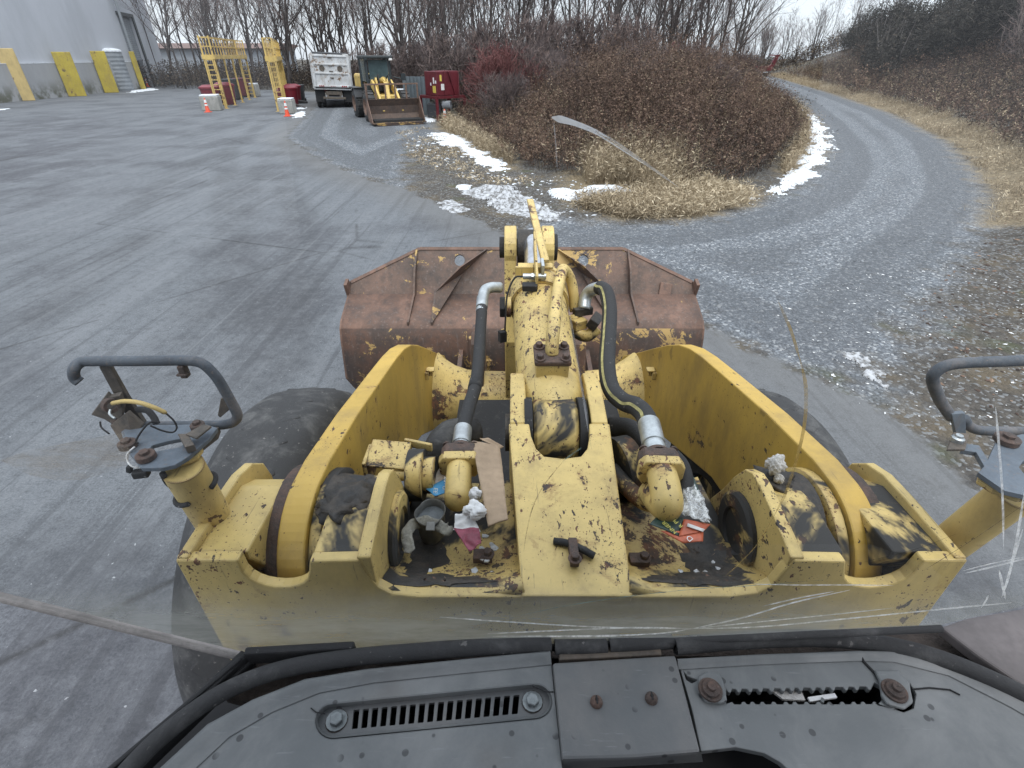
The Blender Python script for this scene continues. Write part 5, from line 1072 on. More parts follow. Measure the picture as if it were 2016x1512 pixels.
# ------------------------------------------------------------------ litter lying on the loader
def sheet(name, c, mat, lab, cat, nu=14, nv=14, amp=.004, seed=0, corr=0, parent=None, fr=3.2, thick=.0015):
    """crumpled sheet spanned by 4 corner points"""
    c = [Vector(p) for p in c]; r = random.Random(seed); ph = [r.uniform(0, 6.28) for _ in range(8)]; V = []
    nrm = (c[1] - c[0]).cross(c[3] - c[0]).normalized()
    if nrm.z < 0: nrm = -nrm
    for i in range(nv + 1):
        for j in range(nu + 1):
            u, v = j / nu, i / nv; p = (c[0].lerp(c[1], u)).lerp(c[3].lerp(c[2], u), v)
            h = math.sin(u * fr * 2.1 + ph[0] + math.sin(v * fr * 1.7 + ph[1]) * 1.5) + .6 * math.sin(v * fr * 3.3 + u * fr + ph[2]) + .5 * abs(math.sin(u * fr * 4 - v * fr * 3 + ph[3])) + corr * math.sin(v * 60)
            V.append(p + nrm * h * amp)
    m = MB().add(V, [(i * (nu + 1) + j, i * (nu + 1) + j + 1, (i + 1) * (nu + 1) + j + 1, (i + 1) * (nu + 1) + j) for i in range(nv) for j in range(nu)])
    o = m.build(name, mat, parent, smooth=(parent is None or True) and 'all', solid=thick)
    if parent is None: tag(o, lab, cat)
    return o
def text(s, loc, size, rot, mat, parent, name='lettering'):
    cu = bpy.data.curves.new(name, 'FONT'); cu.body = s; cu.size = size; cu.extrude = .0003; cu.align_x = 'CENTER'; cu.align_y = 'CENTER'; cu.materials.append(M[mat])
    t = bpy.data.objects.new('tmp', cu); COL.objects.link(t); dg = bpy.context.evaluated_depsgraph_get(); me = bpy.data.meshes.new_from_object(t.evaluated_get(dg)); bpy.data.objects.remove(t)
    o = bpy.data.objects.new(name, me); COL.objects.link(o); o.matrix_world = Matrix.Translation(Vector(loc)) @ rot.to_4x4(); me.name = name
    o.parent = parent; return o
def flatrot(xdir, nrm):
    n = Vector(nrm).normalized(); x = Vector(xdir); x = (x - n * x.dot(n)).normalized(); return Matrix((x, n.cross(x), n)).transposed()
def litter():
    sheet('cardboard_piece', [AD(929, 868, 1.70), AD(984, 878, 1.72), AD(1000, 1022, 1.435), AD(961, 1035, 1.42)], 'card', 'tall torn piece of brown corrugated cardboard leaning on the yellow centre bracket', 'cardboard', 8, 60, .0014, 2, .5, thick=.004)
    sheet('cardboard_flap', [AD(945, 863, 1.74), AD(962, 862, 1.74), AD(992, 880, 1.715), AD(980, 884, 1.71)], 'card', 'small torn cardboard flap showing above the tall cardboard piece', 'cardboard', 6, 6, .002, 4, thick=.003)
    c = [AD(838, 955, 1.64), AD(888, 925, 1.70), AD(896, 968, 1.60), AD(862, 976, 1.575)]
    nb = thing('printed_bag', c[0].lerp(c[2], .5), 'printed paper bag scrap with blue corner tucked behind the left yellow elbow pipe', 'paper bag')
    sheet('bag_sheet', [AD(840, 955, 1.64), AD(880, 905, 1.74), AD(905, 938, 1.70), AD(880, 955, 1.635)], 'news', None, None, 8, 8, .002, 5, parent=nb)
    o2 = sheet('blue_panel', [AD(838, 962, 1.612), AD(884, 940, 1.655), AD(894, 968, 1.60), AD(856, 977, 1.57)], 'blue_print', None, None, 8, 8, .0012, 6, parent=nb)
    n = Vector((-.1, -.75, .65))
    text('20+UP', AD(876, 954, 1.60), .018, flatrot(Vector((-.10, -.3, -.8)), n), 'white_letter', nb).location -= nb.location
    text('EE', AD(857, 966, 1.562), .018, flatrot(Vector((-.10, -.3, -.8)), n), 'white_letter', nb).location -= nb.location
    # dented tin with a pinched rim
    q = AD(846, 1004, 1.50); base = Vector((q.x, q.y, 1.872)); top = 1.968
    can = thing('tin_can', base, 'dented dull grey tin with a pinched rim sitting on the left deck', 'tin')
    def rad(a, r): return r * (1 + .13 * max(0, math.cos(a + 1.45)) ** 6 - .05 * math.cos(2 * a + .5) - .12 * max(0, math.cos(a - 2.6)) ** 10)
    m = MB(); N = 48; V = []
    for z, r in ((base.z, .037), (base.z + .005, .040), (top - .004, .0455), (top, .0485), (top + .0025, .047), (top, .0445), (top - .028, .043)):
        V += [Vector((base.x + math.cos(2 * math.pi * i / N) * rad(2 * math.pi * i / N, r), base.y + math.sin(2 * math.pi * i / N) * rad(2 * math.pi * i / N, r), z)) for i in range(N)]
    m.add(V, [(k * N + i, k * N + (i + 1) % N, (k + 1) * N + (i + 1) % N, (k + 1) * N + i) for k in range(6) for i in range(N)]); m.build('tin_wall', 'tin', can, smooth=True, angle=50)
    m = MB().add([Vector((base.x + math.cos(2 * math.pi * i / N) * rad(2 * math.pi * i / N, .0435), base.y + math.sin(2 * math.pi * i / N) * rad(2 * math.pi * i / N, .0435), top - .026)) for i in range(N)], [tuple(range(N))]); m.build('dust_crust', 'cupfloor', can)
    # canvas strap with a square buckle
    pts = [AD(808, 1090, 1.40), AD(803, 1070, 1.43), AD(801, 1052, 1.455), AD(812, 1036, 1.48), AD(835, 1028, 1.49), AD(860, 1035, 1.475), AD(880, 1044, 1.46), AD(892, 1040, 1.465)]
    P = smoothpath(pts, 5); w = [.004] + [.016] * (len(P) - 8) + [.018, .02, .018, .014, .01, .006, .003]; V = []; r = random.Random(8)
    for i, p in enumerate(P):
        T = (P[min(i + 1, len(P) - 1)] - P[max(i - 1, 0)]).normalized(); sd = T.cross(Vector((0, -.5, .85))).normalized(); k = w[i]
        for j in range(5): V.append(p + sd * k * (j / 2 - 1) + Vector((0, 0, .003 * math.sin(i * 1.3 + j * 1.9) + .004)))
    st = thing('canvas_strap', P[len(P) // 2], 'frayed grey canvas strap with a square buckle in front of the tin', 'strap')
    MB().add(V, [(i * 5 + j, i * 5 + j + 1, (i + 1) * 5 + j + 1, (i + 1) * 5 + j) for i in range(len(P) - 1) for j in range(4)]).build('strap_band', 'canvas', st, smooth='all', solid=.002)
    q = AD(848, 1041, 1.462); m = MB(); m.box(q + Vector((0, 0, .010)), (.026, .026, .006), rx(.45)); m.build('buckle', 'tin', st, bevel=.002)
    def wad(name, q, sc, mat, lab, cat, seed, fr=120):
        ico = bmesh.new(); bmesh.ops.create_icosphere(ico, subdivisions=4, radius=1); r = random.Random(seed); ph = [r.uniform(0, 6.28) for _ in range(6)]; V = []
        for v in ico.verts:
            c = v.co; k = 1 + .22 * math.sin(c.x * 4 + ph[0] + 2 * math.sin(c.y * 3 + ph[1])) + .10 * abs(math.sin(c.y * 9 + ph[2] + c.z * 5)) + .07 * math.sin(c.z * 13 + c.x * 11 + ph[3]); V.append(q + Vector((c.x * sc[0], c.y * sc[1], c.z * sc[2])) * k)
        m = MB().add(V, [tuple(v.index for v in f.verts) for f in ico.faces]); ico.free(); o = m.build(name, mat, None, smooth='all'); tag(o, lab, cat); return o
    wad('paper_wad', AD(936, 1003, 1.455), (.028, .027, .018), 'paper', 'crumpled white paper wad beside the leaning cardboard', 'paper', 1)
    wad('paper_wad', AD(936, 973, 1.52), (.016, .014, .020), 'paper', 'little white paper scrap wedged between elbow pipe and cardboard', 'paper', 9)
    wad('fluff_tuft', AD(1528, 915, 1.44), (.024, .022, .028), 'fluff', 'tuft of white fluff stuck beside the right lift arm', 'fluff', 3)
    wad('fluff_tuft', AD(1533, 942, 1.43), (.012, .012, .014), 'fluff', 'small grey fluff shred just below the white tuft', 'fluff', 4)
    pk = thing('wrapper', AD(920, 1050, 1.43), 'crumpled crimson and white wrapper on the left deck', 'wrapper')
    sheet('white_side', [AD(897, 1012, 1.475), AD(928, 1010, 1.47), AD(946, 1046, 1.425), AD(893, 1044, 1.44)], 'paper', None, None, 12, 10, .0035, 11, parent=pk, fr=4)
    sheet('crimson_side', [AD(893, 1040, 1.440), AD(943, 1040, 1.425), AD(948, 1070, 1.392), AD(924, 1086, 1.378)], 'crimson', None, None, 12, 10, .003, 12, parent=pk, fr=4)
    # dinner plate packaging
    dp = thing('food_package', AD(1338, 1020, 1.43), 'torn dinner plate packaging with green card, red label and crumpled clear film', 'packaging')
    sheet('green_card', [AD(1279, 1031, 1.415), AD(1306, 1004, 1.455), AD(1348, 1022, 1.425), AD(1336, 1056, 1.385)], 'green_card', None, None, 10, 10, .0012, 21, parent=dp, fr=2)
    sheet('green_card', [AD(1345, 975, 1.50), AD(1358, 938, 1.56), AD(1366, 940, 1.56), AD(1384, 982, 1.49)], 'green_card', None, None, 8, 8, .0015, 25, parent=dp, fr=2)
    sheet('red_label', [AD(1346, 1022, 1.42), AD(1399, 1032, 1.41), AD(1385, 1046, 1.39), AD(1336, 1056, 1.383)], 'orange_card', None, None, 8, 8, .001, 22, parent=dp, fr=2)
    sheet('red_label', [AD(1316, 1002, 1.452), AD(1328, 992, 1.468), AD(1342, 1010, 1.438), AD(1322, 1018, 1.43)], 'orange_card', None, None, 6, 6, .001, 26, parent=dp, fr=2)
    sheet('label_strip', [AD(1354, 1030, 1.402), AD(1388, 1042, 1.388), AD(1384, 1047, 1.382), AD(1352, 1036, 1.397)], 'white_letter', None, None, 4, 4, .0004, 22, parent=dp, fr=2)
    sheet('film', [AD(1316, 998, 1.445), AD(1350, 945, 1.535), AD(1378, 965, 1.50), AD(1400, 1028, 1.40)], 'film', None, None, 30, 30, .0055, 23, parent=dp, fr=5)
    sheet('film', [AD(1340, 1010, 1.43), AD(1345, 960, 1.51), AD(1392, 1000, 1.44), AD(1398, 1030, 1.395)], 'film', None, None, 26, 26, .005, 24, parent=dp, fr=6)
    n = ((AD(1306, 1004, 1.455) - AD(1279, 1031, 1.415)).cross(AD(1336, 1056, 1.385) - AD(1279, 1031, 1.415))); n = n if n.z > 0 else -n
    xd = AD(1300, 1018, 1.43) - AD(1340, 1052, 1.385)
    n = n.normalized()
    text('R PLATE', AD(1325, 1022, 1.416), .0175, flatrot(xd, n), 'lettering', dp).location -= dp.location
    text('NNER', AD(1318, 1038, 1.400), .0175, flatrot(xd, n), 'lettering', dp).location -= dp.location
    oc = thing('orange_card', AD(1350, 1060, 1.38), 'orange card with a white letter poking out under the dinner package', 'card')
    sheet('card_sheet', [AD(1300, 1046, 1.402), AD(1385, 1046, 1.392), AD(1384, 1066, 1.372), AD(1345, 1070, 1.372)], 'orange_card', None, None, 8, 6, .0008, 31, parent=oc, fr=2)
    text('D', AD(1358, 1060, 1.372), .022, flatrot(xd, Vector((0, -.2, 1))), 'white_letter', oc).location -= oc.location
    for i, (x, y) in enumerate(((948, 1082), (967, 1072), (972, 1080), (949, 1100), (848, 1124), (934, 1124), (955, 1056), (1404, 1108), (1412, 1120), (1340, 1126), (1372, 1128), (1388, 1128), (958, 1104), (968, 1128))):
        r = random.Random(i); q = G(x, y, 1.885); m = MB(); s = .006 + r.random() * .006
        m.prism([q + Vector((math.cos(a) * s * r.uniform(.5, 1.3), math.sin(a) * s * r.uniform(.5, 1.3), 0)) for a in (0, 1.3, 2.5, 3.9, 5.2)], (0, 0, .004)); o = m.build('glass_crumb', 'snow', None); tag(o, 'tiny white crumb of broken glass on the yellow deck', 'glass crumb', 'glass crumbs on the deck')
litter()
def grit():
    r = np.random.default_rng(12); n = 420; x = np.concatenate([r.uniform(-.31, .01, n // 2), r.uniform(.32, .64, n // 2)]); y = r.uniform(.84, 1.3, n); t = (y - .80) / .54; z = 1.944 - .085 * sstep(0, .35, t) - .05 * t + .006; s_ = .0015 + .004 * r.random(n) ** 3
    q = r.normal(0, 1, (n, 4, 3)) * s_[:, None, None]; q[:, :, 2] = np.abs(q[:, :, 2]) * .5; q += np.stack([x, y, z], 1)[:, None]
    o = quads('deck_grit', q, 'weed', r.random(n)); tag(o, 'grit and crumbs of dirt on the greasy loader decks', kind='stuff')
grit()

# ------------------------------------------------------------------ warehouse on the left
def building():
    H = 15.0; Pt = [(-39.6, 20), (-40.35, 50), (-41.45, 65.6), (-45.16, 77.9), (-80, 78), (-80, 20)]
    bd = thing('warehouse', (-41, 55, 0), 'large windowless grey warehouse wall with a concrete plinth and tall doorway', 'building')
    def pt(mb, n, mat, **k): return mb.build(n, mat, bd, **k)
    A, Bp = Vector((-41.45, 65.6, 0)), Vector((-45.16, 77.9, 0)); d = (Bp - A).normalized(); nv = Vector((d.y, -d.x, 0))
    if nv.x < 0: nv = -nv
    def FC(px, py):
        r = ray(px, py); t = (A - Vector((0, 0, EYE))).dot(nv) / r.dot(nv); p = r * t + Vector((0, 0, EYE)); return (p - A).dot(d), p.z
    u0 = FC(276, 165)[0]; u1 = FC(299, 160)[0]; zd = (FC(236, 30)[1] + FC(257, 34)[1]) / 2
    # main wall (first face) and second face with the doorway cut out
    m = MB()
    for a, b in zip(Pt[:2], Pt[1:3]): m.prism([(a[0], a[1], 0), (b[0], b[1], 0), (b[0], b[1], H), (a[0], a[1], H)], (-.3, 0, 0))
    def seg(ua, ub, za, zb, off=0.0, th=-.3):
        p = [A + d * ua + nv * off, A + d * ub + nv * off]; m2.prism([p[0] + Vector((0, 0, za)), p[1] + Vector((0, 0, za)), p[1] + Vector((0, 0, zb)), p[0] + Vector((0, 0, zb))], nv * th)
    pt(m, 'wall', 'wall'); L = (Bp - A).length
    m2 = MB(); seg(0, u0, 0, H); seg(u1, L, 0, H); seg(u0, u1, zd, H); pt(m2, 'end_wall', 'wall')
    m2 = MB(); m2.prism([Vector((Bp.x, Bp.y, 0)), Vector((-80, 78.2, 0)), Vector((-80, 78.2, H)), Vector((Bp.x, Bp.y, H))], (0, -.3, 0)); m2.prism([(-80, 20, H), (-39.6, 20, H), (-41.45, 65.6, H), (-45.16, 77.9, H), (-80, 78, H)], (0, 0, .3)); pt(m2, 'roof', 'wall')
    m2 = MB(); seg(u0, u1, 0, zd, -1.2, -.2); dr = pt(m2, 'doorway', 'dark')
    m2 = MB(); zs = 2.7; k = 22
    for i in range(k): seg(u0, u1, zs + (zd - zs) * i / k, zs + (zd - zs) * (i + .88) / k, -.25, -.08)
    o = pt(m2, 'shutter', 'shutter'); o.parent = dr
    m2 = MB(); seg(u1 + .003, u1 + .6, 0, zd + .3, .03, .12); seg(u0 - .2, u1 + .003, zd + .002, zd + .3, .03, .12); o = pt(m2, 'door_frame', 'cab_black'); o.parent = dr
    m = MB()
    for a, b in zip(Pt[:2], Pt[1:3]): m.prism([(a[0], a[1], -.1), (b[0], b[1], -.1), (b[0], b[1], 2.55), (a[0], a[1], 2.55)], (.28, 0, 0))
    pt(m, 'plinth', 'plinth', bevel=.02)
    m2 = MB(); seg(u1 + .7, L + .1, -.1, 1.6, .02, .25); seg(0.05, u0 - .3, -.1, 2.0, .02, .2); pt(m2, 'plinth', 'plinth', bevel=.02)
    m = MB(); m.tube([(-41.0, 65.55, 0), (-41.0, 65.55, H)], .13, 8); pt(m, 'downpipe', 'shutter')
    m = MB()
    for a, b in zip(Pt[:2], Pt[1:3]): m.prism([(a[0] + .29, a[1], 2.56), (b[0] + .29, b[1], 2.56), (b[0] + .29, b[1], 2.60), (a[0] + .29, a[1], 2.60)], (-.27, 0, 0))
    pt(m, 'snow_line', 'snow')
building()

def boards():
    labs = ['pale yellow guard slab at the photo edge, nearest of the slabs on the grey wall', 'mossy yellow guard slab second along the warehouse wall', 'bright yellow guard slab just left of the ribbed grey drum', 'thin yellow guard post beside the dark doorway']
    for i, (bx, by, w, h, mat) in enumerate(((38, 198.5, 1.35, 3.6, 'yellow_board_pale'), (143, 189.5, 1.35, 3.4, 'yellow_board'), (211, 182.5, 1.2, 3.5, 'yellow_board'), (274, 175.5, .5, 3.5, 'yellow_board'))):
        p = G(bx, by); a = math.radians(30); m = MB(); R = rz(a); q = Vector((p.x + .5, p.y, 0))
        n = 7; V = []
        m.box(q + Vector((0, 0, h / 2)), (w, .22, h), R)
        o = m.build('guard_slab', mat, None, bevel=.04); tag(o, labs[i], 'guard slab', 'yellow guard slabs along the wall')
boards()
def drum():
    p = G(240, 178.5); t = thing('ribbed_drum', p, 'ribbed grey drum standing by the warehouse wall with snow on top', 'drum')
    pr = [(0, 1.15)]
    for i in range(9): pr += [(.1 + i * .36, 1.15), (.16 + i * .36, 1.18), (.26 + i * .36, 1.18), (.32 + i * .36, 1.15)]
    m = MB(); m.lathe(p, (0, 0, 1), pr + [(3.42, 1.15), (3.45, .01)], 32); m.build('drum_body', 'shutter', t, smooth=True, angle=30)
    m = MB(); m.lathe(p + Vector((0, 0, 3.44)), (0, 0, 1), [(0, 1.2), (.12, 1.22), (.24, 1.05), (.33, .6), (.36, .01)], 24); m.build('snow_cap', 'snow', t, smooth='all')
    p = G(343, 166); t = thing('snowy_bin', p, 'small dark box capped with snow at the warehouse corner', 'box')
    m = MB(); m.box(p + Vector((0, 0, .6)), (1.6, 1.2, 1.2)); m.build('bin_body', 'plinth', t, bevel=.05)
    m = MB(); m.box(p + Vector((0, 0, 1.28)), (1.65, 1.25, .2)); m.build('snow_cap', 'snow', t, bevel=.08)
drum()

# ------------------------------------------------------------------ tarping racks, blocks, cones, bins
def rack(A, Bv, axis, L, zp, zt, lab):
    A = Vector(A); Bv = Vector(Bv); ax = Vector(axis).normalized(); w = Bv - A
    t = thing('tarping_rack', (A + Bv) / 2 + ax * L / 2, lab, 'rack', 'yellow tarping racks')
    Z = Vector((0, 0, 1)); ps = .09
    n = 5
    for i in range(n):
        for base, s in ((A, 0), (Bv, 1)):
            p = base + ax * (L * i / (n - 1)); tall = i in (0, n - 1)
            m = MB(); m.bar(p, p + Z * (zt if tall else zp), ps, ps, ax)
            if not tall: m.prism([p + Z * (zp - .9) - ax * .02, p + Z * (zp - .05) + ax * .28, p + Z * (zp - .05) - ax * .28], w.normalized() * .05)
            m.box(p + Z * .01, (.25, .25, .02)); m.build('post', 'yellow_far', t)
    m = MB(); c = (A + Bv) / 2 + ax * L / 2 + Z * zp; Rm = Matrix((w.normalized(), ax, Z)).transposed()
    m.box(c, (w.length + .12, L + .12, .05), Rm); m.build('platform', 'yellow_far', t)
    m = MB()
    for s in (-1, 1): m.box(c + w.normalized() * s * (w.length / 2 + .07) + Z * .02, (.03, L + .2, .26), Rm)
    for s in (-1, 1): m.box(c + ax * s * (L / 2 + .07) + Z * .02, (w.length + .2, .03, .26), Rm)
    m.build('toe_beam', 'yellow_far', t)
    for base in (A, Bv):
        m = MB()
        for z in (.62, 1.12): m.bar(base + Z * (zp + z), base + ax * L + Z * (zp + z), .05, .05)
        k = 13
        for i in range(1, k): m.bar(base + ax * L * i / k + Z * zp, base + ax * L * i / k + Z * (zp + 1.12), .026, .026, ax)
        m.build('railing', 'yellow_far', t)
    m = MB()
    for e in (0, L):
        for z in (.62, 1.12): m.bar(A + ax * e + Z * (zp + z), Bv + ax * e + Z * (zp + z), .05, .05)
        for f in (.33, .66): m.bar(A + w * f + ax * e + Z * zp, A + w * f + ax * e + Z * (zp + 1.12), .035, .035, ax)
    m.build('end_railing', 'yellow_far', t)
    for e in (-.06, L + .06):
        m = MB(); i0 = A + w * .18 + ax * e; i1 = A + w * .86 + ax * e
        m.bar(i0, i0 + Z * zp, .05, .05, ax); m.bar(i1, i1 + Z * zp, .05, .05, ax); k = 10
        for i in range(1, k + 1): m.bar(i0 + Z * (zp * i / (k + .5)), i1 + Z * (zp * i / (k + .5)), .045, .045)
        m.build('ladder', 'yellow_far', t)
    return t
rack(G(429, 214), G(447, 213.5), (-3.1, 12.6, 0), 11.5, 3.02, 4.22, 'left yellow steel tarping rack, the nearer one to the warehouse')
rack(G(547.7, 219.3), G(564, 218.3), (-5.0, 14.4, 0), 11.0, 2.92, 4.02, 'right yellow steel tarping rack, the one beside the white truck')

def block(px, py, s, rot, lab, snow=True):
    p = G(px, py) + Vector((0, s[1] * .5, 0)); t = thing('concrete_block', p, lab, 'concrete block', 'concrete blocks at the racks'); R = rz(rot)
    m = MB(); m.box(p + Vector((0, 0, s[2] / 2)), s, R); m.build('block_body', 'concrete', t, bevel=.05)
    m = MB(); m.box(p + Vector((0, 0, s[2] + .045)), (s[0] * .93, s[1] * .93, .09), R); m.build('snow_cap', 'snow', t, bevel=.035)
block(413, 218.5, (1.15, 1.0, .85), .25, 'snow-topped concrete block at the foot of the left rack ladder, cone in front')
block(563.5, 224.5, (.88, .9, .78), .1, 'snow-topped concrete block at the foot of the right rack ladder, cone in front')
block(497, 190.5, (.9, .9, .95), .0, 'snow-topped concrete block at the far end of the left rack')

def cone(p, lab, h=.72):
    t = thing('traffic_cone', p, lab, 'cone', 'orange traffic cones'); p = Vector(p)
    m = MB(); m.box(p + Vector((0, 0, .02)), (.37, .37, .04)); m.build('base', 'cone', t, bevel=.01)
    m = MB(); m.lathe(p + Vector((0, 0, .04)), (0, 0, 1), [(0, .14), (h - .08, .035), (h - .05, .001)], 20); m.build('cone_body', 'cone', t, smooth=True)
    for a, b in ((.60, .80), (.40, .50)):
        m = MB(); m.lathe(p + Vector((0, 0, .04)), (0, 0, 1), [(h * a, .146 - .105 * a), (h * b, .146 - .105 * b)], 20); m.build('white_band', 'white_band', t, smooth=True)
cone(G(410, 221), 'orange cone with white bands before the block at the left rack', .85)
cone(G(566.5, 229), 'orange cone with white bands before the block at the right rack', .85)
cone(G(291, 171), 'small orange cone by the dark warehouse doorway', .95)
cone(G(876.5, 240), 'plain orange cone under the red hopper stand', .65)

def bin_(px, py, kind, s, lab, rot=0.0):
    p = G(px, py); round_ = kind == 'red'
    t = thing('waste_bin', p, lab, 'bin', 'bins under the racks')
    if round_:
        m = MB(); m.lathe(p, (0, 0, 1), [(0, .001), (0, .42 * s), (.05 * s, .45 * s), (.95 * s, .56 * s), (.96 * s, .60 * s), (1.02 * s, .60 * s)], 24); m.build('bin_body', 'red_bin', t, smooth=True, angle=35)
        m = MB(); m.lathe(p + Vector((0, 0, 1.02 * s)), (0, 0, 1), [(0, .60 * s), (.03 * s, .60 * s), (.05 * s, .52 * s), (.14 * s, .36 * s), (.15 * s, .001)], 24); m.build('lid', 'red_bin', t, smooth=True, angle=35)
    else:
        R = rz(rot); m = MB(); h = 1.05 * s; a, b = .29 * s, .36 * s
        q = [R @ Vector((x * r_, y * r_ * 1.1, z)) + p for z, r_ in ((.08 * s, a), (h, b)) for x, y in ((-1, -1), (1, -1), (1, 1), (-1, 1))]
        m.add(q, [(3, 2, 1, 0), (4, 5, 6, 7), (0, 1, 5, 4), (1, 2, 6, 5), (2, 3, 7, 6), (3, 0, 4, 7)]); m.build('bin_body', 'dark_bin' if kind == 'dark' else 'red_far', t, bevel=.03)
        m = MB(); m.box(p + Vector((0, 0, h + .04 * s)), (b * 2.15, b * 2.4, .08 * s), R); m.build('lid', 'dark_bin' if kind == 'dark' else 'red_far', t, bevel=.03)
        m = MB(); m.lathe(p + R @ Vector((-b, b * .9, .12 * s)), R @ Vector((1, 0, 0)), [(0, .001), (0, .11 * s), (b * 2, .11 * s), (b * 2, .001)], 14); m.build('wheel', 'black', t)
bin_(421, 208, 'red', 1.15, 'red round bin directly behind the left rack ladder')
bin_(450, 205.5, 'red', 1.25, 'big red round bin beside the first right-hand post of the left rack')
bin_(463, 197, 'dark', 1.35, 'charcoal bin standing between red bins under the left rack')
bin_(482, 191, 'redbox', 1.30, 'flat red box bin at the far end of the left rack')
bin_(560, 209, 'red', .92, 'red bin just behind the right rack ladder')
bin_(574, 209.5, 'red', 1.15, 'tallest red bin under the right rack, right of the ladder')
bin_(581, 202, 'red', 1.1, 'red bin behind the tallest one under the right rack')
bin_(593, 200, 'dark', 1.05, 'black wheeled bin standing upright right of the right rack', .2)
m = MB(); p = G(596, 203.5); m.box(p + Vector((0, 0, .1)), (.75, .5, .2), rz(.3) @ ry(.15)); o = m.build('black_scrap', 'black', None, bevel=.05); tag(o, 'black plastic scrap on the ground at the foot of the black bin', 'scrap')
m = MB()
for k in range(4): q = G(578 + k * 4, 208 + k * 1.5); m.bar(q + Vector((-.4, .2, .1 + .05 * k)), q + Vector((.5, -.3, .06)), .09, .07)
o = m.build('scrap_timber', 'bark', None); tag(o, 'loose dark timber lying beside the tallest red bin', 'timber')

# ------------------------------------------------------------------ dump truck seen from behind
def truck():
    p = G(661.5, 213); W = 2.52; t = thing('dump_truck', p, 'dirty white dump truck parked with its tailgate towards us', 'truck')
    rt = MB(); O = Vector((p.x, p.y, 0)); R = rz(math.radians(16.5)) @ ry(math.radians(2.2))
    def q(x, y, z): return O + R @ Vector((x, y, z))
    def bx(m, c, s): m.box(q(*c), s, R); return m
    h0, h1 = 1.12, 3.2
    m = MB()
    bx(m, (-W / 2 + .05, 3.1, (h0 + h1) / 2), (.10, 6.2, h1 - h0)); bx(m, (W / 2 - .05, 3.1, (h0 + h1) / 2), (.10, 6.2, h1 - h0)); bx(m, (0, 3.1, h0 + .04), (W - .22, 6.2, .08)); bx(m, (0, 6.15, (h0 + h1) / 2), (W - .22, .1, h1 - h0))
    for i in range(8):
        for s in (-1, 1): bx(m, (s * (W / 2 + .035), .35 + i * .78, (h0 + h1) / 2), (.07, .12, h1 - h0 - .1))
    m.build('dump_body', 'white_truck', t, bevel=.015)
    m = MB(); bx(m, (0, -.03, (h0 + h1) / 2 + .1), (W - .06, .06, h1 - h0 - .1))
    for z in (h0 + .22, h0 + .98, h0 + 1.50, h1 - .10): bx(m, (0, -.085, z), (W - .1, .06, .11))
    for s in (-1, 1): bx(m, (s * (W / 2 - .10), -.087, (h0 + h1) / 2 + .1), (.16, .07, h1 - h0 - .12))
    tg = m.build('tailgate', 'white_truck', t, bevel=.02)
    for i, z in enumerate((h0 + .72, h0 + 1.10, h0 + 1.42, h0 + 1.88)):
        m = MB(); bx(m, (.0, -.10, z), (.26, .05, .05)); o = m.build('rung', 'steel_brown', t, bevel=.01); o.parent = tg
    for s in (-1, 1):
        m = MB(); m.lathe(q(s * .58, -.062, h0 + 1.26), R @ Vector((0, -1, 0)), [(0, .17), (.03, .17), (.03, .13), (.015, .12), (.015, .001)], 20); o = m.build('round_port', 'steel_brown', t, smooth=True, angle=30); o.parent = tg
        for k in range(3): m = MB(); m.lathe(q(s * (.62 + k * .12), -.118, h0 + .22), R @ Vector((0, -1, 0)), [(0, .05), (.02, .045), (.022, .001)], 12); o = m.build('tail_light', 'lamp_red', t); o.parent = tg
    for k in (-1, 0, 1): m = MB(); m.lathe(q(k * .12, -.118, h0 + .22), R @ Vector((0, -1, 0)), [(0, .03), (.02, .03), (.022, .001)], 10); o = m.build('tail_light', 'lamp_red', t); o.parent = tg
    m = MB(); bx(m, (-.15, .0, h1 + .05), (W - .5, .18, .09)); bx(m, (0, 3.1, h1 + .06), (W * .9, 5.9, .10)); m.build('tarp_roll', 'dark_bin', t, bevel=.03)
    for s in (-1, 1):
        m = MB(); bx(m, (s * (W / 2 - .32), .25, .74), (.62, .02, .74)); m.build('mud_flap', 'black', t)
        for y in (.95, 2.25):
            for k in (0, 1):
                m = MB(); m.lathe(O + rz(math.radians(16.5)) @ Vector((s * (W / 2 - .02 - k * .34), y, .52)), rz(math.radians(16.5)) @ Vector((-s, 0, 0)), [(0, .25), (.02, .42), (.06, .5), (.24, .5), (.28, .42), (.29, .25)], 28); w = m.build('wheel', 'tyre', t, smooth='all')
    m = MB(); bx(m, (0, .10, .92), (1.1, .12, .22)); bx(m, (0, .05, .62), (1.5, .12, .14)); bx(m, (-.42, .08, .76), (.12, .1, .36)); bx(m, (.42, .08, .76), (.12, .1, .36)); m.build('bumper', 'steel_brown', t, bevel=.02)
    m = MB(); bx(m, (0, 3.2, .85), (.9, 6.2, .3)); m.build('chassis', 'black', t)
    m = MB(); bx(m, (0, 7.4, 1.7), (2.2, 2.0, 2.2)); m.build('truck_cab', 'red_far', t, bevel=.1)
truck()

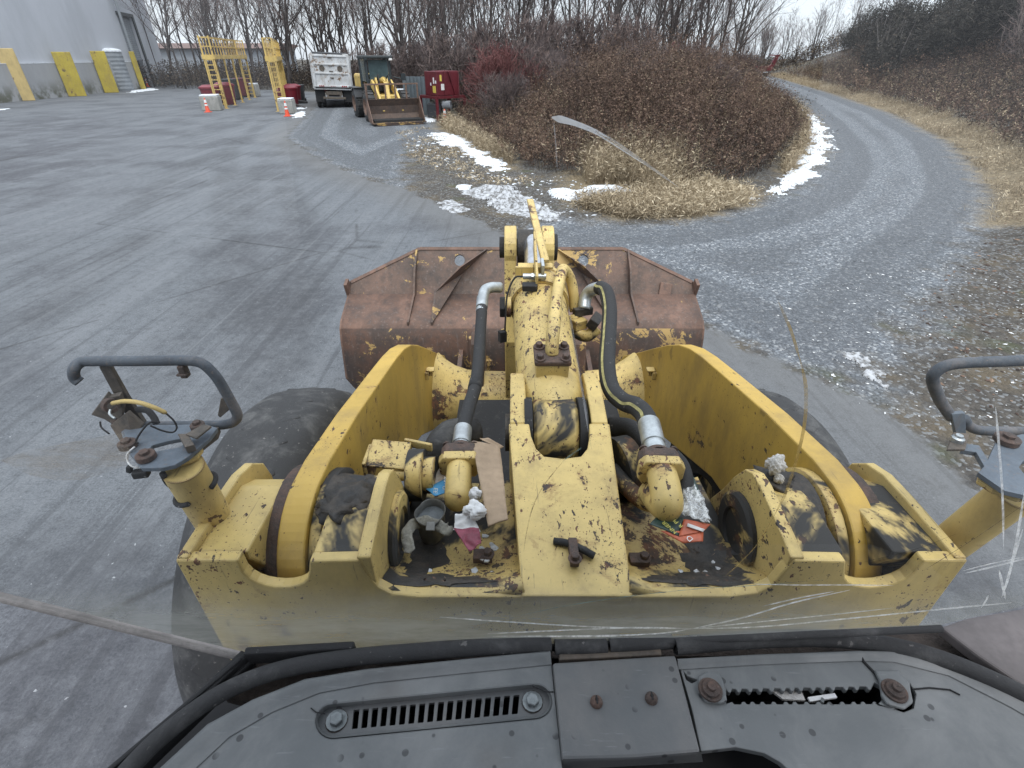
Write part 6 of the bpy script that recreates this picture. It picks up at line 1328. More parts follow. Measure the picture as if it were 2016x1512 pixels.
# ------------------------------------------------------------------ second wheel loader
def second_loader():
    fa = Vector((-7.0, 32.35, 0)); yaw = math.radians(-154); t = thing('wheel_loader', fa, 'smaller yellow wheel loader with a dark cab and rusty empty bucket facing us', 'wheel loader')
    R = rz(yaw)
    def q(x, y, z): return fa + R @ Vector((x, y, z))
    def bx(m, c, s, r=None): m.box(q(*c), s, R @ (r or Matrix.Identity(3))); return m
    # local: +y forward (towards the bucket), x to the machine's right
    for s in (-1, 1):
        for y in (0, -2.95):
            m = MB(); m.lathe(q(s * 1.22, y, .74), R @ Vector((-s, 0, 0)), [(0, .40), (.0, .52), (.04, .65), (.10, .73), (.28, .75), (.44, .73), (.50, .65), (.5, .4)], 40); w = m.build('tyre', 'tyre', t, smooth='all')
            m = MB(); m.lathe(q(s * 1.235, y, .74), R @ Vector((-s, 0, 0)), [(.10, .001), (.10, .12), (.05, .16), (.12, .28), (.02, .40), (.0, .42)], 28); o = m.build('rim', 'rust_far', t, smooth=True, angle=40); o.parent = w
            m = MB()
            for k in range(18):
                a = 2 * math.pi * k / 18; d = Vector((0, math.cos(a), math.sin(a))); m.box(q(s * .98, y, .74) + R @ (d * .745), (.42, .16, .06), R @ rx(a - math.pi / 2))
            o = m.build('tread', 'tyre', t); o.parent = w
    m = MB(); bx(m, (0, -.1, .95), (.9, 1.5, .7)); bx(m, (0, -2.6, 1.05), (1.5, 3.0, .6)); m.build('frame', 'yellow_far', t, bevel=.04)
    m = MB(); bx(m, (0, -3.3, 1.75), (1.55, 1.9, .95)); bx(m, (-.78, -3.2, 2.1), (.3, .5, .25)); m.build('engine_hood', 'yellow_far', t, bevel=.12)
    for s in (-1, 1):
        m = MB(); bx(m, (s * 1.02, -2.95, 1.55), (.5, 1.5, .06)); bx(m, (s * 1.02, -2.25, 1.30), (.5, .06, .5), rx(.3)); m.build('fender', 'dark_bin', t, bevel=.02)
    # cab: posts, roof, glass
    cb = MB(); z0, z1 = 1.45, 2.98
    for x, y in ((-.66, -1.0), (.66, -1.0), (-.74, -2.3), (.74, -2.3)): cb.bar(q(x, y, z0), q(x * .95, y - .05, z1), .13, .13)
    bx(cb, (0, -1.65, z0 + .12), (1.5, 1.5, .34)); bx(cb, (0, -1.0, z0 + .35), (1.35, .06, .4)); cab_ = cb.build('cab', 'cab_black', t, bevel=.02)
    m = MB(); bx(m, (0, -1.62, z1 + .06), (1.62, 1.75, .16)); o = m.build('cab_roof', 'cab_black', t, bevel=.05); o.parent = cab_
    m = MB(); bx(m, (0, -1.02, (z0 + z1) / 2 + .22), (1.08, .03, 1.0)); o = m.build('windscreen', 'cab_glass', t, bevel=.01); o.parent = cab_
    for s in (-1, 1): m = MB(); bx(m, (s * .72, -1.65, (z0 + z1) / 2 + .2), (.03, 1.1, 1.05)); o = m.build('side_window', 'cab_glass', t); o.parent = cab_
    for s in (-1, 1): m = MB(); bx(m, (s * .68, -.82, z1 - .02), (.2, .14, .16)); o = m.build('work_lamp', 'white_band' if s < 0 else 'cab_black', t, bevel=.03); o.parent = cab_
    m = MB(); m.tube([q(-.8, -1.05, 2.1), q(-1.25, -.75, 2.0)], .03, 8); bx(m, (-1.3, -.75, 2.1), (.26, .06, .34)); m.build('mirror', 'cab_black', t)
    # lift arms, tilt lever, hydraulics
    for s in (-1, 1):
        m = MB(); pr = [(-.9, 1.85), (-.6, 2.0), (.0, 1.75), (.8, 1.2), (1.35, .62), (1.25, .42), (.7, .85), (-.1, 1.35), (-.8, 1.6)]
        m.prism([q(s * .52 - .06, y, z) for y, z in pr], R @ Vector((.12, 0, 0))); m.build('lift_arm', 'yellow_far', t, bevel=.02)
        m = MB(); m.prism([q(s * .30 - .05, y, z) for y, z in ((-1.0, .9), (-.95, 1.95), (-.6, 2.1), (-.4, 1.8), (-.3, .9))], R @ Vector((.10, 0, 0))); m.build('tower_plate', 'yellow_far', t, bevel=.02)
        m = MB(); m.tube([q(s * .40, -.5, 1.0), q(s * .42, .35, 1.25)], .08, 10); m.build('lift_cylinder', 'chrome', t)
    m = MB(); m.prism([q(-.10, y, z) for y, z in ((.1, 1.95), (.35, 1.9), (.75, 1.1), (.9, .7), (.7, .65), (.35, 1.2))], R @ Vector((.2, 0, 0))); m.build('tilt_lever', 'yellow_far', t, bevel=.03)
    m = MB(); m.tube([q(0, -.85, 1.9), q(0, -.1, 2.02)], .13, 14); m.tube([q(0, -.1, 2.02), q(0, .22, 1.9)], .06, 10); m.build('tilt_cylinder', 'yellow_far', t)
    m = MB(); m.tube(smoothpath([q(.2, -.6, 2.0), q(.25, -.2, 2.25), q(.3, .1, 1.95), q(.25, .1, 1.5)], 5), .035, 8); m.tube(smoothpath([q(-.2, -.6, 1.9), q(-.28, -.1, 2.2), q(-.3, .2, 1.8), q(-.2, .2, 1.4)], 5), .035, 8); m.build('hydraulic_hose', 'black', t)
    # bucket, open towards us
    W = 1.40; pr = [(2.35, .10), (1.75, .10), (1.45, .22), (1.32, .48), (1.35, .85), (1.50, 1.18)]
    b = MB(); n = len(pr); V = [q(x, y, z) for x in (-W, W) for y, z in pr]; b.add(V, [(i, i + 1, n + i + 1, n + i) for i in range(n - 1)])
    bk = b.build('bucket', 'rust_inside', t, solid=.03)
    for s in (-1, 1):
        m = MB(); m.prism([q(s * W, y, z) for y, z in pr + [(1.62, 1.26), (2.38, .16)]], R @ Vector((s * .03, 0, 0))); o = m.build('bucket_side', 'rust_far', t); o.parent = bk
    m = MB(); bx(m, (0, 2.40, .12), (2 * W + .08, .22, .05)); bx(m, (0, 2.30, -.0 + .05), (2 * W - .3, .5, .06)); o = m.build('cutting_edge', 'rust_dark', t); o.parent = bk
    m = MB(); bx(m, (0, 1.9, .16), (2 * W - .2, .8, .2), rx(0.0)); o = m.build('bucket_floor', 'black', t); o.parent = bk
    # spill guard frame above the bucket
    m = MB(); z2 = 1.86
    m.bar(q(-W, 1.55, z2), q(W, 1.55, z2), .09, .07)
    for i, x in enumerate((-W + .04, -.75, -.15, .38, .90, W - .04)): m.bar(q(x, 1.50, 1.15), q(x, 1.55, z2), .07, .07, R @ Vector((0, 1, 0)))
    o = m.build('spill_guard', 'rust_far', t); o.parent = bk
    m = MB(); m.prism([q(W + .002, 1.42, 1.1), q(W + .002, 1.55, z2 + .1), q(W + .002, 1.66, 1.25)], R @ Vector((.03, 0, 0))); o = m.build('guard_ear', 'rust_far', t); o.parent = bk
second_loader()

# ------------------------------------------------------------------ red hopper on its stand, grey sheet hut, far red machine, far building
def hopper():
    C = Vector((-4.15, 32.6, 0)); t = thing('red_hopper', C, 'dark red steel hopper with stickers standing on a red frame', 'hopper')
    u = Vector((-math.cos(math.radians(50)), math.sin(math.radians(50)), 0)); v = Vector((math.cos(math.radians(38)), math.sin(math.radians(38)), 0)); Z = Vector((0, 0, 1)); a, b = 1.25, 1.4; z0, z1 = 1.22, 2.38
    q = lambda i, j, z: C + u * i + v * j + Z * z
    m = MB(); sec = [(0, z0 + .0), (0, z1 - .28), (.35, z1), (a, z1), (a, z0)]
    m.prism([q(.0, 0, z0), q(a, 0, z0), q(a, 0, z1), q(0, 0, z1)], v * .45)
    hb = m.build('hopper_body', 'red_far', t, bevel=.02)
    m = MB(); m.prism([q(0, .47, z0), q(a, .47, z0), q(a, .47, z1 + .02), q(0, .47, z1 + .02)], v * (b - .47)); o = m.build('hopper_box', 'red_far', t, bevel=.02); o.parent = hb
    m = MB(); m.bar(q(-.03, .75, z1), q(-.03, 1.15, z0), .09, .05); m.bar(q(-.03, b, z1), q(-.03, b, z0), .08, .05); o = m.build('brace', 'red_far', t); o.parent = hb
    nrm = -(v)
    for (i, z, w, h, mt) in ((.30, z0 + .30, .30, .34, 'yellow_sign'), (.32, z0 + .72, .12, .30, 'white_band'), (.62, z0 + .55, .10, .14, 'white_band'), (.12, z0 + .66, .12, .14, 'white_band')):
        p = q(i, -.012, z); m = MB(); m.prism([p - u * w / 2 - Z * h / 2, p + u * w / 2 - Z * h / 2, p + u * w / 2 + Z * h / 2, p - u * w / 2 + Z * h / 2], v * .01); o = m.build('sticker', mt, t); o.parent = hb
    for (j, z, w, h, mt) in ((.35, z0 + .42, .2, .3, 'white_band'), (.25, z0 + .85, .12, .3, 'yellow_sign')):
        p = q(-.012, j, z); m = MB(); m.prism([p - v * w / 2 - Z * h / 2, p + v * w / 2 - Z * h / 2, p + v * w / 2 + Z * h / 2, p - v * w / 2 + Z * h / 2], u * .01); o = m.build('sticker', mt, t); o.parent = hb
    m = MB(); e = .22
    cs = [q(-e, -e, z0 - .07), q(a + e, -e, z0 - .07), q(a + e, b + e, z0 - .07), q(-e, b + e, z0 - .07)]
    for c1, c2 in zip(cs, cs[1:] + cs[:1]): m.bar(c1, c2, .12, .13)
    m.build('stand_frame', 'red_far', t)
    for c in cs: m = MB(); m.bar(Vector((c.x, c.y, 0)), c, .12, .12, v); m.build('leg', 'red_far', t)
    q0 = q(.5, .5, 0); s_ = thing('pump_box', q0, 'dark pump box with a round motor under the red hopper', 'pump')
    m = MB(); m.box(q0 + Vector((-.4, .2, .45)), (.8, .7, .7)); m.build('pump_body', 'dark_bin', s_, bevel=.04); m = MB(); m.lathe(q0 + Vector((.1, -.1, .75)), (1, -.2, 0), [(0, .001), (0, .2), (.5, .2), (.5, .001)], 16); m.build('motor', 'far_wall', s_)
hopper()
def hut():
    p0 = AY(799, 222, 36.5); p1 = AY(836, 222, 35.2); t = thing('sheet_metal_hut', ((p0.x + p1.x) / 2, 36, 0), 'blue-grey corrugated sheet panels standing behind the small loader', 'sheet metal')
    a = Vector((-6.75, 36.6, 0)); b = Vector((-5.0, 35.6, 0)); d = (b - a) / 14; m = MB(); n = Vector((d.y, -d.x, 0)).normalized() * .05
    for i in range(14):
        c = a + d * i; m.prism([c, c + d * .6, c + d * .6 + n, c + d * .9 + n, c + d, c + d + n * 2, c + n * 2], (0, 0, 2.35)) if False else m.prism([c + n * (i % 2), c + d * .96 + n * (i % 2), c + d * .96 + n * (i % 2) + n, c + n * (i % 2) + n], (0, 0, 2.05))
    m.build('corrugated_panel', 'blue_sheet', t)
    m = MB(); m.box((-7.5, 36.9, .6), (1.5, 1.3, 1.2)); m.build('tank', 'blue_sheet', t, bevel=.05); m = MB(); m.box((-7.5, 36.9, 1.27), (1.55, 1.35, .14)); m.build('snow_cap', 'snow', t, bevel=.05)
hut()
def far_machine():
    y = 106; a = AY(1464, 146, y); b = AY(1510, 146, y); z0 = z_at(a.x, y); t = thing('red_trailer', (a.x, y, z0), 'distant red trailer with an upright tail at the end of the gravel road', 'trailer')
    w = b.x - a.x; m = MB(); m.prism([(a.x, y, z0 + .4), (b.x + .3, y, z0 + .6), (b.x + .9, y, z0 + 1.3), (b.x, y, z0 + 1.5), (a.x, y, z0 + 1.75)], (0, 2.2, 0)); m.build('trailer_body', 'red_far', t, bevel=.05)
    m = MB(); m.prism([(b.x - .1, y + .5, z0 + .9), (b.x + 1.1, y + .5, z0 + 1.5), (b.x + 1.7, y + .5, z0 + 3.2), (b.x + 1.1, y + .5, z0 + 3.1), (b.x + .6, y + .5, z0 + 1.8), (b.x - .1, y + .5, z0 + 1.5)], (0, .5, 0)); m.box((b.x + .9, y + .7, z0 + 3.2), (1.8, .5, .15)); m.build('tail_arm', 'red_far', t)
    for i in range(3): m = MB(); m.lathe((a.x + .8 + i * 1.6, y - .02, z0 + .45), (0, 1, 0), [(0, .001), (0, .45), (.3, .45), (.3, .001)], 18); m.build('wheel', 'tyre', t)
    m = MB(); m.box((b.x - .6, y + .4, z0 + .66), (2.2, .9, .12)); m.build('snow_cap', 'snow', t, bevel=.04)
    m = MB(); c = AY(1331, 88, 95); zc = 3.2; m.box((c.x, 95, c.z), (1.7, .8, .8)); m.prism([(c.x - .15, 94.9, 0), (c.x + .15, 94.9, 0), (c.x + .15, 94.9, c.z), (c.x - .15, 94.9, c.z)], (0, .3, 0)); o = m.build('red_sign', 'red_far', None); tag(o, 'small red panel on a post showing above the brush mound', 'sign')
far_machine()
def far_building():
    t = thing('far_building', (-48, 118, 0), 'pale far building glimpsed between the bare trunks', 'building')
    m = MB(); m.box((-62, 131, 2.2), (26, 12, 4.4)); m.build('wall', 'far_wall', t); m = MB(); m.prism([(-76, 124, 4.4), (-48, 124, 4.4), (-48, 131, 5.4), (-76, 131, 5.4)], (0, 7, -.4)); m.build('roof', 'far_roof', t)
far_building()

# ------------------------------------------------------------------ bare trees
def tree_mesh(seed, H=14.0, r0=.16, limbs=13, spread=.55, fork=.0, twigs=7, stems=1, name='bare_tree', low=.22, fine=1.0):
    r = random.Random(seed); TR = MB(); TW = []; tint = []
    def tubeq(pts, r1, r2, n=3, dark=.5):
        k = len(pts); ring = []
        for i, p in enumerate(pts):
            T = (pts[min(i + 1, k - 1)] - pts[max(i - 1, 0)]).normalized(); u = T.orthogonal().normalized(); w = T.cross(u); rr = r1 + (r2 - r1) * i / (k - 1)
            ring.append([p + (u * math.cos(2 * math.pi * j / n) + w * math.sin(2 * math.pi * j / n)) * rr for j in range(n)])
        for i in range(k - 1):
            for j in range(n): TW.append((ring[i][j], ring[i][(j + 1) % n], ring[i + 1][(j + 1) % n], ring[i + 1][j])); tint.append(dark)
    def path(p, d, L, n, gn, up):
        P = [p]; d = d.normalized()
        for i in range(n):
            d = (d + Vector((r.gauss(0, gn), r.gauss(0, gn), r.gauss(0, gn) + up))).normalized(); p = p + d * (L / n); P.append(p)
        return P
    for s in range(stems):
        b = Vector((r.gauss(0, .25), r.gauss(0, .25), -.15)) if stems > 1 else Vector((0, 0, -.2)); d0 = Vector((r.gauss(0, .06 if stems == 1 else spread * .5), r.gauss(0, .06 if stems == 1 else spread * .5), 1))
        h = H * r.uniform(.75, 1.0) if stems > 1 else H; rr = r0 * r.uniform(.6, 1)
        tp = path(b, d0, h * .9, 9, .05, .04); TR.tube(tp, [rr * (1 - .85 * i / 9) for i in range(10)], 7)
        for l in range(limbs):
            f = low + (1 - low) * (l + r.random()) / limbs; x = f * 9; i = min(int(x), 8); p = tp[i].lerp(tp[i + 1], x - i); T = (tp[i + 1] - tp[i]).normalized()
            a = r.uniform(0, 6.28); side = (T.orthogonal().normalized() * math.cos(a) + T.cross(T.orthogonal().normalized()) * math.sin(a)); dd = T * (1 - spread * .4) + side * spread * r.uniform(.7, 1.3)
            LL = h * (1.05 - f) * r.uniform(.38, .62) + .5; lr = rr * (1 - .85 * f) * .55; lp = path(p, dd, LL, 5, .11, .10)
            TR.tube(lp, [max(lr * (1 - .75 * k / 5), .010) for k in range(6)], 5, cap=False)
            for q in range(twigs):
                g = r.uniform(.2, 1); x2 = g * 5; i2 = min(int(x2), 4); p2 = lp[i2].lerp(lp[i2 + 1], x2 - i2); T2 = (lp[i2 + 1] - lp[i2]).normalized(); d2 = T2 * .75 + Vector((r.gauss(0, .5), r.gauss(0, .5), r.gauss(.15, .4)))
                L2 = LL * r.uniform(.18, .42) + .25; tpth = path(p2, d2, L2, 3, .14, .08); tn = r.random(); tubeq(tpth, .013 * fine, .007 * fine, 3, tn)
                for w in range(4):
                    p3 = tpth[r.randint(1, 3)]; d3 = (tpth[-1] - tpth[0]).normalized() * .7 + Vector((r.gauss(0, .5), r.gauss(0, .5), r.gauss(.1, .45))); tubeq(path(p3, d3, L2 * r.uniform(.3, .7), 2, .15, .05), .007 * fine, .004 * fine, 3, tn)
    me = bpy.data.meshes.new(name + '_trunk'); me.from_pydata(TR.v, [], TR.f); me.polygons.foreach_set('use_smooth', [True] * len(me.polygons))
    V = np.array([[tuple(v) for v in q] for q in TW]); return me, V, np.array(tint)
def tree_proto(kind, seed, bark='bark', twig='twig', **k):
    me, V, t = tree_mesh(seed, **k); me.materials.append(M[bark])
    root = bpy.data.objects.new(kind, None); COL.objects.link(root)
    tk = bpy.data.objects.new('trunk', me); COL.objects.link(tk); tk.parent = root
    quads('crown', V, twig, t, root); return root
def put(proto, used, x, y, rot, s, label, cat, group, z=None, tilt=(0, 0)):
    o = copy_tree(proto) if used else proto; o.location = (x, y, z_at(x, y) if z is None else z); o.rotation_euler = (tilt[0], tilt[1], rot); o.scale = (s, s, s); tag(o, label, cat, group); return o
R6 = random.Random(42)
TREES = [tree_proto('bare_tree', 100 + i, H=14 + (i % 3), r0=(.13, .17, .11, .20, .12, .15)[i], limbs=(12, 15, 11, 14, 12, 13)[i], spread=(.5, .62, .42, .7, .48, .55)[i], twigs=9, low=(.2, .16, .3, .14, .22, .25)[i]) for i in range(6)]
VASE = [tree_proto('bare_tree', 200 + i, H=10 + i, r0=.11, limbs=8, spread=.42, twigs=6, stems=4, low=.25) for i in range(3)]
used = set()
def plant(protos, x, y, s, label, group):
    i = R6.randrange(len(protos)); p = protos[i]; key = p.name
    put(p, id(p) in used, x, y, R6.uniform(0, 6.28), s, label, 'tree', group, tilt=(R6.gauss(0, .05), R6.gauss(0, .05))) if id(p) not in used else put(p, True, x, y, R6.uniform(0, 6.28), s, label, 'tree', group, tilt=(R6.gauss(0, .05), R6.gauss(0, .05)))
    used.add(id(p))
# front row with single trunks one can point at
plant([TREES[3]], -23.2, 61.5, 1.15, 'thickest dark forked trunk, rising right behind the right yellow rack', 'bare trees along the back of the yard')
plant([TREES[0]], -30.0, 63.0, 1.05, 'dark leaning bare tree rising behind the far end of the left rack', 'bare trees along the back of the yard')
plant([TREES[1]], -10.6, 58.5, 1.0, 'slender bare tree rising between the white truck and the small loader', 'bare trees along the back of the yard')
for i in range(86):
    x = -50 + 49 * (i + R6.random()) / 86; y = R6.uniform(60, 84) + max(0, -x - 30) * .6
    plant(TREES, x, y, R6.uniform(.75, 1.15), 'bare grey-brown tree in the wood behind the racks and truck', 'bare trees along the back of the yard')
for i in range(84):
    x = -9 + 32 * (i + R6.random()) / 84; y = R6.uniform(40, 62) + max(0, x - 6) * .9
    plant(TREES, x, y, R6.uniform(.65, 1.0), 'bare thin tree in the dense wood behind the brush mound', 'bare trees behind the brush mound')
for i in range(46):
    x = 26 + 62 * (i + R6.random()) / 46; y = R6.uniform(118, 160)
    plant(VASE + TREES[2:3], x, y, R6.uniform(.75, 1.15), 'far vase-shaped bare tree beyond the top of the gravel road', 'bare trees beyond the gravel road')

# ------------------------------------------------------------------ shrubs that stand out
def shrub_proto(kind, seed, twig, bark, H, stems, spread, limbs=9, twigs=9, fine=1.3):
    return tree_proto(kind, seed, bark, twig, H=H, r0=.035, limbs=limbs, spread=spread, twigs=twigs, stems=stems, low=.12, fine=fine)
sp = shrub_proto('red_shrub', 301, 'twig_red', 'bark', 3.4, 14, .85)
put(sp, False, -.6, 32.0, 0, 1.0, 'red-twigged round shrub at the left rear of the brush mound', 'shrub', None)
sp = shrub_proto('pale_shrub', 305, 'twig', 'bark_pale', 4.6, 5, .8, 10, 8)
g = G(1842, 150); put(sp, False, 32.5, 38.5, .4, 1.0, 'pale many-stemmed shrub on the bank in front of the dark thicket', 'shrub', None)
sp = shrub_proto('grey_shrub', 309, 'twig', 'bark_pale', 4.4, 10, .8, 10, 9); first = True
for x, y, s in ((-7.5, 43, 1.0), (-4.5, 41, .95), (-2.5, 37.5, 1.05), (-10.5, 45, .9), (-1.0, 39, 1.1), (2.0, 38, 1.1), (5.0, 39, 1.1), (8, 41, 1.05), (-6.2, 47, 1.1)):
    put(sp, not first, x, y, R6.uniform(0, 6), s, 'tangled grey-brown shrub in the thicket behind the red hopper and the brush mound', 'shrub', 'tangled shrubs at the wood edge'); first = False
for x, y, s_ in ((2.6, 29, .62), (6.5, 31, .66), (10.5, 34, .7), (-.2, 27, .55), (5.2, 24.5, .5), (9.5, 27, .55), (13.5, 36, .72), (1.5, 33, .72)):
    put(sp, True, x, y, R6.uniform(0, 6), s_, 'bare twiggy shrub poking up through the weeds of the brush mound', 'shrub', 'bare shrubs in the brush mound')
# dark thicket along the top of the bank: leafy crowns of small sprays on stems
def thicket(seed, rad, n, mat='ever'):
    r = np.random.default_rng(seed); k = 26; cen = r.normal(0, 1, (k, 3)); cen /= np.linalg.norm(cen, axis=1)[:, None]; cen *= r.uniform(.45, .95, (k, 1)); cen[:, 2] = np.abs(cen[:, 2]) * .95 + .12; cr = r.uniform(.22, .42, k)
    pick = r.integers(0, k, n); d = r.normal(0, 1, (n, 3)); d /= np.linalg.norm(d, axis=1)[:, None]; P = cen[pick] + d * (cr[pick] * r.random(n) ** .4)[:, None]; P *= np.array(rad)
    a = r.normal(0, 1, (n, 3)); a /= np.linalg.norm(a, axis=1)[:, None]; b = np.cross(a, r.normal(0, 1, (n, 3))); b /= np.linalg.norm(b, axis=1)[:, None]
    L = r.uniform(.10, .26, n)[:, None]; w = r.uniform(.02, .05, n)[:, None]
    return np.stack([P - a * L - b * w * .4, P - b * w, P + a * L, P + b * w], 1), np.clip(r.normal(.4, .2, n) + .25 * (r.random(k)[pick] - .5), 0, 1)
def thicket_proto(seed, rad):
    V, t = thicket(seed, rad, 9000); root = bpy.data.objects.new('dark_thicket', None); COL.objects.link(root); quads('foliage', V, 'ever', t, root)
    m = MB(); r = random.Random(seed)
    for i in range(16): p = Vector((r.gauss(0, rad[0] * .3), r.gauss(0, rad[1] * .3), -.3)); m.tube([p, p + Vector((r.gauss(0, .6), r.gauss(0, .6), rad[2] * .5)), p + Vector((r.gauss(0, 1.4), r.gauss(0, 1.4), rad[2] * 1.0))], [.06, .04, .012], 5)
    o = m.build('stems', 'bark', None); o.parent = root; del o['o']; return root
TH = [thicket_proto(401, (3.6, 3.2, 4.6)), thicket_proto(402, (3.2, 3.0, 5.4))]; th_used = [False, False]
thl = [(36.0, 55.0, 'dark thicket bush at the left end of the bank, next to the sky gap'), (37.5, 48.5, 'dark thicket bush left of the pale shrub'), (37.0, 42.0, 'tall dark thicket bush behind the pale shrub'), (37.5, 36.5, 'tall dark thicket bush right of the pale shrub'), (41, 46, None), (38.5, 31.0, 'dark thicket bush at the right photo edge'), (42, 39, None), (42, 33, None), (41, 53, None), (40, 60, None), (43, 27, None), (46, 47, None), (45, 58, None), (47, 40, None), (44, 68, None), (47, 76, None), (51, 86, None), (55, 96, None), (52, 72, None)]
for i, (x, y, lb) in enumerate(thl):
    k = i % 2; put(TH[k], th_used[k], x, y, R6.uniform(0, 6), R6.uniform(1.0, 1.25), lb or 'dark thicket bush deep in the dense row on top of the bank', 'bush', 'dark thicket on the bank', z=z_at(x, y) - .3); th_used[k] = True

# ------------------------------------------------------------------ dead weeds, brush, dry grass
def weeds(name, P, seed, hmin, hmax, mat, leaves, lean, label, leaf=(.035, .09), width=.006, plume=.55, tintc=None, hmul=None, slim=1.0):
    r = np.random.default_rng(seed); n = len(P); z = hgt(P); h = r.uniform(hmin, hmax, n)
    if hmul is not None: h = h * hmul
    az = r.uniform(0, 6.28, n); ln = np.abs(r.normal(0, lean, n)); D_ = np.stack([np.cos(az) * ln, np.sin(az) * ln, np.ones(n)], 1)
    base = np.stack([P[:, 0], P[:, 1], z - .03], 1); tn = np.clip(r.normal(.5, .22, n) + (.26 * vnoise(P, .55, seed) + .12 * vnoise(P, 1.9, seed + 1) if tintc is None else tintc), 0, 1)
    def at(t): t = t[..., None]; return base[:, None, :] * (1 if t.ndim == 3 else 1) + D_[:, None, :] * t * h[:, None, None] + np.stack([np.cos(az), np.sin(az), -np.ones(n) * .35], 1)[:, None, :] * (t ** 2) * (ln * h)[:, None, None] * .8
    T = np.linspace(0, 1, 4)[None].repeat(n, 0); C = at(T); sd = np.stack([-np.sin(az + .9), np.cos(az + .9), np.zeros(n)], 1)[:, None]; W_ = (width * (1.15 - T))[..., None]
    A = C + sd * W_; B = C - sd * W_; Q = [np.stack([A[:, i], B[:, i], B[:, i + 1], A[:, i + 1]], 1) for i in range(3)]; tt = [np.clip(tn - .25, 0, 1)] * 3
    if leaves:
        t = 1 - plume * r.random((n, leaves)) ** 1.3; c = at(t); a = r.normal(0, 1, (n, leaves, 3)); a[..., 2] = a[..., 2] * .7 + .25; a /= np.linalg.norm(a, axis=2)[..., None]
        rad = (.04 + .16 * (1 - t) / plume)[..., None] * h[:, None, None] * .55; c = c + a * rad * r.random((n, leaves, 1))
        b = np.cross(a, r.normal(0, 1, (n, leaves, 3))); b /= np.linalg.norm(b, axis=2)[..., None] + 1e-9; L = r.uniform(*leaf, (n, leaves, 1)); w = L * r.uniform(.16, .4, (n, leaves, 1)) * slim
        q = np.stack([c - b * w * .3, c + a * L * .5 + b * w, c + a * L, c + a * L * .5 - b * w], 2).reshape(-1, 4, 3); Q.append(q); tt.append(np.clip(np.repeat(tn, leaves) + r.normal(0, .12, n * leaves), 0, 1))
    o = quads(name, np.concatenate(Q), mat, np.concatenate(tt)); tag(o, label, kind='stuff'); return o
B1 = [q for q in BRUSH[:11]] + [(24, 46), (8, 46), (-2, 40), (-3.6, 34)]
P = inpoly(B1, 24000, 51, .35); P = P[P[:, 1] < 44]; P = P[vnoise(P, 1.1, 77) < .42]
hm = np.clip(.45 + .6 * sstep(0, -4.5, sdf(P, BRUSH)), 0, 1.1) * (1 + .32 * vnoise(P, .5, 3) + .12 * vnoise(P, 2.0, 4)) * (.72 + .34 * sstep(-2, 5, P[:, 0] - .1 * P[:, 1] + 1.5))
hm = np.clip(hm, .3, 1.3); hm[::37] *= 1.35
hm = hm * np.random.default_rng(9).choice([1, 1, .9, 1.30, .7, 1.12], len(P)) * .92
weeds('brush_mound', P, 52, 1.5, 2.5, 'weed', 30, .24, 'dense brown dead weeds covering the mound in the bend', (.035, .10), .006, .66, None, hm, slim=.55)
P = inpoly(B1, 3600, 53, .3); P = P[P[:, 1] < 40]
weeds('pale_weed_stalks', P, 54, 1.3, 2.6, 'straw', 12, .30, 'pale tan stalks rising among the brown weeds on the mound', (.03, .09), .006, .5, -.22, np.clip(.45 + .6 * sstep(0, -4.5, sdf(P, BRUSH)), 0, 1.0) * (.72 + .34 * sstep(-2, 5, P[:, 0] - .1 * P[:, 1] + 1.5)), slim=.4)
P = inpoly(B1, 5200, 57, .1); P = P[(P[:, 1] < 36) & (sdf(P, BRUSH) > -3.0)]
weeds('brush_edge', P, 58, .5, 1.5, 'weed_dark', 18, .45, 'low dark tangled weeds round the foot of the brush mound', (.04, .11), .005, .8, slim=.5)
RBN = [q for q in RRIGHT[6:]] + [(62, 100), (50, 60), (46, 20), (24, 6), (15, 9)]
PA = inpoly(RBN, 42000, 61); dR = -sdf(PA, RB); vis = (PA[:, 1] > 13) & (PA[:, 1] < 100) & (PA[:, 0] < 60) & (dR < 18) & (dR > 1.3) & (np.random.default_rng(2).random(len(PA)) < np.clip(1.5 - PA[:, 1] / 70, .25, 1)); P = PA[vis][:15000]; dd = -sdf(P, RB)
weeds('bank_brush', P, 62, .8, 1.9, 'weed', 22, .4, 'brown dead weeds covering the bank right of the road', (.05, .14), .006, .7, -.08 + .12 * vnoise(P, .5, 9), np.clip(.4 + dd * .12, .4, 1.15), slim=.7)
P = PA[(PA[:, 1] > 15) & (PA[:, 0] < 46) & (dR > 3) & (dR < 14)][:6000]
P2 = inpoly([(30, 52), (36, 60), (48, 82), (58, 104), (68, 104), (60, 70), (46, 45)], 3500, 68)
weeds('far_bank_brush', P2, 69, 1.0, 2.4, 'weed', 18, .4, 'brown brush on the far part of the bank', (.10, .22), .012, .8, None, None, slim=.7)
P3 = PA[(PA[:, 1] > 13) & (PA[:, 0] < 52) & (dR > 1.0) & (dR < 16)][20000:23500]
weeds('bank_stalks', P3, 70, .7, 1.7, 'straw', 12, .45, 'pale stalks among the weeds on the bank', (.05, .13), .007, .55, -.2, None, slim=.45)
weeds('bank_dark_brush', P, 66, .8, 1.7, 'weed_dark', 22, .5, 'dark tangled brush between the weeds on the bank', (.05, .13), .006, .85)
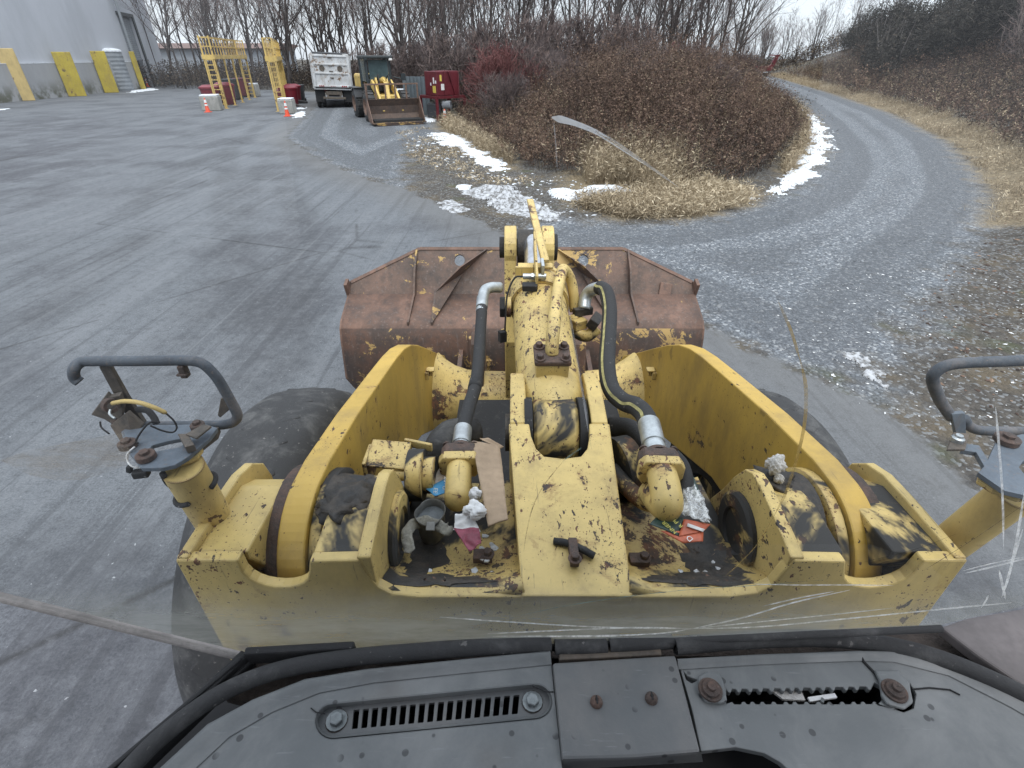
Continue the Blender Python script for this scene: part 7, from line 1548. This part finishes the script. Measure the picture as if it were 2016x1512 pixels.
# undergrowth under the wood
U = np.concatenate([inpoly([(-47, 68), (-20, 61), (-9, 57), (-6, 44), (-3.5, 36), (4, 38), (14, 44), (24, 56), (30, 74), (0, 74), (-20, 78), (-46, 90)], 8200, 71)])
weeds('wood_undergrowth', U, 72, 1.0, 3.0, 'weed_dark', 16, .35, 'dark brown undergrowth between the tree trunks', (.08, .22), .010, .85)
U = inpoly([(24, 100), (40, 112), (60, 112), (90, 120), (90, 150), (20, 150)], 2200, 73)
weeds('far_undergrowth', U, 74, 1.5, 3.5, 'weed_dark', 16, .35, 'brown undergrowth beneath the far trees', (.15, .35), .02, .85)
def grass(name, P, seed, h0, h1, label, lean=.7, width=.005, mat='straw'):
    weeds(name, P, seed, h0, h1, mat, 2, lean, label, (.06, .18), width, .75, slim=.22)
g1 = inpoly(gp((1130, 398), (1250, 385), (1330, 350), (1480, 385), (1470, 402), (1360, 428), (1230, 432), (1150, 412)), 12000, 81); grass('dry_grass', g1, 82, .12, .42, 'flattened tan dry grass at the foot of the brush')
g2 = inpoly(gp((1150, 338), (1200, 325), (1320, 330), (1345, 365), (1300, 380), (1250, 372), (1210, 364), (1155, 364)), 5200, 83); grass('tall_dry_grass', g2, 84, .45, 1.15, 'tall pale dry grass standing before the dark brush', .42)
g3 = np.concatenate([inpoly(gp((880, 235), (930, 265), (1010, 318), (1006, 326), (925, 282), (868, 248)), 3600, 85), inpoly(gp((1535, 335), (1580, 258), (1540, 208), (1560, 205), (1592, 248), (1590, 290), (1550, 350)), 4200, 86)]); grass('verge_grass', g3, 87, .2, .7, 'dry grass tufts along the edge of the brush mound', .5)
g4 = inpoly(RSTRIP, 26000, 88); g4 = g4[(g4[:, 1] > 6.5) & (g4[:, 0] < 50)]; keep = vnoise(g4, 1.2, 4) > -.15; g4 = g4[keep][:14000]; grass('roadside_grass', g4, 89, .12, .5, 'tan dry grass strip along the right edge of the gravel road', .6)
g5 = inpoly([(8.5, 5), (11, 9), (14, 13), (16, 17), (19, 21), (30, 20), (26, 6)], 9000, 90); g5 = g5[vnoise(g5, .9, 6) > .25][:2600]; grass('scrub_grass', g5, 91, .05, .22, 'sparse dead grass on the soil at the right', .9, mat='weed')
g6 = inpoly(gp((780, 260), (840, 250), (900, 285), (960, 350), (1060, 352), (1080, 372), (960, 365), (880, 345), (800, 310)), 2600, 92); g6 = g6[vnoise(g6, .8, 8) > .0]; grass('yard_grass', g6, 93, .04, .14, 'thin dead grass on the soil between yard and brush', .9)

for o in bpy.data.objects:
    if 'o' in o.keys(): del o['o']
